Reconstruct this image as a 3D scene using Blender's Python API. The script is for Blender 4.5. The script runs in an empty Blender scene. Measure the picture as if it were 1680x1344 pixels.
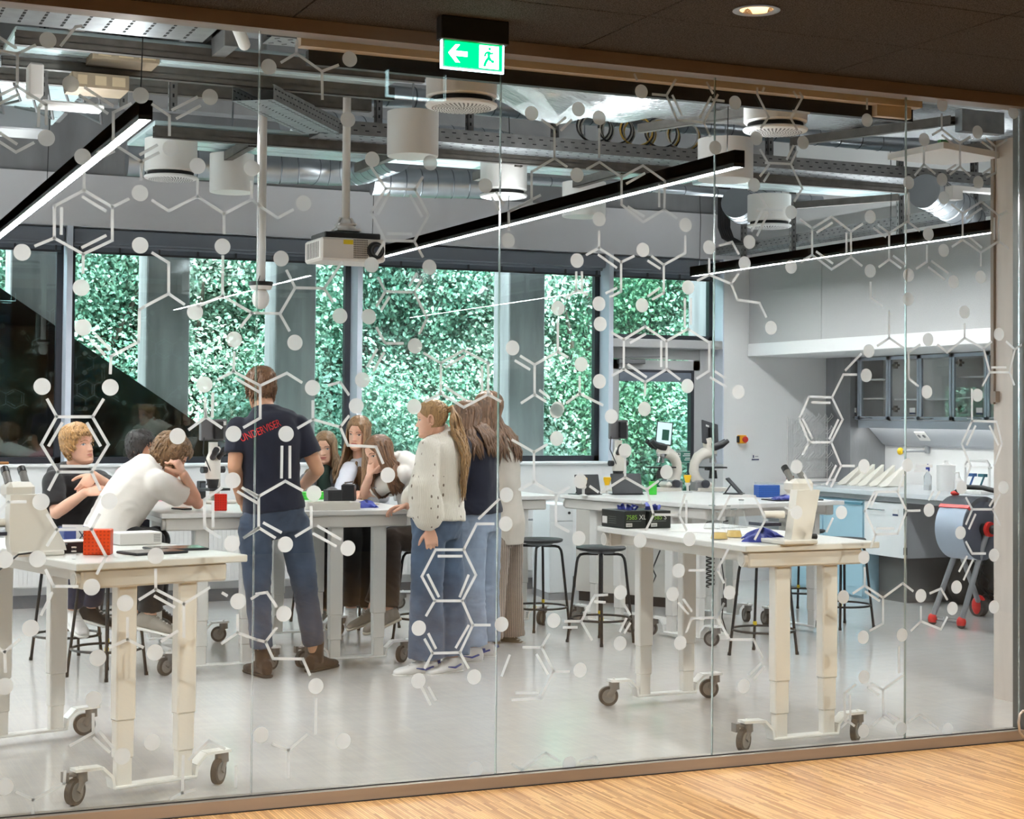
import bpy, bmesh, math, random
import numpy as np
from mathutils import Vector, Matrix, Euler
PI = math.pi
random.seed(7)
SC = bpy.context.scene
COL = SC.collection

# ------------------------------------------------------------------ camera (solved from the glass wall's own lines)
CAM_F, CAM_YAW, CAM_PIT, CAM_ROLL, CAM_CY, CAM_H = 2712.71, 0.41467, 0.02534, 0.00772, 611.78, 1.55
GY = 6.371            # plane of the glass partition
WY = 13.45            # inner face of the window wall
_F = Vector((math.sin(CAM_YAW)*math.cos(CAM_PIT), math.cos(CAM_YAW)*math.cos(CAM_PIT), math.sin(CAM_PIT)))
_r = Vector((math.cos(CAM_YAW), -math.sin(CAM_YAW), 0.0))
_u = _r.cross(_F)
_R = _r*math.cos(CAM_ROLL) + _u*math.sin(CAM_ROLL)
_U = -_r*math.sin(CAM_ROLL) + _u*math.cos(CAM_ROLL)
_O = Vector((0, 0, CAM_H))
def at(px, py, x=None, y=None, z=None):
    """the point of the room seen at a photograph pixel, on the plane x=, y= or z="""
    d = _F + _R*((px-840)/CAM_F) - _U*((py-CAM_CY)/CAM_F)
    if z is not None: t = (z-CAM_H)/d.z
    elif y is not None: t = y/d.y
    else: t = x/d.x
    return _O + d*t
cam = bpy.data.cameras.new('camera'); camo = bpy.data.objects.new('camera', cam); COL.objects.link(camo)
cam.sensor_fit = 'HORIZONTAL'; cam.sensor_width = 36.0
cam.lens = CAM_F/1680*36.0
cam.shift_y = (CAM_CY-672)/1680.0
cam.clip_end = 200; cam.clip_start = 0.05
camo.matrix_world = Matrix(((_R.x, _U.x, -_F.x, _O.x), (_R.y, _U.y, -_F.y, _O.y), (_R.z, _U.z, -_F.z, _O.z), (0, 0, 0, 1)))
SC.camera = camo

# ------------------------------------------------------------------ materials
MATS = {}
def _lin(c):
    return tuple(((v/12.92) if v <= 0.04045 else ((v+0.055)/1.055)**2.4) for v in c)
def srgb(r, g, b): return _lin((r/255., g/255., b/255.))
def mat(name, col, rough=0.5, metal=0.0, spec=0.5, noise=0.0, nscale=8.0, bump=0.0, bscale=60.0, coat=0.0, trans=0.0, stretch=None, sheen=0.0):
    """a Principled material whose colour and relief vary a little by procedural noise; col in 0-255 sRGB"""
    if name in MATS: return MATS[name]
    m = bpy.data.materials.new(name); m.use_nodes = True
    nt = m.node_tree; b = nt.nodes['Principled BSDF']
    c = srgb(*col)
    b.inputs['Base Color'].default_value = (*c, 1)
    b.inputs['Roughness'].default_value = rough
    b.inputs['Metallic'].default_value = metal
    b.inputs['Specular IOR Level'].default_value = spec
    if coat: b.inputs['Coat Weight'].default_value = coat
    if trans: b.inputs['Transmission Weight'].default_value = trans
    if sheen: b.inputs['Sheen Weight'].default_value = sheen
    tc = nt.nodes.new('ShaderNodeTexCoord'); mp = nt.nodes.new('ShaderNodeMapping')
    nt.links.new(tc.outputs['Object'], mp.inputs['Vector'])
    if stretch: mp.inputs['Scale'].default_value = stretch
    if noise:
        n = nt.nodes.new('ShaderNodeTexNoise'); n.inputs['Scale'].default_value = nscale; n.inputs['Detail'].default_value = 5
        nt.links.new(mp.outputs[0], n.inputs['Vector'])
        r = nt.nodes.new('ShaderNodeValToRGB')
        r.color_ramp.elements[0].position = 0.3; r.color_ramp.elements[1].position = 0.7
        r.color_ramp.elements[0].color = tuple(max(0, v*(1-noise)) for v in c)+(1,)
        r.color_ramp.elements[1].color = tuple(min(1, v*(1+noise)) for v in c)+(1,)
        nt.links.new(n.outputs[0], r.inputs[0]); nt.links.new(r.outputs[0], b.inputs['Base Color'])
    if bump:
        n2 = nt.nodes.new('ShaderNodeTexNoise'); n2.inputs['Scale'].default_value = bscale; n2.inputs['Detail'].default_value = 4
        nt.links.new(mp.outputs[0], n2.inputs['Vector'])
        bp = nt.nodes.new('ShaderNodeBump'); bp.inputs['Strength'].default_value = bump; bp.inputs['Distance'].default_value = 0.01
        nt.links.new(n2.outputs[0], bp.inputs['Height']); nt.links.new(bp.outputs[0], b.inputs['Normal'])
    MATS[name] = m
    return m
def emit(name, col, strength):
    if name in MATS: return MATS[name]
    m = bpy.data.materials.new(name); m.use_nodes = True
    nt = m.node_tree; nt.nodes.clear()
    e = nt.nodes.new('ShaderNodeEmission'); o = nt.nodes.new('ShaderNodeOutputMaterial')
    e.inputs[0].default_value = (*srgb(*col), 1); e.inputs[1].default_value = strength
    nt.links.new(e.outputs[0], o.inputs[0]); MATS[name] = m
    return m
def pane_mat(name, tint, refl=1.0, clear=1.0):
    """a thin pane: what is behind it, tinted, plus the mirror reflection a sheet of glass has"""
    if name in MATS: return MATS[name]
    m = bpy.data.materials.new(name); m.use_nodes = True
    nt = m.node_tree; nt.nodes.clear()
    o = nt.nodes.new('ShaderNodeOutputMaterial'); mx = nt.nodes.new('ShaderNodeMixShader')
    t = nt.nodes.new('ShaderNodeBsdfTransparent'); g = nt.nodes.new('ShaderNodeBsdfGlossy')
    t.inputs[0].default_value = tuple(v*clear for v in tint)+(1,)
    g.inputs['Roughness'].default_value = 0.0; g.inputs[0].default_value = (1, 1, 1, 1)
    lw = nt.nodes.new('ShaderNodeLayerWeight'); lw.inputs['Blend'].default_value = .5
    pw = nt.nodes.new('ShaderNodeMath'); pw.operation = 'POWER'; pw.inputs[1].default_value = 5
    mu = nt.nodes.new('ShaderNodeMath'); mu.operation = 'MULTIPLY_ADD'; mu.inputs[1].default_value = .96*refl; mu.inputs[2].default_value = .04*refl; mu.use_clamp = True
    nt.links.new(lw.outputs['Facing'], pw.inputs[0]); nt.links.new(pw.outputs[0], mu.inputs[0]); nt.links.new(mu.outputs[0], mx.inputs[0])
    nt.links.new(t.outputs[0], mx.inputs[1]); nt.links.new(g.outputs[0], mx.inputs[2]); nt.links.new(mx.outputs[0], o.inputs[0])
    MATS[name] = m
    return m

# ------------------------------------------------------------------ mesh collector
class MB:
    def __init__(s): s.v = []; s.f = []; s.mi = []
    def add(s, vs, fs, M=None, mi=0):
        o = len(s.v)
        s.v += [tuple(M @ Vector(p)) for p in vs] if M is not None else [tuple(p) for p in vs]
        s.f += [tuple(i+o for i in f) for f in fs]; s.mi += [mi]*len(fs); return s
    def box(s, x0, x1, y0, y1, z0, z1, M=None, mi=0, bev=0.0):
        if bev > 0:
            b = min(bev, (x1-x0)*.49, (y1-y0)*.49, (z1-z0)*.49)
            pts = []
            for sx, X in ((1, x0), (-1, x1)):
                for sy, Y in ((1, y0), (-1, y1)):
                    for sz, Z in ((1, z0), (-1, z1)):
                        pts += [(X, Y+sy*b, Z+sz*b), (X+sx*b, Y, Z+sz*b), (X+sx*b, Y+sy*b, Z)]
            bm = bmesh.new()
            for p in pts: bm.verts.new(p)
            r = bmesh.ops.convex_hull(bm, input=bm.verts)
            bm.verts.index_update()
            s.add([v.co.copy() for v in bm.verts], [[v.index for v in f.verts] for f in bm.faces], M, mi); bm.free(); return s
        vs = [(x0, y0, z0), (x1, y0, z0), (x1, y1, z0), (x0, y1, z0), (x0, y0, z1), (x1, y0, z1), (x1, y1, z1), (x0, y1, z1)]
        fs = [(0, 3, 2, 1), (4, 5, 6, 7), (0, 1, 5, 4), (1, 2, 6, 5), (2, 3, 7, 6), (3, 0, 4, 7)]
        return s.add(vs, fs, M, mi)
    def cyl(s, p0, p1, r0, r1=None, n=16, mi=0, cap=True):
        r1 = r0 if r1 is None else r1
        return s.tube([p0, p1], [r0, r1], n, mi, cap)
    def tube(s, pts, rad, n=8, mi=0, cap=True, flat=1.0, upv=None):
        pts = [Vector(p) for p in pts]
        if not hasattr(rad, '__len__'): rad = [rad]*len(pts)
        rings = []; side = None
        for i, p in enumerate(pts):
            if i == 0: d = pts[1]-p
            elif i == len(pts)-1: d = p-pts[i-1]
            else: d = (pts[i+1]-p).normalized()+(p-pts[i-1]).normalized()
            d = d.normalized() if d.length > 1e-9 else Vector((0, 0, 1))
            if side is None:
                ref = Vector(upv) if upv is not None else (Vector((0, 0, 1)) if abs(d.z) < .9 else Vector((1, 0, 0)))
                side = ref.cross(d).normalized()
            else:
                side = (side-d*side.dot(d)); side = side.normalized() if side.length > 1e-6 else d.orthogonal().normalized()
            up = d.cross(side)
            rings.append([p+side*(rad[i]*math.cos(2*PI*k/n))+up*(rad[i]*flat*math.sin(2*PI*k/n)) for k in range(n)])
        vs = [q for r in rings for q in r]; fs = []
        for i in range(len(rings)-1):
            for k in range(n):
                a, b = i*n+k, i*n+(k+1) % n
                fs.append((a, b, b+n, a+n))
        if cap:
            fs.append(tuple(range(n-1, -1, -1))); fs.append(tuple((len(rings)-1)*n+k for k in range(n)))
        return s.add(vs, fs, None, mi)
    def lathe(s, prof, c=(0, 0, 0), n=24, M=None, mi=0, ang=2*PI, cap=True):
        vs = []; fs = []
        for r, z in prof:
            for k in range(n):
                a = ang*k/n; vs.append((c[0]+r*math.cos(a), c[1]+r*math.sin(a), c[2]+z))
        for i in range(len(prof)-1):
            for k in range(n):
                a, b = i*n+k, i*n+(k+1) % n
                fs.append((a, b, b+n, a+n))
        if cap and prof[0][0] > 1e-6: fs.append(tuple(range(n-1, -1, -1)))
        if cap and prof[-1][0] > 1e-6: fs.append(tuple((len(prof)-1)*n+k for k in range(n)))
        return s.add(vs, fs, M, mi)
    def prism(s, poly, h0, h1, M=None, mi=0):
        """polygon in x,y lifted from z=h0 to z=h1"""
        n = len(poly)
        vs = [(x, y, h0) for x, y in poly]+[(x, y, h1) for x, y in poly]
        fs = [tuple(range(n-1, -1, -1)), tuple(range(n, 2*n))]+[(i, (i+1) % n, n+(i+1) % n, n+i) for i in range(n)]
        return s.add(vs, fs, M, mi)
    def ball(s, c, r, n=12, M=None, mi=0, m=None):
        rx, ry, rz = r if hasattr(r, '__len__') else (r, r, r)
        m = m or max(6, n//2+2); vs = []; fs = []
        for i in range(m+1):
            t = PI*i/m
            for k in range(n):
                a = 2*PI*k/n
                vs.append((c[0]+rx*math.sin(t)*math.cos(a), c[1]+ry*math.sin(t)*math.sin(a), c[2]-rz*math.cos(t)))
        for i in range(m):
            for k in range(n):
                a, b = i*n+k, i*n+(k+1) % n
                fs.append((a, b, b+n, a+n))
        return s.add(vs, fs, M, mi)
    def loft(s, rings, mi=0, cap=True):
        n = len(rings[0]); vs = [p for r in rings for p in r]; fs = []
        for i in range(len(rings)-1):
            for k in range(n):
                a, b = i*n+k, i*n+(k+1) % n
                fs.append((a, b, b+n, a+n))
        if cap:
            fs.append(tuple(range(n-1, -1, -1))); fs.append(tuple((len(rings)-1)*n+k for k in range(n)))
        return s.add(vs, fs, None, mi)
    def mesh(s, name, mats):
        me = bpy.data.meshes.new(name)
        me.from_pydata([tuple(p) for p in s.v], [], s.f)
        for m in (mats if isinstance(mats, (list, tuple)) else [mats]): me.materials.append(m)
        if any(s.mi): me.polygons.foreach_set('material_index', s.mi)
        bm = bmesh.new(); bm.from_mesh(me)
        bmesh.ops.remove_doubles(bm, verts=bm.verts, dist=1e-6)
        bmesh.ops.recalc_face_normals(bm, faces=bm.faces); bm.to_mesh(me); bm.free()
        return me
    def build(s, name, mats, parent=None, smooth=False, loc=None, angle=40):
        me = s.mesh(name, mats)
        o = bpy.data.objects.new(name, me); COL.objects.link(o)
        if smooth: smooth_mesh(me, angle)
        if parent is not None: o.parent = parent
        if loc is not None: o.location = loc
        return o
def smooth_mesh(me, angle=40):
    me.polygons.foreach_set('use_smooth', [True]*len(me.polygons))
    if angle < 180:
        bm = bmesh.new(); bm.from_mesh(me); lim = math.radians(angle)
        for e in bm.edges:
            if len(e.link_faces) == 2 and e.calc_face_angle(0) > lim: e.smooth = False
        bm.to_mesh(me); bm.free()
def tag(o, label=None, cat=None, group=None, kind=None):
    if label: o['label'] = label
    if cat: o['category'] = cat
    if group: o['group'] = group
    if kind: o['kind'] = kind
    return o
def thing(name, label, cat, loc=(0, 0, 0), rz=0.0, group=None):
    o = bpy.data.objects.new(name, None); COL.objects.link(o); o.empty_display_size = 0.05
    o.location = loc; o.rotation_euler = (0, 0, rz)
    return tag(o, label, cat, group)
def struct(name, mb, m, label=None, smooth=False):
    o = mb.build(name, m, None, smooth); o['kind'] = 'structure'
    if label: o['label'] = label
    return o
def kids(o): return [c for c in list(bpy.data.objects) if c.parent == o]
def dup(root, loc=None, rz=None, label=None, group=None):
    r = root.copy(); COL.objects.link(r)
    if loc is not None: r.location = loc
    if rz is not None: r.rotation_euler = (0, 0, rz)
    if label: r['label'] = label
    if group: r['group'] = group
    for ch in root.children:
        c = ch.copy(); COL.objects.link(c); c.parent = r
        for g in ch.children:
            d = g.copy(); COL.objects.link(d); d.parent = c
    return r
def TR(x=0, y=0, z=0, rz=0, rx=0, ry=0):
    return Matrix.Translation((x, y, z)) @ Euler((rx, ry, rz)).to_matrix().to_4x4()
def text_mesh(txt, size, mtl, name, parent, M, depth=0.001, align='CENTER'):
    cu = bpy.data.curves.new('lettering', 'FONT'); cu.body = txt; cu.size = size; cu.extrude = depth
    cu.align_x = align; cu.align_y = 'CENTER'
    t = bpy.data.objects.new('lettering', cu); COL.objects.link(t)
    dg = bpy.context.evaluated_depsgraph_get(); dg.update()
    me = bpy.data.meshes.new_from_object(t.evaluated_get(dg))
    bpy.data.objects.remove(t)
    me.transform(M); me.materials.clear(); me.materials.append(mtl)
    o = bpy.data.objects.new(name, me); COL.objects.link(o)
    if parent is not None: o.parent = parent
    return o
# ================================================================== SETTING
M_white = mat('white_paint', (226, 226, 226), 0.6, noise=.02, nscale=3, bump=.05, bscale=200)
M_fascia = mat('plaster_fascia', (205, 205, 209), 0.7, noise=.02, nscale=2)
M_conc = mat('concrete', (134, 136, 140), 0.8, noise=.18, nscale=5, bump=.25, bscale=40, stretch=(1, 1, .25))
M_deck = mat('deck_concrete', (162, 163, 165), 0.85, noise=.12, nscale=4, bump=.2, bscale=30)
M_acou = mat('acoustic_panel', (186, 186, 186), 0.9, noise=.12, nscale=160, bump=.25, bscale=220)
M_felt = mat('felt_ceiling', (72, 70, 69), 1.0, spec=.1, noise=.75, nscale=190, bump=1.0, bscale=160)
M_alu = mat('brushed_aluminium', (168, 158, 148), 0.42, metal=.75, noise=.05, nscale=30, stretch=(.05, 1, 1))
M_alud = mat('header_aluminium', (150, 138, 130), 0.45, metal=.6, noise=.05, nscale=30, stretch=(.05, 1, 1))
M_frame = mat('window_frame_dark', (38, 41, 50), 0.4)
M_frameg = mat('door_frame_grey', (170, 170, 170), 0.5)
M_reveal = mat('window_reveal', (205, 212, 224), 0.5)
M_black = mat('black_plastic', (22, 22, 24), 0.45, noise=.1, nscale=40)
M_dark = mat('dark_grey_metal', (58, 60, 64), 0.5)

def parquet():
    m = bpy.data.materials.new('oak_strip_parquet'); m.use_nodes = True; nt = m.node_tree; b = nt.nodes['Principled BSDF']
    tc = nt.nodes.new('ShaderNodeTexCoord'); mp = nt.nodes.new('ShaderNodeMapping'); nt.links.new(tc.outputs['Object'], mp.inputs[0])
    mp.inputs['Rotation'].default_value = (0, 0, math.radians(PARQ_ANG))
    br = nt.nodes.new('ShaderNodeTexBrick'); nt.links.new(mp.outputs[0], br.inputs['Vector'])
    br.inputs['Color1'].default_value = (*srgb(218, 174, 116), 1); br.inputs['Color2'].default_value = (*srgb(158, 110, 62), 1)
    br.inputs['Mortar'].default_value = (*srgb(110, 72, 40), 1)
    br.inputs['Scale'].default_value = 1; br.inputs['Mortar Size'].default_value = .0006; br.inputs['Bias'].default_value = -.15
    br.inputs['Brick Width'].default_value = .30; br.inputs['Row Height'].default_value = .0115; br.offset = .37
    wv = nt.nodes.new('ShaderNodeTexNoise'); wv.inputs['Scale'].default_value = 14; wv.inputs['Detail'].default_value = 6
    mp2 = nt.nodes.new('ShaderNodeMapping'); mp2.inputs['Scale'].default_value = (.5, 10, 1); nt.links.new(mp.outputs[0], mp2.inputs[0]); nt.links.new(mp2.outputs[0], wv.inputs[0])
    mx = nt.nodes.new('ShaderNodeMixRGB'); mx.blend_type = 'OVERLAY'; mx.inputs[0].default_value = .45
    nt.links.new(br.outputs[0], mx.inputs[1]); nt.links.new(wv.outputs[0], mx.inputs[2]); nt.links.new(mx.outputs[0], b.inputs['Base Color'])
    b.inputs['Roughness'].default_value = .38
    return m
PARQ_ANG = 90.0
M_oak = parquet()
M_lino = mat('linoleum', (192, 190, 188), 0.13, spec=.5, noise=.035, nscale=3.5, stretch=(1, 3, 1), bump=.03, bscale=6)

# floors
struct('floor', MB().box(-3, 10.5, GY+.06, 13.9, -.12, 0), M_lino)
struct('floor_corridor', MB().box(-7, 9, -5, GY+.06, -.12, 0), M_oak)
# corridor shell
DLX, DLY = at(1241, 17, z=3.118).x, at(1241, 17, z=3.118).y
def tile(x0, x1, y0, y1):
    if x0 < DLX < x1 and y0 < DLY < y1:
        r = .062
        fc.box(x0, x1, y0, DLY-r, 3.12, 3.16); fc.box(x0, x1, DLY+r, y1, 3.12, 3.16); fc.box(x0, DLX-r, DLY-r, DLY+r, 3.12, 3.16); fc.box(DLX+r, x1, DLY-r, DLY+r, 3.12, 3.16)
    else: fc.box(x0, x1, y0, y1, 3.12, 3.16)
fc = MB(); xs = [3.083-1.26*k for k in range(8, 0, -1)]+[3.083+1.2555*k for k in range(0, 5)]
ys = [GY-.01]+[5.705-.62*k for k in range(0, 17)]
for i in range(len(xs)-1):
    for j in range(len(ys)-1):
        tile(xs[i]+.004, xs[i+1]-.004, ys[j+1]+.004, ys[j]-.004)
fc.box(-7, 9, -5, GY+.1, 3.23, 3.3, mi=1)
struct('ceiling_corridor', fc, [M_felt, M_black])
M_corr = mat('corridor_wall', (150, 138, 126), 0.8)
struct('wall_corridor_back', MB().box(-7, 9, -5.1, -5, 0, 3.3), M_corr)
struct('wall_corridor_left', MB().box(-7.1, -7, -5, GY, 0, 3.3), M_corr)
struct('wall_corridor_right', MB().box(9, 9.1, -5, GY, 0, 3.3), M_corr)
# room shell
struct('wall_left', MB().box(-3.1, -3, GY+.06, 13.9, 0, 4.2), M_white)
struct('wall_front', MB().box(-7.1, 10.6, GY-.03, GY+.09, 3.17, 4.2).box(-7.1, -3, GY-.03, GY+.09, 0, 3.17).box(6.8, 10.6, GY-.03, GY+.09, 0, 3.17), M_white)
dk = MB().box(-3.1, 10.6, GY, 13.9, 4.15, 4.3)
for k in range(7): dk.box(-3, 10.5, 7.2+k*1.0, 7.38+k*1.0, 3.98, 4.15)
struct('ceiling', dk, M_deck)
# window wall: sill, fascia, upper concrete, right pier and niche
bw = MB().box(-3, 6.93, WY, 13.75, 0, 1.105).box(8.1, 10.5, WY, 13.75, 0, 4.15)
bw.box(-3, 8.1, WY, 13.75, 3.03, 3.45, mi=1).box(-3, 8.1, WY+.03, 13.75, 3.45, 4.15, mi=2).box(8.1, 8.4, WY-.012, WY, 3.03, 3.45, mi=1)
struct('wall_back', bw, [M_white, M_fascia, M_conc])
struct('trim_sill', MB().box(-3, 6.93, WY-.03, 13.63, 1.105, 1.13, bev=.006), M_white)
PIERS = [(-.36, -.315), (2.045, 2.09), (4.475, 4.52), (6.885, 6.93)]
pr = MB()
for a, b in PIERS: pr.box(a, b, WY, 13.64, 1.13, 3.03)
pr.box(8.088, 8.0995, WY-.004, 13.64, 1.1, 3.03)
struct('trim_piers', pr, M_reveal)
rw = MB().box(8.40, 8.55, 6.4, WY, 2.235, 4.15).box(9.65, 9.8, 6.4, 13.75, 0, 2.2).box(8.5, 9.7, 6.4, WY, 2.12, 2.235)
struct('wall_right', rw, M_white)
ac = MB()
for k in range(6): ac.box(8.375, 8.40, WY-1.2*(k+1)+.004, WY-1.2*k-.004, 2.235, 3.02)
struct('trim_acoustic_panels', ac, M_acou)
struct('trim_soffit', MB().box(8.36, 8.5, 6.4, WY, 2.12, 2.238, bev=.004), mat('soffit_white', (236, 236, 236), .5))
struct('column_corner', MB().box(9.25, 9.65, 13.05, WY, 0, 2.12), M_conc)
M_birch = mat('white_birch_panel', (212, 203, 195), 0.5, noise=.05, nscale=6, stretch=(3, 3, .4))
wp = MB().box(6.17, 6.32, GY+.13, 7.35, 0, 3.1)
struct('wall_end_panel', wp, M_birch)
struct('trim_end_panel', MB().box(6.155, 6.17, 7.335, 7.36, 1.63, 3.1).box(6.14, 6.17, 7.30, 7.345, 1.64, 1.70), mat('grey_beige_edge', (150, 138, 128), .6))

# ------------------------------------------------------------------ glass partition
struct('trim_sill_rail', MB().box(-2, 5.50, GY-.045, GY+.045, 0.004, 0.05).box(-2, 5.50, GY-.05, GY+.05, 0, .004, mi=1).box(-2, 5.50, GY-.012, GY-.008, .05, .054, mi=1), [M_alu, M_black])
hd = MB().box(-2, 6.8, GY-.05, GY+.05, 3.064, 3.118)
struct('trim_header', hd, M_alud)
struct('trim_inner_header', MB().box(1.90, 5.0, GY+.10, GY+.16, 3.045, 3.16, mi=0).box(1.95, 4.99, GY+.16, GY+.2, 2.985, 3.045, mi=1).box(4.75, 4.95, GY+.12, GY+.2, 2.99, 3.045, mi=0),
       [mat('header_beige', (206, 188, 170), .6), M_black])
M_pane = pane_mat('partition_glass', (.965, .985, .975), 1.0)
M_edge = mat('glass_edge', (150, 172, 165), 0.15, trans=.6)
JX = [1.70133+1.04176*i for i in range(-3, 5)]
PANES = []
for i in range(len(JX)):
    x0 = JX[i]+.0025; x1 = (JX[i+1] if i+1 < len(JX) else 6.9)-.0025
    if x0 > 5.5: continue
    x1 = min(x1, 5.50)
    p = MB().box(x0, x1, GY-.005, GY+.005, .04, 3.075)
    # main faces are the pane, the narrow sides show the cut edge
    p.mi = [1, 1, 0, 1, 0, 1]
    o = p.build('window_%d' % (len(PANES)+1), [M_pane, M_edge]); o['kind'] = 'structure'
    PANES.append((x0, x1, o))
# end post of the partition with the pull handle of the sliding door
struct('door_1', MB().box(5.515, 5.60, GY-.06, GY+.06, 0, 3.064), mat('post_grey', (112, 110, 106), .4, metal=.6))
hx = at(1676, 1190, y=GY-.1)
dh = MB().tube([(5.53, GY-.06, .10), (5.512, GY-.085, .09), (5.495, GY-.1, .05), (5.495, GY-.1, -.0+.03), (5.50, GY-.1, .02)], .009, 10)
h = MB().tube([at(1679, 1166, y=GY-.11), at(1673, 1172, y=GY-.115), at(1671, 1186, y=GY-.12), at(1673, 1202, y=GY-.115), at(1679, 1209, y=GY-.11)], .006, 10).build('door_1_handle', mat('handle_beige', (190, 180, 168), .35, metal=.5), None, True)
h.name = 'door_handle'; h['kind'] = 'structure'

# ------------------------------------------------------------------ outer windows and door
M_wpane = pane_mat('window_glass', (.89, .975, .965), 1.2)
def window_unit(n, x0, x1, z0, z1):
    f = MB()
    t = .05
    f.box(x0, x0+t, 13.64, 13.7, z0, z1).box(x1-t, x1, 13.64, 13.7, z0, z1).box(x0, x1, 13.64, 13.7, z0, z0+t).box(x0, x1, 13.64, 13.7, z1-t, z1)
    w = struct('window_%d' % n, f, M_frame)
    MB().box(x0+t, x1-t, 13.665, 13.672, z0+t, z1-t).build('pane', M_wpane, w)
    return w
nW = len(PANES)+1
SPANS = [(-2.7, -.36), (-.315, 2.045), (2.09, 4.475), (4.52, 6.885)]
for k, (a, b) in enumerate(SPANS): window_unit(nW+k, a, b, 1.13, 3.03)
window_unit(nW+4, 6.93, 8.1, 2.26, 3.03)
# roller blinds in their boxes above the panes
bl = None
for k, (a, b) in enumerate(SPANS+[(6.93, 8.1)]):
    m = MB().box(a+.01, b-.01, 13.5, 13.62, 2.90, 3.02, bev=.01).tube([(a+.02, 13.56, 2.895), (b-.02, 13.56, 2.895)], .018, 8)
    o = thing('roller_blind', ['dark grey roller blind of the hidden far left window', 'dark grey roller blind rolled up over the leftmost window', 'dark grey roller blind rolled up behind the hanging sensor pole', 'dark grey roller blind rolled up behind the projector and long lamp', 'short dark grey roller blind rolled up above the door'][k], 'blind', group='roller blinds over the windows')
    m.build('blind_box', mat('blind_grey', (112, 118, 128), .6), o)
    f = MB()
    f.box(a+.03, b-.03, 13.57, 13.574, 2.84, 2.90)
    n = int((b-a)/.33)
    f.build('blind_fabric', mat('blind_fabric', (106, 114, 126), .8), o)
    f2 = MB().box(a+.03, b-.03, 13.563, 13.58, 2.825, 2.842)
    for q in range(n+1): f2.box(a+.06+q*(b-a-.14)/max(1, n), a+.075+q*(b-a-.14)/max(1, n), 13.555, 13.57, 2.835, 2.90)
    f2.build('bottom_bar', M_dark, o)
# glazed door under the short window
d0, d1 = 6.95, 8.08
dm = MB().box(6.93, 8.1, 13.46, 13.70, 2.18, 2.26, bev=.005)                 # transom
dm.box(6.93, 6.99, 13.6, 13.7, 0, 2.18).box(7.93, 8.1, 13.6, 13.7, 0, 2.18).box(6.93, 8.1, 13.62, 13.7, 2.08, 2.18)
do = struct('door_2', dm, M_frameg)
lf = MB().box(7.0, 7.07, 13.6, 13.66, .02, 2.07).box(7.86, 7.93, 13.6, 13.66, .02, 2.07).box(7.0, 7.93, 13.6, 13.66, 1.98, 2.07).box(7.0, 7.93, 13.6, 13.66, .02, .25)
lf.build('door_leaf', M_frameg, do)
MB().box(7.83, 7.865, 13.595, 13.66, .25, 1.98).box(7.07, 7.865, 13.6, 13.66, 1.955, 1.98).build('glazing_bead', M_frame, do)
MB().box(7.07, 7.83, 13.625, 13.632, .25, 1.96).build('pane', M_wpane, do)
MB().box(7.07, 7.83, 13.59, 13.605, 1.87, 1.955).build('roller_blind', mat('blind_fabric', (106, 114, 126), .8), do)
MB().box(7.04, 7.32, 13.545, 13.6, 2.03, 2.075, bev=.006).tube([(7.1, 13.56, 2.09), (7.5, 13.5, 2.10)], .007, 6).build('door_closer', mat('closer_grey', (120, 120, 122), .4, metal=.4), do)

# ------------------------------------------------------------------ outside
M_grass = mat('lawn', (70, 96, 50), 0.9, noise=.3, nscale=10)
struct('ground_outside', MB().box(-25, 40, 13.75, 45, -.6, -.3), M_grass)
M_fin = mat('concrete_fin', (166, 156, 158), 0.8, noise=.22, nscale=7, bump=.25, bscale=30, stretch=(1.2, 1.2, .22))
for k, x in enumerate([-1.6, -.5, 1.68, 2.79, 3.91, 6.13, 8.24]):
    o = MB().box(x, x+.365, 14.0, 14.37, -.3, 4.6, bev=.01).build('column_%d' % (k+1), M_fin); o['kind'] = 'structure'
# dark glazed stair flank standing outside the left windows
a = at(-30, 452, y=13.9); b = at(352, 714, y=13.9)
st = MB()
poly = [(a.x, a.z), (b.x, b.z), (b.x+.25, b.z-.16), (b.x+.25, -.3), (a.x-1.6, -.3), (a.x-1.6, a.z+1.1)]
n = len(poly)
st.add([(x, 13.88, z) for x, z in poly]+[(x, 13.92, z) for x, z in poly], [tuple(range(n)), tuple(range(2*n-1, n-1, -1))]+[(i, n+i, n+(i+1) % n, (i+1) % n) for i in range(n)])
o = st.build('stair_screen', pane_mat('smoked_glass', (.05, .075, .10), 1.6)); tag(o, 'dark smoked glass stair screen with a sloping top outside the left windows', 'screen')

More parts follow.
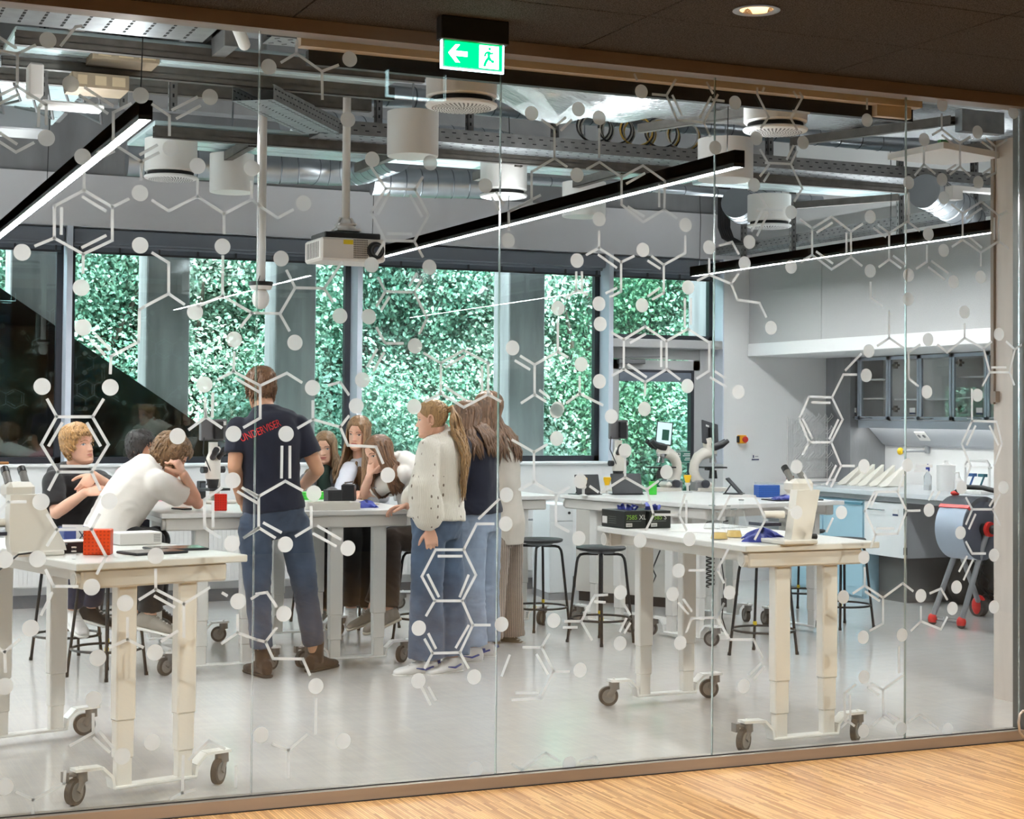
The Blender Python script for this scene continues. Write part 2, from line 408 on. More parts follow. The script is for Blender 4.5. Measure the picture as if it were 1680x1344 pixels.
def leaf_mesh(name, n, rad, seed, size=(.036, .068), shell=.55):
    rnd = np.random.RandomState(seed)
    d = rnd.normal(size=(n, 3)); d /= np.linalg.norm(d, axis=1)[:, None]
    # lumpy crown: a handful of boughs pull the leaves into clumps
    bc = rnd.normal(size=(26, 3)); bc /= np.linalg.norm(bc, axis=1)[:, None]
    rr = shell+(1-shell)*rnd.rand(n)**.5
    pos = d*rr[:, None]
    k = rnd.randint(0, 26, n); cl = bc[k]*(.62+.3*rnd.rand(26)[k])[:, None]
    pos = np.where((rnd.rand(n) < .7)[:, None], cl+rnd.normal(size=(n, 3))*.17, pos)*np.array(rad)
    nrm = d*.6+rnd.normal(size=(n, 3))*.55+np.array([0, -.25, .45]); nrm /= np.linalg.norm(nrm, axis=1)[:, None]
    t = np.cross(nrm, rnd.normal(size=(n, 3))); t /= np.linalg.norm(t, axis=1)[:, None]
    bt = np.cross(nrm, t)
    L = (size[0]+(size[1]-size[0])*rnd.rand(n))[:, None]; W = L*.34
    P = np.stack([pos-t*L*.5, pos-t*L*.12+bt*W+nrm*L*.06, pos+t*L*.2+bt*W*.75+nrm*L*.05, pos+t*L*.5-nrm*L*.06, pos+t*L*.2-bt*W*.75+nrm*L*.05, pos-t*L*.12-bt*W+nrm*L*.06], 1)
    vs = P.reshape(-1, 3); idx = np.arange(n)[:, None]*6
    fs = np.concatenate([idx+np.array([[0, 1, 2, 3]]), idx+np.array([[0, 3, 4, 5]])], 0)
    me = bpy.data.meshes.new(name); me.from_pydata(vs.tolist(), [], fs.tolist())
    return me
def leaf_mat(name, dark, light):
    m = bpy.data.materials.new(name); m.use_nodes = True; nt = m.node_tree; b = nt.nodes['Principled BSDF']
    g = nt.nodes.new('ShaderNodeNewGeometry'); r = nt.nodes.new('ShaderNodeValToRGB')
    r.color_ramp.elements[0].color = (*srgb(*dark), 1); r.color_ramp.elements[1].color = (*srgb(*light), 1)
    nt.links.new(g.outputs['Random Per Island'], r.inputs[0]); nt.links.new(r.outputs[0], b.inputs['Base Color'])
    b.inputs['Roughness'].default_value = .5; b.inputs['Specular IOR Level'].default_value = .35
    tr = nt.nodes.new('ShaderNodeBsdfTranslucent'); nt.links.new(r.outputs[0], tr.inputs[0])
    ms = nt.nodes.new('ShaderNodeMixShader'); ms.inputs[0].default_value = .35
    nt.links.new(b.outputs[0], ms.inputs[1]); nt.links.new(tr.outputs[0], ms.inputs[2])
    nt.links.new(ms.outputs[0], nt.nodes['Material Output'].inputs[0])
    return m
LM = [leaf_mat('leaf_mint', (58, 112, 94), (176, 212, 194)), leaf_mat('leaf_green', (38, 86, 66), (122, 170, 138)), leaf_mat('leaf_pale', (96, 140, 120), (212, 226, 216))]
LMESH = []
for q in range(3):
    for e in range(2):
        me = leaf_mesh('crown_leaves', 24000, (1.25, .95, 1.35), 11+q*5+e); me.materials.append(LM[q]); LMESH.append(me)
M_bark = mat('bark', (74, 66, 58), .9, noise=.3, nscale=12, bump=.6, bscale=25, stretch=(1, 1, .3))
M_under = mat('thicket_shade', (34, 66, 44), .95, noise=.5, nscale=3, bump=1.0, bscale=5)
rt = random.Random(4)
where = [('the leftmost window', 0), ('the second window from the left', 1), ('the third window from the left', 2), ('the door and its window', 3)]
TREES = []
k = 0
for gx in range(11):
    for lay in range(2):
        x = 1.2+gx*1.25+(.6 if lay else 0)+rt.uniform(-.2, .2); y = 17.2+lay*1.5+rt.uniform(-.3, .3)
        for up in range(2):
            zc = (1.35 if up == 0 else 3.65)+lay*.35+rt.uniform(-.2, .2)
            TREES.append((x, y, zc, up))
desc = ['mint green bushy tree', 'deep green leafy tree', 'pale sunlit tree']
cols = {}
for (x, y, zc, up) in TREES:
    if up: continue
    q = (int(x*1.7)+int(y)) % 3
    t = thing('tree', None, 'tree', (x, y, -.3), rt.uniform(0, 6), 'trees on the bank outside the windows')
    t['label'] = '%s on the bank outside the windows' % desc[q]
    MB().tube([(0, 0, 0), (.05, .02, 1.2), (-.04, .05, 2.4), (.02, 0, 4.2)], [.1, .08, .06, .03], 8).tube([(-.02, .03, 1.7), (.5, .1, 2.6), (.8, .1, 3.2)], [.05, .035, .015], 6).build('trunk', M_bark, t, True)
    for j, (zz) in enumerate((zc+.3, zc+2.5)):
        o = bpy.data.objects.new('crown', LMESH[q*2+j]); COL.objects.link(o); o.parent = t; o.location = (rt.uniform(-.2, .2), rt.uniform(-.2, .2), zz); o.rotation_euler = (0, 0, rt.uniform(0, 6))
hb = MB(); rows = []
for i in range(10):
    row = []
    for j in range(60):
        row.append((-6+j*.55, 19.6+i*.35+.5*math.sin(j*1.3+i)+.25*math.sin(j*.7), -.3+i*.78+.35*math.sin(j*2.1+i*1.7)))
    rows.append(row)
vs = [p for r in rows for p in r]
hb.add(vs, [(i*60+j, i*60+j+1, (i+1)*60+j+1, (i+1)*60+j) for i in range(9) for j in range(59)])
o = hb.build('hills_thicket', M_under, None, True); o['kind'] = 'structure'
# ================================================================== CEILING SERVICES
M_galv = mat('galvanised_steel', (150, 154, 158), 0.42, metal=.7, noise=.15, nscale=12, bump=.05, bscale=60)
M_galvd = mat('galvanised_dark', (124, 124, 124), 0.5, metal=.5, noise=.2, nscale=15)
M_duct = mat('spiral_duct', (176, 182, 188), 0.28, metal=.9, noise=.06, nscale=6)
M_slot = mat('slot_dark', (24, 26, 28), 0.8)
M_foil = mat('crinkled_foil', (205, 210, 214), 0.24, metal=.92, noise=.12, nscale=9, bump=1.0, bscale=26, stretch=(1, 2.5, 1))
M_pwhite = mat('powder_white', (224, 222, 220), 0.45)
M_bluep = mat('pale_blue_panel', (218, 238, 242), 0.26, metal=.3, noise=.06, nscale=3)
M_disc = mat('diffuser_white', (228, 228, 228), 0.5)
M_cable = mat('cable_black', (20, 20, 22), 0.5)
M_strip = emit('lamp_strip', (252, 252, 255), 46.0)

# linear pendant lamps: three long black bars
def lamp(xc, y0, y1, label):
    t = thing('linear_pendant_lamp', label, 'lamp', (xc, (y0+y1)/2, 2.80), group='long black pendant lamps')
    L = (y1-y0)/2; w = .030
    h = MB().box(-w, -w+.006, -L, L, 0, .085).box(w-.006, w, -L, L, 0, .085).box(-w, w, -L, L, .02, .085).box(-w, w, -L, -L+.004, 0, .085).box(-w, w, L-.004, L, 0, .085)
    h.build('housing', mat('lamp_black', (24, 24, 26), .4), t)
    MB().box(-w+.006, w-.006, -L+.004, L-.004, .003, .008).build('diffuser', M_strip, t)
    for q in (-L+.12, 0, L-.12):
        MB().tube([(0, q, .085), (.01, q, .5), (-.01, q, .9), (0, q, 1.18)], .0028, 6).build('suspension_wire', M_cable, t)
    return t
lamp(1.395, 7.08, 12.88, 'long black pendant lamp with glowing underside over the left tables')
lamp(4.362, 7.10, 12.88, 'long black pendant lamp with glowing underside beside the projector')
lamp(7.43, 7.10, 12.88, 'long black pendant lamp with glowing underside in front of the grey acoustic wall')

def tray(name, label, p0, p1, w, h=.06, slots=.055, group='galvanised cable trays', zig=True):
    """perforated cable tray from p0 to p1 (bottom centre line)"""
    p0 = Vector(p0); p1 = Vector(p1); d = p1-p0; L = d.length; rz = math.atan2(d.y, d.x)
    t = thing(name, label, 'cable tray', p0, rz, group)
    MB().box(0, L, -w/2, w/2, 0, .003).build('tray_bottom', M_galv, t)
    for s in (-1, 1):
        MB().box(0, L, s*w/2-.0015, s*w/2+.0015, 0, h).box(0, L, s*w/2-.007*(s > 0), s*w/2+.007*(s < 0), h-.003, h).build('side_rail', M_galvd, t)
    sl = MB(); n = int(L/slots)
    for i in range(n):
        x = (i+.5)*slots
        if zig:
            for k in range(3):
                y = -w/2+.03+k*(w-.06)/2
                sl.box(-.012, .012, -.003, .003, -.0012, .0042, TR(x+(k % 2)*slots*.4, y, 0, rz=.7 if k % 2 else -.7))
        else:
            nn = max(4, int(w/.05))
            for k in range(nn): sl.box(x-.006, x+.006, -w/2+.02+k*(w-.04)/nn, -w/2+.02+(k+.6)*(w-.04)/nn, -.0012, .0042)
        for s in (-1, 1):
            sl.box(x-.013, x+.013, s*w/2-.0022, s*w/2+.0022, h*.68, h*.76).box(x+.015, x+.04, s*w/2-.0022, s*w/2+.0022, h*.30, h*.38)
    sl.build('perforation', M_slot, t)
    return t
tray('cable_tray', 'long perforated cable tray crossing the whole room above the projector', (2.95, 9.72, 3.25), (8.36, 9.72, 3.25), .26, .085, .075)
a = at(415, 165, z=3.25); b = at(537, 216, z=3.25)
tray('cable_tray', 'slanting perforated cable tray joining the long tray at its left end', (a.x, a.y, 3.25), (b.x-.02, b.y+.08, 3.25), .24, .085, .05)
tray('cable_tray', 'pale cable tray with black slots at the upper left behind the header', (.3, 6.86, 3.14), (1.62, 6.86, 3.14), .30, .05, .085, zig=False)
tray('cable_tray', 'narrow cable tray running close behind the header above the exit sign', (1.92, 7.06, 3.19), (4.9, 7.06, 3.19), .16, .05, .06)
tray('cable_tray', 'cable tray on posts running along the right wall above the lamp', (8.1, 13.4, 3.06), (8.1, 7.2, 3.06), .24, .07, .08)
tray('cable_tray', 'wide cable tray with rows of slots at the far left above the lamp', (1.50, 10.9, 3.50), (1.72, 8.15, 3.50), .36, .06, .07, zig=False)
tray('cable_tray', 'short cable tray crossing at the upper left under the beige channels', (.55, 8.95, 3.38), (1.55, 8.95, 3.38), .30, .06, .06, zig=False)

# galvanised channels and hanger posts
def channel(label, p0, p1, w=.05, h=.07, m=None):
    p0 = Vector(p0); p1 = Vector(p1); d = p1-p0; L = d.length
    t = MB()
    q = Vector((1, 0, 0)).rotation_difference(d.normalized()).to_matrix().to_4x4()
    M = Matrix.Translation(p0) @ q
    t.box(0, L, -w/2, -w/2+.004, 0, h, M).box(0, L, w/2-.004, w/2, 0, h, M).box(0, L, -w/2, w/2, 0, .004, M).box(0, L, -w/2, w/2, h*.45, h*.5, M)
    o = t.build('hanging_channel', m or mat('channel_dark', (92, 88, 84), .5, metal=.3, noise=.2, nscale=15))
    return tag(o, label, 'channel', 'galvanised channels under the ceiling')
channel('galvanised channel along the front edge of the nearest pale blue panel', (1.0, 8.30, 3.33), (3.12, 8.30, 3.33))
channel('galvanised channel between the two nearer pale blue panels', (1.0, 8.84, 3.33), (3.14, 8.84, 3.33))
channel('galvanised channel behind the second pale blue panel', (1.0, 9.24, 3.33), (3.14, 9.24, 3.33))
channel('long galvanised channel under the far pale blue panel', (2.0, 9.90, 3.195), (7.9, 9.90, 3.195))
for k, x in enumerate((2.62, 3.55, 4.42, 5.2)):
    channel('short galvanised cross channel under the far panel, number %s from the left' % ['one', 'two', 'three', 'four'][k], (x, 10.7, 3.19), (x+.0, 9.95, 3.19), .05, .06)
channel('galvanised channel bolted under the right end of the far panel', (7.0, 10.6, 3.13), (7.5, 9.98, 3.15), .05, .05)
PB = [('pale blue metal ceiling panel nearest the header', 1.0, 3.10, 8.32, 8.82, 3.40), ('pale blue metal ceiling panel behind the nearest one', 1.0, 3.10, 8.88, 9.70, 3.42),
      ('pale blue quilted ceiling panel over the left tables', 2.0, 3.7, 9.90, 10.75, 3.27), ('pale blue metal ceiling panel left of the middle lamp', 3.76, 6.1, 9.90, 10.72, 3.275),
      ('pale blue metal ceiling panel at the right, beside the wall tray', 6.16, 7.9, 9.90, 10.7, 3.27), ('pale blue metal ceiling panel at the far left', .2, 1.6, 9.6, 11.2, 3.44)]
for lb, x0, x1, y0, y1, z in PB:
    m = MB().box(x0, x1, y0, y1, z, z+.03, bev=.008)
    nn = 5
    for i in range(1, nn): m.box(x0+.02, x1-.02, y0+(y1-y0)*i/nn-.004, y0+(y1-y0)*i/nn+.004, z-.0035, z+.001)
    tag(m.build('hanging_raft', M_bluep), lb, 'panel', 'pale blue panels under the ceiling')
def post(x, y, z0, z1, label):
    m = MB().box(x-.022, x-.018, y-.02, y+.02, z0, z1).box(x-.022, x+.022, y+.016, y+.02, z0, z1).box(x-.022, x+.022, y-.02, y-.016, z0, z1)
    o = thing('hanger_post', label, 'post', (0, 0, 0), 0, 'perforated hanger posts')
    m.build('rail', M_galvd, o)
    s = MB(); n = int((z1-z0)/.05)
    for i in range(n): s.box(x-.0232, x-.0168, y-.004, y+.004, z0+.02+i*.05, z0+.04+i*.05).box(x-.005, x+.005, y-.0212, y-.015, z0+.02+i*.05, z0+.04+i*.05)
    s.build('perforation', M_slot, o)
for k, (px, lb) in enumerate(((1222, 'perforated hanger post nearest the window wall end of the wall tray'), (1302, 'second perforated hanger post along the wall tray'), (1478, 'third perforated hanger post along the wall tray'), (1600, 'fourth perforated hanger post along the wall tray, above the white panel'))):
    p = at(px, 395, x=7.96); post(7.95, p.y, 2.98, 4.1, lb)
for px, lb in ((620, 'hanger post behind the white cylinder'), (770, 'hanger post below the perforated round diffuser'), (910, 'hanger post left of the coiled yellow cables'), (1262, 'hanger post under the right round diffuser')):
    p = at(px, 240, y=9.9); post(p.x, 9.9, 3.25, 4.1, lb+' holding the long tray')

# spiral ducts
def duct(label, pts, r, rib=.12, mtl=None):
    t = thing('ventilation_duct', label, 'duct', (0, 0, 0), 0, 'silver round ducts')
    P = [Vector(p) for p in pts]
    fine = [P[0]]
    for i in range(1, len(P)):
        n = max(1, int((P[i]-P[i-1]).length/.06))
        for k in range(1, n+1): fine.append(P[i-1].lerp(P[i], k/n))
    MB().tube(fine, r, 24).build('pipe', mtl or M_duct, t, True, angle=60)
    acc = 0; rb = MB()
    for i in range(1, len(fine)):
        acc += (fine[i]-fine[i-1]).length
        if acc > rib:
            acc = 0; d = (fine[i]-fine[i-1]).normalized()
            rb.tube([fine[i]-d*.005, fine[i], fine[i]+d*.005], [r+.0005, r+.004, r+.0005], 24)
    rb.build('spiral_seam', mat('duct_seam', (120, 126, 132), .35, metal=.9), t, True)
    return t
def bend(c, r, a0, a1, z, n=8):
    return [(c[0]+r*math.cos(a0+(a1-a0)*i/n), c[1]+r*math.sin(a0+(a1-a0)*i/n), z) for i in range(n+1)]
duct('thick silver spiral duct with a bend left of the projector pole', [(2.3, 12.35, 3.42)]+[(3.0, 12.3, 3.42), (3.5, 12.25, 3.42)]+bend((3.75, 11.95), .30, PI*.62, PI*.1, 3.43)+[(4.08, 11.4, 3.44)], .12)
duct('silver spiral duct running behind the projector pole', [(4.25, 12.45, 3.40), (4.7, 12.4, 3.40), (5.35, 12.3, 3.42)], .115)
duct('curved silver duct over the projector', [(3.3, 11.6, 3.68), (3.8, 11.75, 3.68), (4.3, 11.85, 3.68), (5.0, 11.85, 3.68)]+bend((5.0, 12.1), .25, -PI/2, -.2, 3.68), .10)
duct('thin silver pipe along the back above the middle lamp', [(5.3, 12.0, 3.42), (6.4, 12.0, 3.43), (8.2, 12.0, 3.43)], .035, .3)
duct('long grey spiral duct crossing behind the foil wrapped duct', [(2.4, 10.0, 3.60), (4, 10.0, 3.59), (6.6, 10.0, 3.58), (8.3, 10.0, 3.58)], .068, .14)
duct('silver flexible duct end at the right above the wall tray', [(7.1, 11.6, 3.30), (7.25, 11.75, 3.27), (7.45, 11.85, 3.32), (7.6, 11.9, 3.45)], .13, .06)
duct('silver duct elbow at the far right under the white ceiling panel', [(7.2, 9.3, 3.12), (7.4, 9.4, 3.10), (7.65, 9.45, 3.02), (7.75, 9.5, 2.96)], .12, .05)
# foil-wrapped insulated duct with a swollen end
f = []
rnd = random.Random(3)
for i in range(27):
    s = i/26; x = 3.05+s*4.6
    y = 7.90+.10*math.sin(s*5); z = 3.50
    ry = .5*min(1, (s*9+.08)) if s < .14 else .5+.04*math.sin(s*9)
    rz = (.32+.03*math.sin(i*1.7)) if s < .3 else .27
    if s < .14: rz *= min(1, s*7+.15)
    f.append([(x+.02*rnd.uniform(-1, 1), y+ry*(abs(math.cos(a))**.6)*(1 if math.cos(a) > 0 else -1)*(1+.03*rnd.uniform(-1, 1)), z+rz*(abs(math.sin(a))**.75)*(1 if math.sin(a) > 0 else -1)*(1+.05*rnd.uniform(-1, 1))) for a in [2*PI*k/28 for k in range(28)]])
o = thing('insulated_duct', 'fat duct wrapped in crinkled silver foil along the header', 'duct')
MB().loft(f).build('foil_wrap', M_foil, o, True, angle=180)
for x in (4.55, 5.6, 6.6): channel('dark support channel under the foil wrapped duct at its %s hanger' % {4.55: 'first', 5.6: 'second', 6.6: 'third'}[x], (x+.25, 7.3, 3.16), (x, 8.5, 3.2), .05, .05)
m = MB().box(5.2, 5.26, 7.2, 8.6, 3.0, 3.18); 
tag(MB().box(5.05, 5.5, 7.24, 7.30, 3.16, 3.26).box(5.86, 6.15, 7.24, 7.30, 3.12, 3.24).box(5.05, 6.15, 7.24, 7.30, 3.26, 3.30).build('steel_beam', M_galv), 'grey steel beam running behind the header at the upper right', 'beam')
tag(MB().box(1.96, 2.03, 8.0, 8.28, 3.36, 3.50).box(1.96, 2.03, 8.0, 9.3, 3.45, 3.56).build('steel_beam', M_galvd), 'short dark steel beam left of the nearest pale blue panel', 'beam')
tag(MB().tube([(1.70, 6.8, 3.22), (1.93, 7.5, 3.26)], .028, 12).build('conduit_pipe', M_pwhite, None, True), 'white conduit pipe end beside the dark steel beam', 'pipe')

# round air diffusers and plain white silencers
def diffuser(c, r, label, disc=True, h=.25):
    t = thing('air_vent' if disc else 'hanging_silencer', label, 'diffuser' if disc else 'silencer', (c[0], c[1], c[2]), 0, 'round white air diffusers' if disc else 'plain white cylinders')
    if disc:
        MB().lathe([(0, .046), (r*.93, .046), (r*.98, .055), (r*.98, h), (0, h)], n=40).build('drum', M_pwhite, t, True)
        MB().lathe([(r*.86, .018), (r*.86, .045), (.01, .045)], n=24).build('throat', M_slot, t, True)
        MB().lathe([(0, 0), (r*.85, 0), (r*.97, .006), (r, .014), (r*.99, .02), (0, .022)], n=48).build('disc', M_disc, t, True)
        s = MB()
        for i in range(1, 11):
            rr = r*.80*i/10; n = int(10+rr*220)
            for k in range(n):
                a = 2*PI*k/n; s.box(-.0028, .0028, -.0045*min(1, .3+rr*7), .0045*min(1, .3+rr*7), -.0008, .001, TR(rr*math.cos(a), rr*math.sin(a), 0, rz=a+.5))
        s.build('perforation', mat('perforation_grey', (70, 72, 76), .8), t)
    else:
        MB().lathe([(0, 0), (r*.985, 0), (r, .012), (r, h), (0, h)], n=40).build('drum', M_pwhite, t, True, angle=60)
        MB().tube([(0, 0, h), (0, 0, h+.6)], .006, 8).build('hanger_rod', M_galv, t, True)
    return t
for px, py, r, lb in ((757, 178, .172, 'round white perforated air diffuser right of the exit sign'), (1272, 218, .165, 'round white perforated air diffuser near the foil duct end'),
                      (280, 295, .165, 'round white perforated air diffuser above the left window'), (826, 325, .16, 'round white perforated air diffuser partly behind the middle lamp'),
                      (1262, 374, .17, 'round white perforated air diffuser seen through the wall tray posts')):
    diffuser(at(px, py, z=3.0), r, lb)
for px, py, r, lb in ((677, 257, .145, 'plain white hanging cylinder in front of the ducts'), (380, 316, .145, 'plain white hanging cylinder beside the sensor pole'),
                      (958, 356, .16, 'plain white hanging cylinder behind the middle lamp'), (1190, 296, .17, 'plain white hanging cylinder above the end of the middle lamp')):
    diffuser(at(px, py, z=3.0), r, lb, False)

# projector on its pole
p0 = at(527, 408, y=8.8); p1 = at(633, 408, y=8.8)
pw = p1.x-p0.x; zt = at(527, 388, y=8.8).z; zb = at(527, 426, y=8.8).z
t = thing('projector', 'white ceiling projector with a black round lens', 'projector', ((p0.x+p1.x)/2, 8.8, zb))
H = zt-zb; W = pw/2; D = .32
MB().box(-W, W, 0, D, 0, H, bev=.012).build('case', mat('projector_white', (214, 208, 202), .45), t)
MB().box(-W+.03, W-.02, .03, D-.02, H, H+.035, bev=.006).build('top_cover', M_black, t)
lens = MB().tube([(W*.68, .004, H*.5), (W*.68, -.02, H*.5)], [.052, .046], 24).tube([(W*.68, -.02, H*.5), (W*.68, -.03, H*.5)], [.036, .03], 24)
lens.build('lens', M_black, t, True)
MB().tube([(W*.68, -.028, H*.5), (W*.68, -.033, H*.5)], [.022, .018], 20).build('lens_glass', mat('lens_glass', (70, 76, 90), .1, spec=1), t, True)
g = MB()
for i in range(10):
    for j in range(9): g.box(.0+i*.0085, .005+i*.0085, -.001, .002, .018+j*.012, .026+j*.012)
for j in range(8): g.box(-W-.001, -W+.002, .05+j*.03, .062+j*.03, .02, H-.02)
g.build('vent_grille', mat('vent_dark', (84, 80, 78), .7), t)
MB().box(-W*.32, -W*.02, -.0015, .001, H*.72, H*.92).build('warning_label', mat('label_yellow', (222, 196, 40), .5), t)
mt = MB().box(-.07, .07, .08, .22, H+.05, H+.062).box(-.05, .05, .1, .2, H+.085, H+.095)
for s in (-1, 1): mt.tube([(s*.12, .15, H+.035), (s*.06, .15, H+.06), (s*.03, .15, H+.13)], .008, 8)
mt.lathe([(.05, .062), (.055, .08), (.034, .098), (.026, .12)], (0, .15, H), 20)
mt.build('mount', M_pwhite, t, True)
MB().tube([(0, .15, H+.11), (0, .15, 4.12-zb)], .023, 16).build('pole', M_pwhite, t, True)
# sensor pole
b = at(428, 466, y=9.3)
t = thing('hanging_sensor', 'white ceiling pole with a black rimmed sensor dome left of the projector', 'sensor', (b.x, 9.3, b.z))
MB().tube([(0, 0, 0), (0, 0, 4.12-b.z)], .026, 16).build('pole', M_pwhite, t, True)
MB().lathe([(.0, -.012), (.068, -.012), (.07, .012), (.0, .014)], n=28).build('rim', M_black, t, True)
MB().lathe([(.055, -.034), (.068, -.012), (0, -.012)], n=28).build('dish', M_pwhite, t, True)
MB().ball((0, 0, -.085), (.05, .05, .062), 20).build('camera_ball', M_pwhite, t, True)
MB().tube([(-.03, -.03, .0), (-.01, -.02, .05), (.03, -.02, .0)], .003, 6).build('cable', M_cable, t)
# flat white hanging panel at the right
c = [at(1456, 262, z=3.0), at(1546, 271, z=3.0), at(1655, 262, z=3.0), at(1548, 243, z=3.0)]
t = thing('hanging_plate', 'flat white square panel hanging near the right end of the glass', 'panel')
MB().prism([(q.x, q.y) for q in c], 3.0, 3.035).build('plate', M_pwhite, t)
MB().box(c[3].x-.0, c[3].x+.05, c[3].y+.02, c[3].y+.05, 3.035, 3.05).build('green_clip', mat('green_clip', (60, 140, 70), .5), t)
a = at(1560, 312, y=8.6); tag(MB().box(a.x, a.x+.5, 8.58, 8.66, a.z-.0, a.z+.03).box(a.x, a.x+.08, 8.58, 8.66, a.z-.06, a.z).build('hanging_box', M_pwhite), 'white junction box with a bar below the flat white panel', 'junction box')

# cables, boxes and clutter
t = thing('coiled_cables', 'coils of black and yellow cable lying on the long tray', 'cable')
for k, px in enumerate((975, 1010, 1045, 1085, 1120)):
    p = at(px, 238, y=9.72); r_ = .11
    for q in range(4):
        MB().tube([(p.x+(q-1.5)*.025+r_*math.cos(a)*1.1, 9.66+q*.03, 3.34+r_*(1+math.sin(a))*.9) for a in [2*PI*i/20 for i in range(21)]], .006, 6).build('loop', [M_cable, mat('cable_grey', (186, 186, 180), .5), mat('cable_yellow', (206, 168, 74), .5)][(k+q) % 3 if k > 1 else q % 2], t, True)
m = MB()
for i in range(6): m.tube([(7.80+i*.022, 13.05, 3.95), (7.80+i*.022, 13.05, 3.28), (7.81+i*.022, 13.0, 3.18), (7.86+i*.022, 12.9, 3.12), (8.02+i*.016, 12.6, 3.10)], .012, 8)
tag(m.build('cable_bundle', M_cable, None, True), 'thick bundle of black cables bending down onto the wall tray', 'cable')
M_chan = mat('beige_channel', (140, 124, 104), .6, noise=.1, nscale=10)
for (pa, pb, lb) in (((152, 82), (262, 88), 'beige cable duct with slotted windows at the upper left, nearer of two'), ((118, 128), (212, 134), 'beige cable duct with slotted windows at the upper left, farther of two')):
    a = at(*pa, y=8.6); b = at(*pb, y=8.6)
    t = thing('cable_duct', lb, 'cable duct')
    MB().box(a.x, b.x, 8.6, 8.85, a.z-.04, a.z+.035).build('body', M_chan, t)
    w = MB()
    for i in range(3): w.box(a.x+.03+(b.x-a.x-.03)*i/3, a.x+(b.x-a.x)*(i+1)/3-.02, 8.596, 8.602, a.z-.025, a.z+.022)
    w.build('slots', mat('beige_light', (176, 156, 128), .6), t)
for (px, py, w_, h_, lb, mm) in ((60, 130, .07, .16, 'small white junction box with loose cables at the upper left', M_pwhite), (132, 30, .09, .08, 'cream bracket box between the two header trays', M_pwhite), (120, 172, .30, .03, 'white flat box hanging above the left lamp', M_pwhite)):
    a = at(px, py, y=8.2)
    tag(MB().box(a.x-w_/2, a.x+w_/2, 8.2, 8.32, a.z-h_/2, a.z+h_/2, bev=.008).build('junction_box', mm), lb, 'junction box')
for k, (xa, xb, y, z, lb) in enumerate(((.3, 1.5, 10.6, 3.30, 'dark square duct at the far left, lower of two'), (.2, 1.7, 11.2, 3.52, 'dark square duct at the far left, upper of two'))):
    tag(MB().box(xa, xb, y, y+.35, z, z+.16, bev=.01).build('square_duct', mat('duct_dark_grey', (116, 116, 118), .5, metal=.4)), lb, 'duct')
m = MB()
for i in range(9):
    x = .8+i*.09; m.tube([(x, 9.2, 3.5), (x+.05, 9.3, 3.32+.03*math.sin(i)), (x+.12, 9.6, 3.25+.05*math.cos(i*2)), (x+.05, 10, 3.33)], .008, 6)
tag(m.build('loose_cables', mat('cable_dim', (66, 66, 68), .6), None, True), 'sagging grey cables under the trays at the far left', 'cable')
for px, lb in ((120, 'left one'), (265, 'middle one'), (355, 'right one')):
    a = at(px, 120, y=8.0); post(a.x, 9.0, 3.2, 4.1, 'hanger post at the upper left holding the short trays, %s of three' % lb)

# ------------------------------------------------------------------ corridor: exit sign and downlight
M_sgreen = emit('sign_green', (0, 150, 70), 2.4); M_swhite = emit('sign_white', (225, 250, 240), 4.0)
a = at(723, 80, y=6.05); b = at(826, 90, y=6.05)
zt, zb = 3.03, at(724, 112, y=6.05).z
t = thing('exit_sign', 'lit green emergency exit sign with arrow and running man under the corridor ceiling', 'sign', (0, 0, 0))
MB().box(a.x-.008, b.x+.012, 6.02, 6.08, zt-.005, 3.12, bev=.004).build('housing', M_black, t)
MB().box(a.x, b.x, 6.046, 6.054, zb, zt).build('light_plate', mat('sign_acrylic', (200, 245, 240), .1, trans=.7), t)
ed = MB().box(a.x, a.x+.006, 6.0445, 6.0555, zb, zt).box(b.x-.004, b.x, 6.0445, 6.0555, zb, zt).box(a.x, b.x, 6.0445, 6.0555, zb, zb+.006)
ed.build('plate_edge', emit('sign_edge', (210, 250, 255), 3.5), t)
MB().box(a.x+.006, b.x-.004, 6.0542, 6.0555, zb+.006, zt).build('back_mask', M_black, t)  # added dark sheet, keeps the green field out of the glass reflection
gx0, gx1, gz0, gz1 = a.x+.014, b.x-.010, zb+.012, zt-.006
MB().box(gx0, gx1, 6.042, 6.0455, gz0, gz1).build('green_field', M_sgreen, t)
gw = gx1-gx0; gh = gz1-gz0; mx = gx0+gw*.60
ar = MB()
def sp(pts, y0=6.0405, y1=6.0425, M=None):
    n = len(pts); ar.add([(x, y0, z) for x, z in pts]+[(x, y1, z) for x, z in pts], [tuple(range(n)), tuple(range(2*n-1, n-1, -1))]+[(i, (i+1) % n, n+(i+1) % n, n+i) for i in range(n)])
cx, cz = gx0+gw*.06, gz0+gh*.52
s = gh
sp([(cx, cz), (cx+.32*s, cz+.36*s), (cx+.50*s, cz+.36*s), (cx+.28*s, cz+.10*s), (cx+.28*s, cz-.10*s), (cx+.50*s, cz-.36*s), (cx+.32*s, cz-.36*s)])
sp([(cx+.2*s, cz+.10*s), (cx+.82*s, cz+.10*s), (cx+.82*s, cz-.10*s), (cx+.2*s, cz-.10*s)])
sp([(mx, gz0+.03*gh), (mx+gw*.34, gz0+.03*gh), (mx+gw*.34, gz0+.95*gh), (mx, gz0+.95*gh)])
ar.build('arrow_and_door', M_swhite, t)
ar = MB()
mcx = mx+gw*.17; mcz = gz0
def limb(pts, w):
    for i in range(len(pts)-1):
        (x0, z0), (x1, z1) = pts[i], pts[i+1]; d = math.hypot(x1-x0, z1-z0); nx, nz = -(z1-z0)/d*w/2, (x1-x0)/d*w/2
        sp([(x0+nx, z0+nz), (x1+nx, z1+nz), (x1-nx, z1-nz), (x0-nx, z0-nz)], 6.0385, 6.0408)
U_ = lambda u, v: (mcx+u*gh*.5, mcz+v*gh)
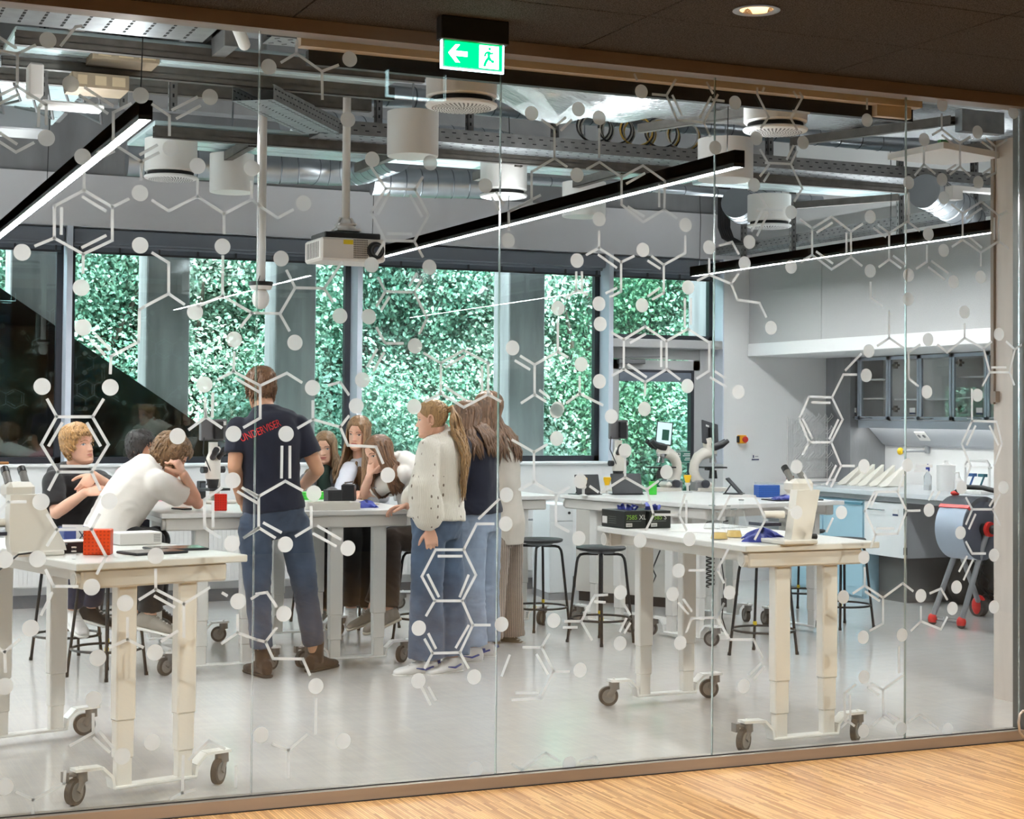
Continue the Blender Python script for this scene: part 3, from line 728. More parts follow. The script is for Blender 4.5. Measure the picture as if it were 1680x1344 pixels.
limb([U_(-.05, .72), U_(-.02, .48), U_(-.30, .28), U_(-.42, .10)], .011)
limb([U_(-.02, .48), U_(.16, .34), U_(.42, .32)], .011)
limb([U_(-.05, .70), U_(.18, .62), U_(.34, .68)], .008); limb([U_(-.05, .70), U_(-.3, .64), U_(-.4, .5)], .008)
sp([(mcx+.02*gh+.035*gh*math.cos(q*PI/6)*1.8, mcz+.83*gh+.06*gh*math.sin(q*PI/6)) for q in range(12)], 6.0385, 6.0408)
ar.build('running_man', M_sgreen, t)

c = at(1241, 17, z=3.118)
t = thing('downlight', 'round recessed downlight with a silver reflector in the dark corridor ceiling', 'lamp', (c.x, c.y, 3.12))
MB().lathe([(.090, 0), (.092, -.004), (.078, -.007), (.066, -.002), (.064, .0), (.09, .001)], n=40, cap=False).build('trim_ring', mat('trim_silver', (150, 150, 152), .3, metal=.7), t, True)
MB().lathe([(.066, .0), (.060, .03), (.045, .075), (.035, .09)], n=32, cap=False).build('reflector', mat('reflector_silver', (225, 215, 205), .4, metal=.35), t, True)
MB().lathe([(0, .088), (.036, .088)], n=24).build('lamp_disc', emit('downlight_glow', (255, 200, 140), 60), t)
# ================================================================== FURNITURE
M_lam = mat('laminate_white', (222, 221, 218), 0.32, noise=.015, nscale=5)
M_edgeb = mat('table_edge', (214, 210, 204), 0.45)
M_leg = mat('table_leg_white', (222, 220, 216), 0.42)
M_cast = mat('caster_grey', (112, 110, 108), 0.45)
M_tyre = mat('caster_tyre', (62, 60, 58), 0.6)
M_steel = mat('steel', (190, 190, 192), .25, metal=.9)
TH = .955
def T(px, py, z=TH): return at(px, py, z=z)

def lab_table(loc, rz, L, W, label, lx=.135):
    t = thing('lab_table', label, 'table', (loc[0], loc[1], 0), rz, 'white height adjustable lab tables on wheels')
    MB().box(-W/2, W/2, -L/2, L/2, TH-.03, TH, bev=.004).build('tabletop', [M_lam], t)
    fr = MB()
    for s in (-1, 1):
        y = s*(L/2-.055)
        fr.box(-W/2+.03, W/2-.085, y-.035, y+.035, TH-.105, TH-.03, bev=.008)
        fr.tube([(-W/2+.028, y, TH-.068), (-W/2+.012, y, TH-.068)], .034, 20)
        fr.box(s*(W/2-.12)-.02, s*(W/2-.12)+.02, -L/2+.08, L/2-.08, TH-.09, TH-.03)
    fr.build('frame', M_edgeb, t)
    MB().tube([(-W/2+.012, -(L/2-.055), TH-.068), (-W/2+.010, -(L/2-.055), TH-.068)], .024, 16).tube([(-W/2+.012, (L/2-.055), TH-.068), (-W/2+.010, (L/2-.055), TH-.068)], .024, 16).build('end_plug', mat('plug_grey', (200, 198, 194), .5), t)
    for s in (-1, 1):
        y = s*(L/2-.085)
        for q in (-1, 1):
            lg = MB()
            x = q*lx
            lg.box(x-.043, x+.043, y-.030, y+.030, .31, TH-.10, bev=.006).box(x-.038, x+.038, y-.026, y+.026, .158, .312, bev=.005).box(x-.033, x+.033, y-.022, y+.022, .045, .16, bev=.004)
            lg.build('leg', M_leg, t)
        ft = MB()
        ft.box(-lx-.05, lx+.05, y-.032, y+.032, .040, .052, bev=.003)
        for q in (-1, 1):
            pr = [(lx+.045, .046), (lx+.052, .09), (lx+.095, .132), (lx+.21, .134)]
            for i in range(3):
                (xa, za), (xb, zb) = pr[i], pr[i+1]
                dx, dz = xb-xa, zb-za; l = math.hypot(dx, dz); nx, nz = -dz/l*.006, dx/l*.006
                ft.add([(q*(xa+nx), y-.03, za+nz), (q*(xb+nx), y-.03, zb+nz), (q*(xb-nx), y-.03, zb-nz), (q*(xa-nx), y-.03, za-nz),
                        (q*(xa+nx), y+.03, za+nz), (q*(xb+nx), y+.03, zb+nz), (q*(xb-nx), y+.03, zb-nz), (q*(xa-nx), y+.03, za-nz)],
                       [(0, 1, 2, 3), (7, 6, 5, 4), (0, 4, 5, 1), (1, 5, 6, 2), (2, 6, 7, 3), (3, 7, 4, 0)])
            ft.tube([(q*(lx+.18), y, .134), (q*(lx+.18), y, .146)], .007, 8)
        ft.build('foot_bar', mat('foot_white', (232, 232, 230), .25), t)
        for q in (-1, 1):
            x = q*(lx+.18); dirx = -.8 if (q < 0) else -.6; a = math.atan2(-.45 if s < 0 else .2, dirx)
            ca, sa = math.cos(a), math.sin(a); wx, wy = x+ca*.032, y+sa*.032
            c = MB().tube([(x, y, .128), (x, y, .088)], [.028, .030], 20)
            for k in (-1, 1):
                ox, oy = -sa*.018*k, ca*.018*k
                c.tube([(x+ox, y+oy, .095), (wx+ox, wy+oy, .052)], .016, 10, flat=.35, upv=(-sa, ca, 0))
            if s < 0 and q < 0: c.box(-.05, .0, -.018, .018, .112, .122, TR(x-.02, y, 0, rz=0)).box(-.062, -.044, -.02, .02, .09, .13, TR(x-.01, y, 0))
            co = c.build('caster', M_cast, t, True)
            w = MB()
            w.tube([(wx-sa*.013, wy+ca*.013, .052), (wx+sa*.013, wy-ca*.013, .052)], .052, 28)
            w.build('wheel', M_tyre, co, True)
            w2 = MB().tube([(wx-sa*.0145, wy+ca*.0145, .052), (wx+sa*.0145, wy-ca*.0145, .052)], .037, 24)
            w2.build('hub', mat('caster_hub', (124, 122, 120), .5), co, True)
    return t
def rotp(c, a, p): return (c[0]+math.cos(a)*p[0]-math.sin(a)*p[1], c[1]+math.sin(a)*p[0]+math.cos(a)*p[1])
tabR = lab_table((4.42, 7.27), .025, 1.45, .76, 'white lab table at the right nearest the glass, carrying flasks and black glove boxes')
tabL = lab_table((1.237, 7.405), math.radians(15), 1.45, .76, 'white lab table at the left nearest the glass, carrying the orange rack')
lab_table((2.43, 10.42), 0, 1.45, .79, 'white lab table where the boy in the white T-shirt rests his elbow', .14)
lab_table((3.265, 10.42), 0, 1.45, .79, 'white lab table in front of the teacher and the girl in the knitted jumper', .14)
ang = math.radians(11.7); e = (math.cos(ang), math.sin(ang)); nn = (-math.sin(ang), math.cos(ang)); c0 = (5.70, 9.60)
lab_table((c0[0]+e[0]*.635+nn[0]*.37, c0[1]+e[1]*.635+nn[1]*.37), ang-PI/2, 1.27, .735, 'white lab table behind the flasks, carrying the microscopes with screens', .14)
lab_table((c0[0]+e[0]*.635+nn[0]*1.22, c0[1]+e[1]*.635+nn[1]*1.22), ang-PI/2, 1.27, .95, 'white lab table standing behind the microscope table, nearer the door', .14)
lab_table((4.86, 11.80), 0, 1.45, .79, 'white lab table near the window with an empty stool in front', .14)

M_seat = mat('stool_seat', (40, 42, 44), .5, noise=.05, nscale=20)
M_sleg = mat('stool_leg', (24, 24, 26), .4)
def stool_proto():
    t = thing('lab_stool', 'x', 'stool', (0, 0, 0), 0, 'black round lab stools')
    z = .655
    MB().lathe([(0, z-.026), (.150, z-.026), (.168, z-.018), (.172, z-.006), (.166, z), (0, z+.003)], n=40).build('seat', M_seat, t, True, angle=60)
    MB().lathe([(0, z-.046), (.085, z-.046), (.11, z-.028), (0, z-.026)], n=28).build('seat_plate', mat('stool_plate', (120, 122, 124), .4, metal=.6), t, True)
    for k in range(4):
        a = PI/4+k*PI/2; ca, sa = math.cos(a), math.sin(a)
        pts = [(.02, z-.052), (.115, z-.052), (.142, z-.058), (.158, z-.08), (.165, z-.11), (.225, .012)]
        MB().tube([(r*ca, r*sa, zz) for r, zz in pts], .0095, 10).tube([(.2255*ca, .2255*sa, .02), (.2275*ca, .2275*sa, 0)], .012, 10).build('leg', M_sleg, t, True)
    r = .205
    MB().tube([(r*math.cos(q*PI/14), r*math.sin(q*PI/14), .165) for q in range(29)], .008, 8, cap=False).build('foot_ring', M_sleg, t, True)
    b = MB()
    for k in (0, 2): b.box(-.006, .006, -.011, .011, -.012, .012, TR(.2*math.cos(PI/4+k*PI/2), .2*math.sin(PI/4+k*PI/2), .182))
    b.build('clip', mat('clip_yellow', (214, 184, 40), .5), t)
    return t
def under(px, y): q = at(px, 885, y=y); return q.x, q.y
sA = at(885, 880, y=10.90); sE = at(1318, 1004, z=0)
ST = [(sA.x, sA.y, .2, 'black lab stool standing alone beside the girl in ribbed trousers'), (5.13, 10.12, .35, 'black lab stool in front of the beige cabinet, left of the right table'),
      (5.86, 9.22, .5, 'black lab stool under the right front table beside the coiled cord'), (7.20, 10.25, .1, 'black lab stool behind the right end of the right front table'),
      (sE.x, sE.y, .4, 'black lab stool seen between the legs of the right front table'), (*under(112, 10.55), .3, 'black lab stool under the blond boy in black'),
      (*under(178, 9.86), .6, 'black lab stool under the boy in the white T-shirt'), (*under(214, 11.57), .2, 'black lab stool under the boy in the pink hoodie'),
      (1.28, 12.2, .2, 'black lab stool standing alone by the radiator at the far left'), (*under(528, 11.92), .7, 'black lab stool under the girl with wavy hair in grey'),
      (*under(608, 11.47), .1, 'black lab stool under the girl with very long brown hair'), (*under(700, 10.62), .5, 'black lab stool under the girl leaning on her hand'), (5.0, 12.85, .9, 'black lab stool by the window behind the other empty stool')]
s0 = stool_proto()
for i, (x, y, a, lb) in enumerate(ST):
    if i == 0: s0.location = (x, y, 0); s0.rotation_euler = (0, 0, a); s0['label'] = lb
    else: dup(s0, (x, y, 0), a, lb)

# cabinets and counter along the right wall
M_cab = mat('cabinet_white', (228, 229, 230), .4)
M_cabs = mat('cabinet_beige', (206, 200, 192), .5)
M_cgrey = mat('cabinet_grey', (150, 152, 155), .5)
M_blue = mat('cabinet_pale_blue', (164, 198, 214), .45)
M_lab_navy = mat('label_navy', (44, 60, 96), .5)
t = thing('storage_cabinet', 'beige cabinet block with a black plinth behind the black stools', 'cabinet', (6.10, 12.50, 0), math.atan2(11.44-12.50, 6.746-6.10))
MB().box(0, 1.24, 0, .55, .08, .86, bev=.003).build('body', M_cabs, t)
MB().box(.02, 1.22, .02, .54, 0, .08).build('plinth', M_black, t)
t = thing('storage_cabinet', 'white pedestal cabinet with a small lock beside the window table', 'cabinet', (5.88, 12.56, 0), -.15)
MB().box(0, .21, 0, .5, .06, .80, bev=.003).build('body', M_cab, t)
MB().box(.005, .205, -.012, 0, .665, .795).build('drawer', M_cab, t)
MB().box(.005, .205, -.012, 0, .07, .655).build('door', M_cab, t)
MB().tube([(.17, -.012, .73), (.17, -.018, .73)], .012, 12).build('lock', M_black, t, True)
MB().box(.0, .21, .0, .5, 0, .06).build('plinth', M_cgrey, t)

wt = thing('worktop', 'long pale worktop along the right wall under the glass cabinets', 'worktop')
MB().box(8.43, 9.65, 7.4, WY-.02, .89, .93, bev=.004).build('slab', mat('worktop_pale', (208, 212, 216), .3), wt)
MB().box(8.45, 8.47, 7.4, WY-.02, .85, .89).build('front_rail', M_cgrey, wt)
t = thing('base_cabinet', 'pale blue base cabinet under the worktop near the corner', 'cabinet')
MB().box(8.48, 9.0, 11.75, 12.95, .0, .845).build('body', M_blue, t)
for k in range(2): MB().box(8.462, 8.48, 11.76+k*.6, 12.34+k*.6, .02, .83).build('door', M_blue, t)
MB().box(8.455, 8.463, 11.76, 12.94, .80, .82).build('handle_rail', mat('rail_teal', (90, 140, 160), .4), t)
t = thing('base_cabinet', 'white hung base cabinet with a bar handle under the worktop', 'cabinet')
MB().box(8.48, 9.3, 11.17, 11.74, .39, .845).build('body', M_cgrey, t)
d = MB().box(8.46, 8.48, 11.18, 11.73, .39, .84, bev=.002).build('door', M_cab, t)
MB().tube([(8.46, 11.45, .775), (8.435, 11.45, .775), (8.435, 11.66, .775), (8.46, 11.66, .775)], .006, 8).build('handle', M_steel, d, True)
MB().box(8.456, 8.4605, 11.26, 11.33, .74, .79).build('label_card', M_pwhite, d)
MB().box(8.455, 8.4604, 11.26, 11.33, .735, .75).build('label_strip', M_lab_navy, d)
h = MB()
for z in (.45, .77): h.box(8.455, 8.48, 11.165, 11.185, z-.03, z+.03)
h.build('hinge', M_dark, t)
t = thing('plinth_board', 'dark grey panel below the white hung cabinet', 'panel'); MB().box(8.62, 9.3, 11.35, 11.74, 0, .385).build('panel', mat('panel_dark', (112, 110, 108), .6), t)
bag = MB(); rb_ = random.Random(5)
rings = []
for i in range(9):
    s = i/8; r = .16*math.sin(PI*min(.95, max(.06, s*.82+.12)))
    rings.append([(9.05+r*1.1*math.cos(a)*(1+.12*math.sin(3*a+i)), 11.12+r*1.0*math.sin(a)*(1+.1*math.cos(4*a+i)), .38*s) for a in [2*PI*k/20 for k in range(20)]])
bag.loft(rings)
tag(bag.build('dark_bag', mat('bag_dark', (70, 66, 62), .6, noise=.3, nscale=9, bump=.6, bscale=12), None, True), 'dark crumpled bag under the worktop beside the hung cabinet', 'bag')
m = MB()
for k in range(3): m.tube([(9.0+.0*k, 10.95-.06*k, .40), (8.95, 10.85, .2), (9.02+.05*k, 10.8, .08), (9.15, 10.9, .02)], .008, 6)
tag(m.build('hose', M_cable, None, True), 'black hose hanging under the worktop beside the dark bag', 'hose')
tag(MB().tube([(9.2, 10.3, .42), (9.05, 10.25, .42), (9.05, 10.25, .30), (9.25, 10.2, .30)], .018, 10).tube([(9.1, 10.12, .46), (9.1, 10.12, .24)], .02, 10).build('water_pipes', M_steel, None, True), 'steel water pipes under the worktop at the right edge', 'pipe')

# upper cabinets: three double units with glass doors
M_cframe = mat('cabinet_alu', (172, 182, 194), .35, metal=.4)
M_cglass = pane_mat('cabinet_glass', (.975, .985, .98), 1.7)
y_edges = [at(px, 690, x=9.3).y for px in (1365, 1457, 1561, 1680)]
cnames = ['wall cabinet with two glass doors nearest the corner', 'wall cabinet with two glass doors, middle of three', 'wall cabinet with two glass doors nearest the white end panel']
for k in range(3):
    y1, y0 = y_edges[k], y_edges[k+1]
    t = thing('wall_cabinet', cnames[k], 'cabinet', (0, 0, 0), 0, 'glass fronted wall cabinets')
    b = MB().box(9.32, 9.65, y0, y1, 1.525, 1.54).box(9.32, 9.65, y0, y1, 2.10, 2.115).box(9.32, 9.65, y0, y0+.015, 1.525, 2.115).box(9.32, 9.65, y1-.015, y1, 1.525, 2.115).box(9.63, 9.65, y0, y1, 1.525, 2.115)
    b.build('carcass', M_cab, t)
    for zz in ((1.72, 1.90) if k != 1 else (1.71,)):
        MB().box(9.36, 9.63, y0+.015, y1-.015, zz, zz+.014).build('shelf', M_cab, t)
    ym = (y0+y1)/2
    for q, (a, bb) in enumerate(((y0+.004, ym-.003), (ym+.003, y1-.004))):
        d = MB().box(9.30, 9.32, a, a+.03, 1.53, 2.112).box(9.30, 9.32, bb-.03, bb, 1.53, 2.112).box(9.30, 9.32, a, bb, 1.53, 1.56).box(9.30, 9.32, a, bb, 2.082, 2.112)
        d = d.build('door', M_cframe, t)
        MB().box(9.308, 9.312, a+.03, bb-.03, 1.56, 2.082).build('pane', M_cglass, d)
        yh = bb-.2 if q == 0 else a+.06
        MB().tube([(9.30, yh, 1.545), (9.282, yh, 1.545), (9.282, yh+.16, 1.545), (9.30, yh+.16, 1.545)], .005, 8).build('handle', M_steel, d, True)
        if q == 1:
            MB().box(9.298, 9.3085, a+.05, a+.13, 1.585, 1.64).build('label_card', M_pwhite, d)
            MB().box(9.297, 9.3086, a+.05, a+.13, 1.583, 1.597).build('label_strip', M_lab_navy, d)
        h = MB()
        for zz in (1.63, 2.03):
            yy = bb-.07 if q == 1 else a+.07
            if q == 1: h.box(9.314, 9.345, yy-.04, yy+.04, zz-.010, zz+.010).box(9.314, 9.345, yy-.012, yy+.012, zz-.03, zz+.03).tube([(9.312, yy, zz), (9.316, yy, zz)], .02, 12)
        if h.v: h.build('hinge', mat('hinge_bronze', (96, 88, 80), .4, metal=.4), d)
tag(MB().box(9.33, 9.645, 10.6, 13.04, 1.475, 1.523).box(9.33, 9.342, 10.6, 13.04, 1.452, 1.475).build('light_pelmet', mat('pelmet', (176, 184, 194), .5)), 'grey pelmet strip with a lamp under the wall cabinets', 'pelmet')
MB().box(9.355, 9.385, 10.65, 13.0, 1.468, 1.4745).build('lamp_strip', emit('pelmet_glow', (255, 250, 244), 8), bpy.data.objects['light_pelmet'])
t = thing('socket_rail', 'grey sloping socket rail under the wall cabinets', 'socket rail')
MB().add([(9.42, 10.6, 1.47), (9.42, 13.02, 1.47), (9.60, 13.02, 1.30), (9.60, 10.6, 1.30), (9.65, 10.6, 1.47), (9.65, 13.02, 1.47), (9.65, 13.02, 1.28), (9.65, 10.6, 1.28)], [(0, 1, 2, 3), (0, 4, 5, 1), (3, 2, 6, 7), (4, 7, 6, 5), (0, 3, 7, 4), (1, 5, 6, 2)]).build('rail', mat('rail_grey', (170, 174, 180), .5), t)
for px, lb in ((1390, 'switch'), (1415, 'socket'), (1514, 'socket')):
    p = at(px, 712, x=9.51)
    M = TR(9.505, p.y, 1.385, ry=math.radians(-43))
    s = MB().box(-.008, .004, -.075, .075, -.055, .055, M, bev=.004)
    so = s.build('socket_plate' if lb == 'socket' else 'switch_plate', M_pwhite, t)
    hs = MB()
    if lb == 'socket':
        for q in (-1, 1): hs.tube([M @ Vector((-.0085, q*.035, .005)), M @ Vector((-.0095, q*.035, .005))], .02, 14)
        hs.build('outlet', mat('outlet_grey', (120, 122, 126), .5), so)
p = at(1520, 735, x=9.62)
t = thing('wall_tap', 'small grey wall tap with a yellow knob under the wall cabinets', 'tap', (9.64, p.y, p.z))
MB().box(-.03, .01, -.02, .02, -.05, .05, bev=.005).tube([(-.02, 0, -.03), (-.12, .06, -.03), (-.16, .16, -.035)], .012, 10).build('body', mat('tap_grey', (150, 154, 158), .4), t, True)
MB().ball((-.17, .19, -.035), (.03, .03, .035), 14).build('knob', mat('yellow_knob', (232, 190, 20), .4), t, True)

# things on the worktop: tilted trays, bottles, canister, kettle rack
WT = .93
def on_wt(px, x): p = at(px, 800, x=x); return p.y
for k, px in enumerate((1396, 1411, 1423, 1438, 1452)):
    y = on_wt(px, 9.0-.0*k); 
    o = MB().add([(-.16, 0, 0), (.16, 0, 0), (.16, .05, 0), (-.16, .05, 0), (-.10, -.02, .01), (.16, -.02, .19), (.16, .012, .19), (-.16, .02, .02)], [(0, 1, 2, 3), (0, 4, 5, 1), (1, 5, 6, 2), (3, 2, 6, 7), (4, 7, 6, 5), (0, 3, 7, 4)])
    o = o.build('tilted_tray', mat('tray_cream', (236, 232, 222), .5), None, loc=(9.0+.02*k, y, WT+.001)); o.rotation_euler = (0, 0, .25)
    tag(o, 'cream tilted file tray on the worktop, %s from the corner' % ['first', 'second', 'third', 'fourth', 'fifth'][k], 'tray', 'cream tilted trays on the worktop')
y = on_wt(1552, 9.1)
t = thing('canister', 'white round canister with a lid on the worktop', 'canister', (9.1, y, WT), 0)
MB().lathe([(0, 0), (.075, 0), (.078, .02), (.078, .2), (0, .2)], n=32).build('body', M_pwhite, t, True, angle=50)
MB().lathe([(.079, .2), (.08, .215), (.03, .225), (.02, .235), (.022, .255), (0, .258)], n=32).build('lid', M_pwhite, t, True, angle=50)
y = on_wt(1522, 9.0)
t = thing('spray_bottle', 'clear squeeze bottle with a blue cap on the worktop', 'bottle', (9.0, y, WT), 0)
M_clear = mat('clear_plastic', (236, 240, 242), .08, trans=.85)
MB().lathe([(0, 0), (.032, 0), (.034, .01), (.034, .12), (.014, .15), (.014, .165), (0, .165)], n=24).build('body', M_clear, t, True, angle=50)
MB().lathe([(.017, .165), (.018, .195), (.006, .20), (.005, .225), (0, .226)], n=20).build('cap', mat('cap_blue', (44, 60, 150), .4), t, True)
y = on_wt(1573, 9.0)
t = thing('soap_dispenser', 'white pump soap bottle on the worktop beside the canister', 'bottle', (9.0, y, WT), 0)
MB().lathe([(0, 0), (.035, 0), (.037, .01), (.037, .10), (.012, .12), (.012, .135), (0, .135)], n=24).build('body', M_pwhite, t, True, angle=50)
MB().tube([(0, 0, .135), (0, 0, .165), (-.045, 0, .163)], .006, 8).build('pump', M_pwhite, t, True)
y = on_wt(1603, 9.0)
t = thing('glassware_rack', 'white lab stand with blue and green clips on the worktop', 'stand', (9.0, y, WT), 0)
MB().box(-.1, .1, -.17, .17, 0, .03, bev=.006).build('base', M_pwhite, t)
MB().tube([(0, -.15, .03), (0, -.15, .24), (0, -.12, .27), (0, .12, .27), (0, .15, .24), (0, .15, .03)], .012, 10).box(-.02, .02, -.16, .16, .21, .225).build('frame', M_pwhite, t, True)
for q, c in ((-.07, (40, 96, 110)), (.06, (40, 90, 150))):
    MB().box(-.02, .02, q-.035, q+.035, .14, .165).tube([(0, q-.02, .15), (0, q+.03, .06)], .008, 8).build('clip', mat('clip_%d' % c[2], c, .4), t)
# paper sheets on the worktop near the corner
for k, (px, x) in enumerate(((1300, 8.7), (1322, 8.62))):
    y = at(px, 795, x=x).y
    o = MB().box(-.11, .11, -.16, .16, 0, .004+.004*k).build('paper_stack', M_pwhite, None, loc=(x, y, WT)); o.rotation_euler = (0, 0, .3+k*.5)
    tag(o, ['thin paper stack on the worktop nearest the corner', 'thin paper stack on the worktop behind the slanted white microscope'][k], 'paper')

# white wire drying rack on the niche wall
p0 = at(1297, 690, y=13.40); p1 = at(1362, 690, y=13.40); zt = at(1300, 688, y=13.4).z; zb = at(1300, 782, y=13.4).z
t = thing('drying_rack', 'white wire drying rack with pegs on the niche wall', 'rack', (0, 0, 0))
M_wire = mat('wire_white', (232, 232, 232), .4)
m = MB(); nx = 16
x0, x1 = p0.x, p1.x-.02
for i in range(nx+1):
    x = x0+(x1-x0)*i/nx; m.tube([(x, 13.42, zb), (x, 13.42, zt)], .0022, 5)
for j in range(13):
    z = zb+(zt-zb)*j/12; m.tube([(x0, 13.42, z), (x1, 13.42, z)], .0022, 5)
m.build('grid', M_wire, t)
m = MB()
for j in range(5):
    for i in range(6):
        x = x0+.05+(x1-x0-.08)*i/5; z = zb+.1+(zt-zb-.08)*j/4
        m.tube([(x, 13.42, z-.05), (x, 13.32, z+.01), (x, 13.31, z+.04), (x+.03, 13.32, z+.01), (x+.03, 13.42, z-.05)], .003, 5)
m.build('pegs', M_wire, t, True)
m = MB().tube([(x0-.02, 13.42, zb-.03), (x0-.02, 13.42, zt+.02)], .006, 8).tube([(x1, 13.42, zb-.03), (x1, 13.42, zt+.02)], .006, 8).box(x0-.03, x1+.02, 13.28, 13.43, zb-.045, zb-.02)
m.build('drip_tray', M_pwhite, t)
MB().box(x0-.06, x0-.025, 13.30, 13.38, zb-.045, zb+.01).build('red_clip', mat('clip_red', (150, 30, 34), .4), t)

# wall fittings right of the door
p = at(1216, 721, y=WY)
t = thing('emergency_stop', 'yellow emergency stop box with a red button on the white wall', 'switch', (p.x, WY-.03, p.z))
MB().box(-.045, .03, -.02, .03, -.038, .04, bev=.004).build('box', mat('stop_yellow', (232, 170, 30), .45), t)
MB().tube([(.0, -.02, 0), (.0, -.045, 0)], [.02, .03], 20).tube([(0, -.045, 0), (0, -.055, 0)], [.03, .026], 20).build('button', mat('stop_red', (198, 48, 40), .4), t, True)
MB().box(-.05, -.045, -.015, .03, -.03, .03).build('side_cover', M_black, t)
p = at(1239, 750, y=WY)
t = thing('wall_label', 'small white and navy notice label on the white wall', 'label', (p.x, WY-.004, p.z))
MB().box(-.04, .04, 0, .003, -.022, .028).build('card', M_pwhite, t)
MB().box(-.04, .04, -.001, .003, -.03, -.018).box(-.028, -.016, -.001, .002, -.008, .018).box(-.005, .03, -.001, .002, .003, .008).build('print', M_lab_navy, t)
# green escape notice on the door glass
pa = at(1105, 741, y=13.6); pb = at(1148, 759, y=13.6)
t = thing('escape_notice', 'green escape notice with a running man stuck on the door glass', 'sign', (0, 0, 0))
MB().box(pa.x, pb.x, 13.604, 13.607, pb.z, pa.z).build('plate', mat('notice_green', (52, 116, 100), .4), t)
w, h = pb.x-pa.x, pa.z-pb.z
m = MB().box(pa.x-.004, pb.x+.004, 13.6065, 13.608, pb.z-.004, pa.z+.004).box(pa.x+w*.05, pa.x+w*.27, 13.602, 13.6045, pb.z+h*.1, pa.z-h*.1)
for k, (u0, u1, v) in enumerate(((.40, .92, .78), (.36, .95, .62), (.45, .90, .40), (.42, .92, .24))): m.box(pa.x+w*u0, pa.x+w*u1, 13.602, 13.6045, pb.z+h*(v-.045), pb.z+h*(v+.045))
m.build('white_print', M_pwhite, t)
m = MB(); cx, cz = pa.x+w*.16, pb.z
m.ball((cx+.01, 13.601, cz+h*.76), (.010, .003, .010), 10).tube([(cx+.004, 13.601, cz+h*.66), (cx-.004, 13.601, cz+h*.44), (cx-.03, 13.601, cz+h*.2)], .006, 6).tube([(cx-.004, 13.601, cz+h*.44), (cx+.018, 13.601, cz+h*.36), (cx+.02, 13.601, cz+h*.16)], .006, 6).tube([(cx-.024, 13.601, cz+h*.5), (cx+.004, 13.601, cz+h*.62), (cx+.026, 13.601, cz+h*.5)], .005, 6)
m.build('running_man', mat('notice_dark', (36, 80, 70), .5), t)
# radiators below the windows
for k, (xa, xb) in enumerate(((.2, 1.95), (2.15, 4.2), (4.5, 6.2))):
    t = thing('radiator', ['white panel radiator under the leftmost window', 'white panel radiator behind the seated group', 'white panel radiator behind the empty stools'][k], 'radiator', (0, 0, 0), 0, 'white radiators under the windows')
    MB().box(xa, xb, WY-.13, WY-.06, .17, .62, bev=.01).box(xa+.2, xa+.24, WY-.07, WY-.002, .3, .5).box(xb-.24, xb-.2, WY-.07, WY-.002, .3, .5).build('panel', M_pwhite, t)
    g = MB(); n = int((xb-xa)/.035)
    for i in range(n): g.box(xa+.02+i*.035, xa+.034+i*.035, WY-.136, WY-.12, .2, .6)
    g.build('fins', M_pwhite, t)
    MB().box(xa+.02, xb-.02, WY-.128, WY-.062, .615, .63).build('top_grille', M_cgrey, t)
struct('baseboard_back', MB().box(-3, 6.9, WY-.012, WY, 0, .10), mat('skirting_grey', (110, 112, 116), .6))
tag(MB().box(1.30, 1.62, WY-.02, WY+.03, 1.131, 1.152, bev=.004).build('wooden_block', mat('raw_wood', (176, 122, 70), .6, noise=.2, nscale=10)), 'small wooden block on the sill of the leftmost window', 'block')
# the long coiled cord and white post under the right tables
t = thing('service_post', 'white round service post with a black coiled cord under the right tables', 'post', (5.98, 10.02, 0))
MB().lathe([(0, 0), (.09, 0), (.09, .03), (.035, .05), (.035, .82), (0, .82)], n=24).build('post', M_leg, t, True, angle=50)
c = MB(); c.tube([(-.06+.028*math.cos(q*.9), -.02+.028*math.sin(q*.9), .82-.0042*q) for q in range(110)], .005, 5)
c.tube([(.055+.022*math.cos(q*.9), -.03+.022*math.sin(q*.9), .82-.0042*q) for q in range(60)], .005, 5).tube([(.0, -.05, .62), (.03, -.06, .4), (.02, -.05, .15), (.06, -.04, .05)], .004, 6)
c.build('coiled_cord', M_cable, t, True)
p = at(1072, 930, y=9.9)
tag(MB().tube([at(1083, 903, y=9.9), at(1074, 925, y=9.9), at(1066, 945, y=9.9), at(1071, 957, y=9.9), at(1076, 945, y=9.9), at(1068, 928, y=9.9)], .005, 6).build('looped_cable', M_cable, None, True), 'black looped cable hanging below the microscope table', 'cable')

# drum on a wheeled A-frame at the right
M_drum = mat('drum_shell', (172, 186, 202), .3); M_drumd = mat('drum_dark', (84, 90, 102), .4); M_red = mat('signal_red', (206, 44, 40), .4)
t = thing('drum_stand', 'grey drum on a red footed A frame stand beside the white end panel', 'drum', (0, 0, 0))
fc_ = at(1612, 868, y=9.75); R_ = .232
vd = (fc_-_O).normalized(); sd = Vector((vd.y, -vd.x, 0)).normalized()
ax = (-vd*math.cos(math.radians(52))+sd*math.sin(math.radians(52))); ax.z = 0; ax.normalize()
bk = fc_-ax*.25
MB().tube([bk, fc_], R_, 48).build('shell', M_drum, t, True)
f2 = MB().tube([fc_, fc_+ax*.006], [R_, R_*.985], 48); f2.build('end_face', M_drumd, t, True)
sx = ax.cross(Vector((0, 0, 1)))
cov = MB()
for i in range(9):
    pass
vs = []; NN = 14
for q in range(NN+1):
    a = math.radians(48+(132-48)*q/NN)
    for (rr, off) in ((R_+.006, -.258), (R_+.006, .012), (R_-.03, .012), (R_-.03, -.258)):
        vs.append(tuple(fc_+ax*off+sx*(rr*math.cos(a))+Vector((0, 0, rr*math.sin(a)))))
fs = []
for q in range(NN):
    for k in range(4): fs.append((q*4+k, q*4+(k+1) % 4, (q+1)*4+(k+1) % 4, (q+1)*4+k))
fs += [(0, 1, 2, 3), (NN*4+3, NN*4+2, NN*4+1, NN*4)]
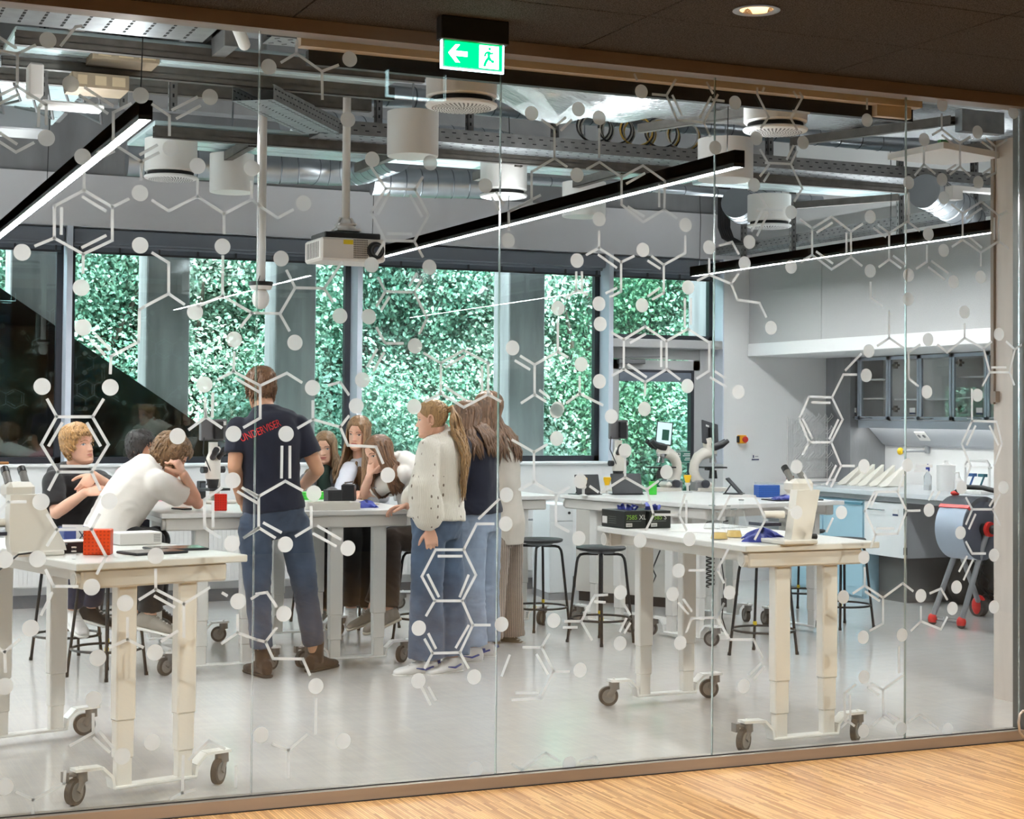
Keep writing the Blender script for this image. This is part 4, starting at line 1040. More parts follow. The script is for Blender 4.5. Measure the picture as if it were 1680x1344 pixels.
cov.add(vs, fs); cov.build('cover', mat('cover_dark', (70, 74, 80), .3), t, True)
st = MB()
for sgn in (0, 1):
    a0, a1 = (math.radians(132), math.radians(139)) if sgn else (math.radians(41), math.radians(48))
    for k in range(2):
        pass
    pts = []
    for a in (a0, a1):
        for (rr, off) in ((R_+.008, -.258), (R_+.008, .012), (R_-.02, .012), (R_-.02, -.258)): pts.append(tuple(fc_+ax*off+sx*(rr*math.cos(a))+Vector((0, 0, rr*math.sin(a)))))
    st.add(pts, [(0, 1, 2, 3), (7, 6, 5, 4), (0, 4, 5, 1), (1, 5, 6, 2), (2, 6, 7, 3), (3, 7, 4, 0)])
st.build('red_trim', M_red, t)
MB().tube([fc_, fc_+ax*.05], .045, 20).build('axle_hub', M_black, t, True)
MB().tube([fc_+ax*.05, fc_+ax*.075], .055, 20).build('red_collar', M_red, t, True)
MB().ball(fc_+ax*.10, .036, 16).build('crank_knob', M_black, t, True)
hb_ = fc_+Vector((0, 0, R_+.02))
MB().tube([hb_+ax*-.26, hb_+ax*-.16+Vector((0, 0, .05)), hb_+ax*.0+Vector((0, 0, .05)), hb_+ax*.12+Vector((0, 0, .03))], .018, 12).build('handle_bar', M_black, t, True)
MB().ball(hb_+ax*-.25, (.035, .035, .02), 12).build('handle_joint', M_red, t, True)
M_gtube = mat('tube_grey', (150, 152, 156), .4, metal=.3)
gl = [(bk+Vector((0, 0, -.2)), at(1530, 1012, z=.06)), (fc_+ax*.03+Vector((0, 0, -.05)), at(1577, 1020, z=.05)), (fc_+ax*-.2+Vector((0, 0, -.18)), at(1606, 990, z=.1))]
for k, (pa, pb) in enumerate(gl): MB().tube([pa, pb], .021, 10).build('leg', M_gtube, t, True)
for k in (0, 1):
    q = gl[k][1]; fo = MB().ball((q.x, q.y, .045), (.036, .036, .044), 14).build('foot', M_red, t, True)
    MB().ball((q.x, q.y-.0, .02), (.03, .03, .02), 12).build('foot_pad', M_tyre, fo, True)
q = gl[2][1]; fo = MB().ball((q.x, q.y, .085), (.06, .05, .082), 16).build('wheel_guard', M_red, t, True)
MB().tube([Vector((q.x, q.y, .07))+sx*.03, Vector((q.x, q.y, .07))-sx*.03], .07, 24).build('wheel', M_tyre, fo, True)
a, b = gl[0][1], gl[1][1]
MB().tube([(a.x, a.y, .035), (b.x, b.y, .035)], .008, 8).tube([(a.x, a.y, .06), (b.x, b.y, .06)], .006, 8).tube([(q.x, q.y, .06), (q.x+.25, q.y-.15, .05)], .01, 8).build('cross_rod', M_steel, t, True)
# ================================================================== THINGS ON THE TABLES
M_cream = mat('scope_cream', (224, 217, 207), .4); M_sgrey = mat('scope_grey', (128, 128, 130), .45)
M_blk = mat('scope_black', (26, 26, 29), .4)
M_glass = pane_mat('labware_glass', (.98, .99, .99), 1.3)
E_ = .0008
def place(o, px, py, rz=0, z=TH):
    p = at(px, py, z=z); o.location = (p.x, p.y, z+E_); o.rotation_euler = (0, 0, rz); return o
def compound_scope(label, px, py, rz, screen=None):
    """C-framed microscope; its user sits on the -x side"""
    t = thing('microscope', label, 'microscope', group='microscopes with screens'); place(t, px, py, rz)
    MB().prism([(-.15, -.05), (-.13, -.065), (.10, -.085), (.13, -.06), (.13, .06), (.10, .085), (-.13, .065), (-.15, .05)], 0, .028).box(-.02, .13, -.07, .07, .028, .075, bev=.02).build('base', M_cream, t)
    MB().box(.02, .135, -.072, .072, .0, .085, bev=.012).build('base_cover', M_sgrey, t)
    arm = MB().tube([(.06, 0, .05), (.105, 0, .10), (.125, 0, .16), (.118, 0, .22), (.09, 0, .27), (.04, 0, .30), (-.01, 0, .305)], [.052, .046, .042, .042, .046, .05, .05], 16, flat=.9)
    arm.build('arm', M_cream, t, True)
    MB().tube([(-.015, 0, .295), (-.015, 0, .345)], [.055, .05], 20).tube([(.0, 0, .34), (.015, 0, .42)], [.042, .036], 18).build('head', M_cream, t, True)
    ep = MB()
    for s in (-1, 1): ep.tube([(-.02, s*.03, .345), (-.10, s*.03, .365), (-.155, s*.03, .40)], [.034, .026, .017], 12)
    ep.build('eyepieces', M_blk, t, True)
    ob = MB().tube([(-.03, 0, .30), (-.035, 0, .272)], [.04, .036], 18)
    for k in range(4):
        a = k*PI/2+.4; ob.tube([(-.035+.018*math.cos(a), .018*math.sin(a), .275), (-.04+.03*math.cos(a), .03*math.sin(a), .225)], [.011, .008], 10)
    ob.build('objectives', M_steel, t, True)
    MB().box(-.13, .06, -.075, .075, .182, .194).box(-.04, .02, -.03, .03, .165, .182).build('stage', M_blk, t)
    MB().tube([(-.04, 0, .10), (-.04, 0, .165)], [.035, .028], 18).build('condenser', M_blk, t, True)
    for s in (-1, 1): MB().tube([(.055, s*.07, .06), (.055, s*.10, .06)], [.033, .03], 20).build('focus_knob', mat('knob_slate', (62, 64, 72), .4), t, True)
    if screen:
        sx, ang, w, h, lit = screen
        M = TR(sx, -.02, .455, rz=ang[0], rx=ang[1], ry=ang[2])
        s = MB().box(-w/2, w/2, -.008, .008, -h/2, h/2, M, bev=.004).build('tablet_screen', mat('tablet_grey', (66, 68, 72), .35) if not lit else M_blk, t)
        if lit:
            MB().box(-w/2+.008, w/2-.008, -.0095, -.0078, -h/2+.008, h/2-.008, M).build('display', emit('screen_glow', (205, 230, 236), .55), s)
            MB().box(-w*.12, w*.30, -.0102, -.0085, -h*.30, h*.16, M).build('display_picture', emit('screen_picture', (58, 96, 84), .4), s)
        else:
            MB().box(-.03, .03, .008, .03, -.04, .04, M).build('screen_mount', M_blk, s); MB().box(w*.1, w*.3, .0078, .009, h*.25, h*.33, M).build('sticker', M_pwhite, s)
    return t
compound_scope('microscope with a lit tablet screen showing a green image', 1090, 806, .12, (-.02, (-.55, -.25, .10), .13, .19, True))
compound_scope('microscope with its eyepieces to the right and the dark back of its screen showing', 1162, 806, PI-.15, (-.02, (.5, .2, -.2), .20, .19, False))
def column_scope(label, px, py, rz, mon):
    t = thing('microscope', label, 'microscope', group='microscopes with screens'); place(t, px, py, rz)
    MB().box(-.09, .09, -.13, .10, 0, .025, bev=.008).build('base', M_cream, t)
    MB().box(.005, .065, .02, .08, .025, .37, bev=.012).build('column', M_cream, t)
    MB().lathe([(0, .16), (.045, .16), (.05, .18), (.05, .27), (.042, .30), (.03, .33), (.03, .40), (0, .40)], (-.03, -.02, 0), 22).build('head', M_cream, t, True, angle=50)
    MB().tube([(-.03, -.02, .10), (-.03, -.02, .16)], [.03, .042], 18).box(-.1, .06, -.09, .05, .085, .10).build('stage', M_blk, t)
    ep = MB()
    for s in (-1, 1): ep.tube([(-.03+s*.022, -.05, .30), (-.05+s*.03, -.12, .335)], [.02, .017], 12).tube([(-.05+s*.03, -.12, .335), (-.06+s*.03, -.15, .355)], [.022, .02], 12)
    ep.build('eyepieces', M_blk, t, True)
    for s in (-1, 1): MB().tube([(-.03+s*.05, -.02, .22), (-.03+s*.085, -.02, .22)], .022, 16).build('focus_knob', M_blk, t, True)
    w, h = mon
    m = MB().box(-w/2-.02, w/2-.02, -.02, .015, .41, .41+h, bev=.006).build('monitor', mat('monitor_grey', (98, 96, 98), .45), t)
    MB().box(-.03, .035, -.045, -.02, .42, .41+h*.9, bev=.004).build('monitor_mount', M_blk, m)
    MB().box(w*.16, w*.34, -.0225, -.0195, .41+h*.72, .41+h*.9).build('sticker', M_pwhite, m)
    MB().tube([(-.1, -.02, .43), (-.12, -.04, .33), (-.06, -.05, .2), (-.05, .02, .12)], .004, 6).build('cable', M_cable, t)
    return t
column_scope('upright microscope with the dark back of a monitor on top, by the door', 1017, 806, .1, (.17, .15))
column_scope('upright microscope with a grey monitor on top beside the teacher', 352, 826, .35, (.20, .14))
def slant_scope(label, px, py, rz, lean, b0, b1):
    t = thing('stereo_microscope', label, 'microscope'); place(t, px, py, rz)
    M_sw = mat('scope_white', (222, 218, 212), .4)
    MB().box(-.10, .10, -.04, .16, 0, .022, bev=.006).build('base', M_sw, t)
    # slanting column seen from behind
    th_ = .055; Hc = .25; lx, ly = lean
    rings = []
    for s_, w in ((.02, b0), (.05, b0), (.16, (b0+b1)/2), (Hc, b1)):
        f = s_/Hc; rings.append([(-w+lx*f, -.035+ly*f, s_), (w+lx*f, -.035+ly*f, s_), (w+lx*f, -.035+th_+ly*f, s_), (-w+lx*f, -.035+th_+ly*f, s_)])
    MB().loft(rings).build('column', M_sw, t)
    MB().box(-.06+lx, .06+lx, -.01+ly, .10+ly, Hc-.02, Hc+.05, bev=.02).build('head', M_sw, t)
    for s in (-1, 1):
        e1 = MB().tube([(s*.036+lx, .05+ly, Hc+.04), (s*.036+lx, .09+ly, Hc+.085)], .016, 12).build('eyepiece_tube', mat('eyepiece_grey', (120, 118, 116), .4), t, True)
        MB().tube([(s*.036+lx, .09+ly, Hc+.085), (s*.036+lx, .11+ly, Hc+.105)], [.018, .017], 12).build('eyecup', M_blk, e1, True)
    MB().tube([(-.07+lx*.5, .06, .135), (-.17+lx*.5, .08, .135)], .018, 14).build('lamp_housing', M_sw, t, True)
    MB().box(-.17, -.07, .02, .14, .085, .10).build('stage', mat('stage_navy', (40, 42, 60), .4), t)
    MB().tube([(.09, .02, .03), (.13, .02, .03)], .014, 12).build('focus_knob', M_blk, t, True)
    return t
slant_scope('white slanted microscope seen from behind on the right front table, gloves beside it', 1306, 893, .06, (.085, .05), .058, .066)
slant_scope('white slanted microscope seen from behind at the left edge of the picture', 62, 912, .22, (-.05, .06), .115, .058)

# coloured tube racks
def rack(label, px, py, rz, w, d, h, m, z=TH, holes=True):
    t = thing('tube_rack', label, 'rack'); place(t, px, py, rz, z)
    MB().box(-w/2, w/2, -d/2, d/2, 0, h, bev=.003).build('body', m, t)
    s = MB(); nx = max(3, int(w/.014)); nz = max(3, int(h/.014)); ny = max(3, int(d/.014))
    for i in range(nx):
        for j in range(nz): s.box(-w/2+w*(i+.25)/nx, -w/2+w*(i+.75)/nx, -d/2-.0006, -d/2+.001, h*(j+.25)/nz, h*(j+.72)/nz)
    for i in range(ny):
        for j in range(nz): s.box(-w/2-.0006, -w/2+.001, -d/2+d*(i+.25)/ny, -d/2+d*(i+.75)/ny, h*(j+.25)/nz, h*(j+.72)/nz)
    if holes: s.build('holes', m2(m), t)
    return t
def m2(m):
    n = m.name+'_deep'
    if n in MATS: return MATS[n]
    k = m.copy(); k.name = n; b = k.node_tree.nodes['Principled BSDF']; c = b.inputs['Base Color'].default_value
    b.inputs['Base Color'].default_value = (c[0]*.72, c[1]*.6, c[2]*.6, 1); MATS[n] = k; return k
M_or = mat('orange_plastic', (246, 80, 22), .35); M_rd = mat('red_plastic', (224, 44, 26), .35); M_bl = mat('blue_plastic', (36, 92, 176), .35); M_gr = mat('green_plastic', (72, 214, 70), .3)
rack('orange ribbed tube rack on the left front table', 161, 910, -.35, .11, .075, .105, M_or)
rack('red ribbed tube rack on the table beside the teacher', 362, 838, -.25, .075, .06, .10, M_rd)
rack('blue tube rack with round holes behind the black tablet stand', 1258, 816, -.1, .17, .09, .09, M_bl)
rack('bright green tube rack leaning beside the lit microscope', 1071, 812, .3, .05, .04, .10, M_gr)
rack('bright green tube rack on the table in front of the girl in grey', 512, 820, .2, .16, .06, .055, M_gr)

# blue glove heaps
M_glove = mat('nitrile_blue', (58, 70, 160), .5, noise=.18, nscale=18, bump=.3, bscale=40)
def glove_heap(label, px, py, sx, sy, h, seed, z=TH):
    rnd = random.Random(seed)
    t = place(thing('glove_heap', label, 'gloves', group='crumpled blue gloves'), px, py, rnd.uniform(-.3, .3), z)
    m = MB(); N, K = 28, 7
    ph = [rnd.uniform(0, 6) for _ in range(6)]
    rings = []
    for i in range(K+1):
        f = i/K
        rr = math.cos(f*PI/2)**.55
        rings.append([(sx*rr*math.cos(a)*(1+.16*math.sin(3*a+ph[0]+f*3)+.1*math.sin(7*a+ph[1]-f*5)), sy*rr*math.sin(a)*(1+.18*math.sin(4*a+ph[2]+f*4)+.08*math.sin(9*a+ph[3])), max(0, h*f*(1+.25*math.sin(2*a+ph[4])))) for a in [2*PI*k/N for k in range(N)]])
    m.loft(rings); m.build('crumple', M_glove, t, True, angle=35)
    for k in range(6):
        a = rnd.uniform(0, 2*PI); r0 = .55; fm = MB()
        p = Vector((sx*r0*math.cos(a), sy*r0*math.sin(a), h*.55)); q = Vector((sx*1.25*math.cos(a), sy*1.25*math.sin(a), rnd.uniform(.006, h*.3)))
        fm.tube([p, p.lerp(q, .5)+Vector((0, 0, h*.12)), q], [.012, .011, .007], 8, flat=.55)
        fm.build('finger', M_glove, t, True)
    return t
glove_heap('heap of blue gloves at the front corner of the right front table', 1252, 889, .088, .055, .055, 1)
glove_heap('flat heap of blue gloves on a black tray behind the blue rack', 1288, 820, .10, .05, .03, 2, TH+.008)
glove_heap('heap of blue gloves beside the white tray in front of the seated girls', 600, 833, .075, .05, .04, 3)
p = T(1300, 821); tag(MB().box(-.2, .2, -.10, .10, 0, .008, bev=.003).build('black_tray', M_blk, None, loc=(p.x, p.y, TH+E_)), 'thin black tray under the flat glove heap', 'tray')

# flasks
def flask(label, px, py, h, r, liq=None):
    t = place(thing('flask', label, 'flask', group='conical glass flasks'), px, py)
    MB().lathe([(0, .001), (r, .001), (r*1.02, h*.05), (r*.32, h*.66), (r*.30, h*.95), (r*.40, h)], n=28).build('glass', M_glass, t, True, angle=60)
    MB().lathe([(r*.36, h*.965), (r*.42, h*.985), (r*.42, h), (r*.36, h)], n=28).build('rim', mat('glass_rim', (214, 222, 222), .1, trans=.5), t, True)
    if liq: MB().lathe([(0, .003), (r*.96, .003), (r*.97, h*.05), (r*.78, h*.24), (0, h*.24)], n=28).build('liquid', mat('liquid_amber', (240, 206, 132), .2), t, True)
flask('conical flask with amber liquid at the front of the right table', 1180, 885, .135, .042, 1)
flask('conical flask with amber liquid close behind the front one', 1204, 882, .14, .040, 1)
flask('empty conical flask, left rear of the flask group', 1168, 868, .125, .044)
flask('empty conical flask standing apart toward the blue gloves', 1216, 866, .15, .036)
flask('empty conical flask between the tall one and the amber pair', 1194, 867, .12, .038)
flask('small clear flask beside the black boxes of the seated girls', 614, 828, .11, .034)

# glove boxes with their printed numbers
def glove_box(label, px, py, rz, num, suf):
    t = place(thing('glove_box', label, 'box', group='black glove boxes'), px, py, rz)
    w, d, h = .13, .245, .092
    MB().box(0, w, 0, d, 0, h, bev=.002).build('carton', mat('carton_black', (24, 28, 26), .4), t)
    text_mesh(num, .034, mat('print_green', (140, 190, 60), .4), 'number_print', t, TR(.008, -.001, h*.62) @ Euler((PI/2, 0, 0)).to_matrix().to_4x4(), .0005, 'LEFT')
    text_mesh(suf, .036, mat('print_white', (230, 230, 226), .4), 'size_print', t, TR(.087, -.001, h*.62) @ Euler((PI/2, 0, 0)).to_matrix().to_4x4(), .0005, 'LEFT')
    m = MB().box(.008, .045, -.001, .0005, h*.1, h*.3)
    m.build('barcode_label', M_pwhite, t)
    g = MB()
    for i in range(6): g.box(.012+i*.005, .0145+i*.005, -.0016, .0005, h*.14, h*.24)
    g.box(.01, .10, -.001, .0005, h*.40, h*.43)
    for k in range(4): g.box(-.001, .0005, .09+.0*k, .17, h*(.25+.12*k), h*(.27+.12*k))
    g.build('small_print', mat('print_grey', (120, 126, 120), .5), t)
    MB().box(-.001, .0005, .185, .235, h*.2, h*.6).build('side_label', M_pwhite, t)
    rn = random.Random(len(label))
    for k in range(5):
        x, y = rn.uniform(.02, .11), rn.uniform(.05, .2)
        MB().tube([(x, y, h-.002), (x+rn.uniform(-.015, .015), y+rn.uniform(-.02, .02), h+.018), (x+rn.uniform(-.03, .03), y+rn.uniform(-.03, .03), h+rn.uniform(.02, .045))], [.016, .013, .006], 8, flat=.4).build('glove_tuft', M_glove, t, True)
glove_box('black glove box marked XL at the rear of the right front table', 1025, 868, .05, '7585', 'XL')
glove_box('black glove box marked S at the rear of the right front table', 1066, 867.5, .05, '7585', 'S')

# tablets on folding stands
def tablet(label, px, py, rz, w, h, lean=.5):
    t = place(thing('tablet_stand', label, 'tablet', group='dark tablets on stands'), px, py, rz)
    M = TR(0, 0, .004, rx=-lean)
    MB().box(-w/2, w/2, -.006, .006, 0, h, M, bev=.004).build('tablet', mat('tablet_dark', (40, 42, 46), .35), t)
    MB().box(-w/2, w/2, -.02, .13, 0, .006, bev=.002).build('stand_foot', M_blk, t)
    MB().add([(-w*.2, .12, .006), (w*.2, .12, .006), (w*.2, h*.6*math.sin(lean)+.01, h*.6*math.cos(lean)), (-w*.2, h*.6*math.sin(lean)+.01, h*.6*math.cos(lean)), (-w*.2, .126, .006), (w*.2, .126, .006), (w*.2, h*.6*math.sin(lean)+.016, h*.6*math.cos(lean)), (-w*.2, h*.6*math.sin(lean)+.016, h*.6*math.cos(lean))],
             [(0, 1, 2, 3), (7, 6, 5, 4), (0, 4, 5, 1), (1, 5, 6, 2), (2, 6, 7, 3), (3, 7, 4, 0)]).build('stand_back', M_blk, t)
tablet('dark tablet leaning beside the yellow cups near the window table', 966, 812, .1, .21, .15, .25)
tablet('dark tablet on the microscope table in front of the upright microscope', 1030, 812, -.05, .25, .16, .3)
tablet('dark tablet folded on its stand beside the blue rack', 1216, 811, .9, .17, .16, .75)
def cup(label, px, py, z=TH):
    t = place(thing('eyewash_cup', label, 'cup', group='yellow capped cups on white stems'), px, py, 0, z)
    MB().lathe([(0, 0), (.035, 0), (.035, .006), (.010, .012), (.010, .05), (.022, .06), (.022, .075), (0, .075)], n=20).build('stem', M_pwhite, t, True, angle=50)
    MB().lathe([(.016, .075), (.030, .125), (.026, .135), (0, .135)], n=20).build('cap', mat('cap_yellow', (238, 188, 20), .35), t, True, angle=50)
cup('yellow capped cup in front of the tablet by the window', 957, 814)
cup('yellow capped cup between the two dark tablets', 996, 813)
cup('yellow capped cup between the two C shaped microscopes', 1128, 808)
p = T(1345, 812); tag(MB().box(-.06, .06, -.05, .05, 0, .08, bev=.003).build('white_carton', M_pwhite, None, loc=(p.x-.30, p.y-.05, TH+E_)), 'small white carton behind the blue gloves near the worktop', 'box')
for k, (px, py, lb) in enumerate(((1240, 876, 'white sheet of paper between the flasks and the gloves'), (1150, 872, 'white sheet of paper left of the flasks'))):
    o = MB().box(-.105, .105, -.148, .148, 0, .0015).build('paper_sheet', mat('paper_white', (236, 234, 230), .6), None); place(o, px, py, .15+.5*k); tag(o, lb, 'paper')
# group table: tray, black boxes
p = T(545, 838)
t = place(thing('white_tray', 'white shallow tray in front of the girl in grey', 'tray'), 545, 836, .0)
w = MB().box(-.15, .15, -.10, .10, 0, .006)
for a in ((-.15, .15, -.10, -.093), (-.15, .15, .093, .10), (-.15, -.143, -.0929, .0929), (.143, .15, -.0929, .0929)): w.box(a[0], a[1], a[2], a[3], .0061, .045)
w.build('tray', mat('tray_white', (226, 222, 214), .4), t)
def bx(name, label, cat, px, py, rz, w, d, h, m, extra=None):
    t = place(thing(name, label, cat), px, py, rz); MB().box(-w/2, w/2, -d/2, d/2, 0, h, bev=.004).build('body', m, t)
    if extra: extra(t, w, d, h)
    return t
def lidded(t, w, d, h): MB().box(-w/2-.002, w/2+.002, -d/2-.002, d/2+.002, h*.82, h+.004, bev=.002).build('lid', M_blk, t)
bx('black_box', 'black lidded box behind the white tray', 'box', 546, 826, .1, .10, .08, .085, M_blk, lidded)
def chrome(t, w, d, h): MB().box(-w*.4, w*.4, -d*.3, d*.3, h, h+.006).tube([(-w*.3, -d*.2, h+.012), (w*.35, d*.2, h+.02)], .006, 8).build('chrome_clip', M_steel, t)
bx('black_device', 'black device with a chrome clip beside the lidded box', 'device', 572, 822, -.5, .09, .08, .11, M_blk, chrome)
bx('dark_phone', 'dark phone lying on the table by the elbow of the boy in white', 'phone', 298, 836, .3, .07, .14, .009, M_blk, lambda t, w, d, h: MB().box(-w*.45, w*.45, -d*.46, d*.46, h, h+.0006).build('screen', mat('phone_screen', (16, 18, 22), .1), t))
bx('black_stand', 'small black device standing beside the upright microscope', 'device', 330, 824, .4, .05, .04, .14, M_blk, lambda t, w, d, h: MB().box(-w*.4, w*.4, -d/2-.001, -d/2, h*.5, h*.9).build('screen', mat('dim_screen', (90, 96, 104), .2), t))
# left front table
def feet4(t, w, d, h):
    for sx in (-1, 1):
        for sy in (-1, 1): MB().tube([(sx*w*.4, sy*d*.4, 0), (sx*w*.4, sy*d*.4, .008)], .008, 8).build('foot', M_blk, t)
bx('black_case', 'black case with white lid on the left front table beside the orange rack', 'box', 118, 906, .26, .12, .11, .045, M_blk, lambda t, w, d, h: MB().box(-w/2, w/2, -d/2, d/2, h, h+.004).build('lid', M_pwhite, t))
t = place(thing('cuvette', 'small clear cuvette standing on the left front table', 'cuvette'), 121, 918, .3)
MB().box(-.007, .007, -.007, .007, 0, .05).build('glass', M_glass, t); MB().box(-.0075, .0075, -.0075, .0075, .03, .034).box(-.0075, .0075, -.0075, .0075, .046, .05).build('rim', mat('cuvette_rim', (226, 214, 200), .3), t)
def barcode(t, w, d, h):
    m = MB()
    for k in range(5): m.box(w*.30, w*.46, -d/2-.001, -d/2+.0005, h*(.25+.13*k), h*(.31+.13*k))
    m.build('printed_lines', mat('print_grey2', (150, 150, 150), .5), t)
bx('white_carton', 'white flat carton behind the orange rack', 'box', 222, 893, .2, .20, .13, .055, M_pwhite, barcode)
def stripe(t, w, d, h):
    MB().box(0, w/2+.001, -d/2-.001, -d/2+.0005, 0, h).build('white_panel', M_pwhite, t)
    m = MB()
    for q in (-1, 1): m.add([(w*.25-q*.018-.003, -d/2-.0016, h*.15), (w*.25-q*.018+.003, -d/2-.0016, h*.15), (w*.25+q*.018+.003, -d/2-.0016, h*.85), (w*.25+q*.018-.003, -d/2-.0016, h*.85)], [(0, 1, 2, 3)])
    m.build('cross_print', mat('print_dark', (50, 58, 80), .5), t)
bx('blue_carton', 'blue and white carton with a crossed print behind the black case', 'box', 120, 892, .2, .11, .07, .075, mat('carton_blue', (58, 74, 140), .45), stripe)
for k, (px, py, a, lb) in enumerate(((250, 908, .32, 'dark closed tablet on the left front table behind the orange rack'), (288, 902, .05, 'dark closed tablet with a glossy screen at the rear of the left front table'))):
    bx('tablet', lb, 'tablet', px, py, a, .25, .17, .010, mat('tablet_dark', (40, 42, 46), .35), lambda t, w, d, h: MB().box(-w*.46, w*.46, -d*.45, d*.45, h, h+.0008).build('screen', mat('tablet_gloss', (66, 54, 48), .08), t))
tag(MB().tube([T(-5, 938, z=.90), at(12, 925, z=.94), at(30, 910, z=.972), at(60, 906, z=.975), T(95, 905, z=.962), T(112, 900, z=.962)], .004, 6).build('power_cable', M_cable, None, True), 'black cable running over the edge of the left front table', 'cable')
bx('paper_roll_tray', 'white instrument tray behind the slanted microscope at the left edge', 'tray', 108, 884, .2, .16, .09, .03, M_pwhite, lambda t, w, d, h: MB().box(-w*.4, w*.4, -d*.3, d*.3, h, h+.012).build('strip', M_pwhite, t))
# ================================================================== PEOPLE: builders
def skin_mat(name, col):
    m = mat(name, col, .48, noise=.05, nscale=25, bump=.04, bscale=160)
    b = m.node_tree.nodes['Principled BSDF']
    b.inputs['Subsurface Weight'].default_value = .12; b.inputs['Subsurface Radius'].default_value = (.012, .005, .003); b.inputs['Subsurface Scale'].default_value = .6
    return m
def hair_mat(name, col):
    if name in MATS: return MATS[name]
    m = bpy.data.materials.new(name); m.use_nodes = True; nt = m.node_tree; b = nt.nodes['Principled BSDF']
    tc = nt.nodes.new('ShaderNodeTexCoord'); mp = nt.nodes.new('ShaderNodeMapping'); mp.inputs['Scale'].default_value = (1, 1, .12)
    n = nt.nodes.new('ShaderNodeTexNoise'); n.inputs['Scale'].default_value = 160; n.inputs['Detail'].default_value = 3
    nt.links.new(tc.outputs['Object'], mp.inputs[0]); nt.links.new(mp.outputs[0], n.inputs[0])
    g = nt.nodes.new('ShaderNodeNewGeometry')
    mxv = nt.nodes.new('ShaderNodeMath'); mxv.operation = 'MULTIPLY_ADD'; mxv.inputs[1].default_value = .35; nt.links.new(g.outputs['Random Per Island'], mxv.inputs[0]); nt.links.new(n.outputs[0], mxv.inputs[2])
    r = nt.nodes.new('ShaderNodeValToRGB'); c = srgb(*col)
    r.color_ramp.elements[0].position = .35; r.color_ramp.elements[1].position = .95
    r.color_ramp.elements[0].color = tuple(v*.42 for v in c)+(1,); r.color_ramp.elements[1].color = tuple(min(1, v*1.55) for v in c)+(1,)
    nt.links.new(mxv.outputs[0], r.inputs[0]); nt.links.new(r.outputs[0], b.inputs['Base Color'])
    b.inputs['Roughness'].default_value = .42
    bp = nt.nodes.new('ShaderNodeBump'); bp.inputs['Strength'].default_value = .5; bp.inputs['Distance'].default_value = .004
    nt.links.new(n.outputs[0], bp.inputs['Height']); nt.links.new(bp.outputs[0], b.inputs['Normal'])
    MATS[name] = m; return m
def rib_mat(name, col, scale, ang=0.0, amt=.22):
    """vertical ribs round a garment"""
    if name in MATS: return MATS[name]
    m = mat(name, col, .8, sheen=.2); nt = m.node_tree; b = nt.nodes['Principled BSDF']
    tc = nt.nodes.new('ShaderNodeTexCoord'); mp = nt.nodes.new('ShaderNodeMapping'); nt.links.new(tc.outputs['Object'], mp.inputs[0]); mp.inputs['Rotation'].default_value = (0, 0, ang)
    w = nt.nodes.new('ShaderNodeTexWave'); w.bands_direction = 'X'; w.inputs['Scale'].default_value = scale; w.inputs['Distortion'].default_value = .6; w.inputs['Detail'].default_value = 1
    nt.links.new(mp.outputs[0], w.inputs[0])
    r = nt.nodes.new('ShaderNodeValToRGB'); c = srgb(*col)
    r.color_ramp.elements[0].color = tuple(v*(1-amt*1.6) for v in c)+(1,); r.color_ramp.elements[1].color = tuple(min(1, v*(1+amt)) for v in c)+(1,)
    nt.links.new(w.outputs[1], r.inputs[0]); nt.links.new(r.outputs[0], b.inputs['Base Color'])
    bp = nt.nodes.new('ShaderNodeBump'); bp.inputs['Strength'].default_value = .5; bp.inputs['Distance'].default_value = .006; nt.links.new(w.outputs[1], bp.inputs['Height']); nt.links.new(bp.outputs[0], b.inputs['Normal'])
    return m
def cloth(name, col, noise=.08): return mat(name, col, .82, spec=.25, noise=noise, nscale=9, bump=.35, bscale=14, sheen=.15)
M_eyew = mat('eye_white', (226, 220, 214), .2); M_lash_shade = mat('lash_and_lid_shade', (40, 30, 26), .6)  # the dark lash strip also paints in the shade of the upper lid

def union(mb, voxel, smooth=4, mats=None):
    """closed overlapping volumes -> one continuous surface"""
    me = bpy.data.meshes.new('tmp'); me.from_pydata(mb.v, [], mb.f)
    bm = bmesh.new(); bm.from_mesh(me); bmesh.ops.remove_doubles(bm, verts=bm.verts, dist=1e-6); bmesh.ops.recalc_face_normals(bm, faces=bm.faces); bm.to_mesh(me); bm.free()
    o = bpy.data.objects.new('tmp', me); COL.objects.link(o)
    r = o.modifiers.new('r', 'REMESH'); r.mode = 'VOXEL'; r.voxel_size = voxel
    if smooth:
        s = o.modifiers.new('s', 'SMOOTH'); s.iterations = smooth; s.factor = .5
    dg = bpy.context.evaluated_depsgraph_get(); dg.update()
    out = bpy.data.meshes.new_from_object(o.evaluated_get(dg))
    bpy.data.objects.remove(o); bpy.data.meshes.remove(me)
    return out
from mathutils import noise as mnoise
def wrinkle(me, amp, fx=10., fz=16., seed=0.):
    if amp <= 0: return me
    me.update()
    nv = [v.normal.copy() for v in me.vertices]
    for v, n in zip(me.vertices, nv):
        c = v.co; w = mnoise.noise((c.x*fx+seed, c.y*fx, c.z*fz+3*mnoise.noise((c.x*3, c.y*3+seed, c.z*3))))
        w = (1-abs(w)*2)-.55
        w2 = mnoise.noise((c.x*fx*2.3, c.y*fx*2.3+seed, c.z*fz*1.7))
        v.co = c+n*(amp*(w+.35*w2))
    return me
def obj_of(name, me, m, root):
    me.materials.clear()
    for k in (m if isinstance(m, (list, tuple)) else [m]): me.materials.append(k)
    me.name = name; smooth_mesh(me, 180)
    me.transform(Matrix.Translation(-Vector(root.location)))
    o = bpy.data.objects.new(name, me); COL.objects.link(o); o.parent = root
    return o
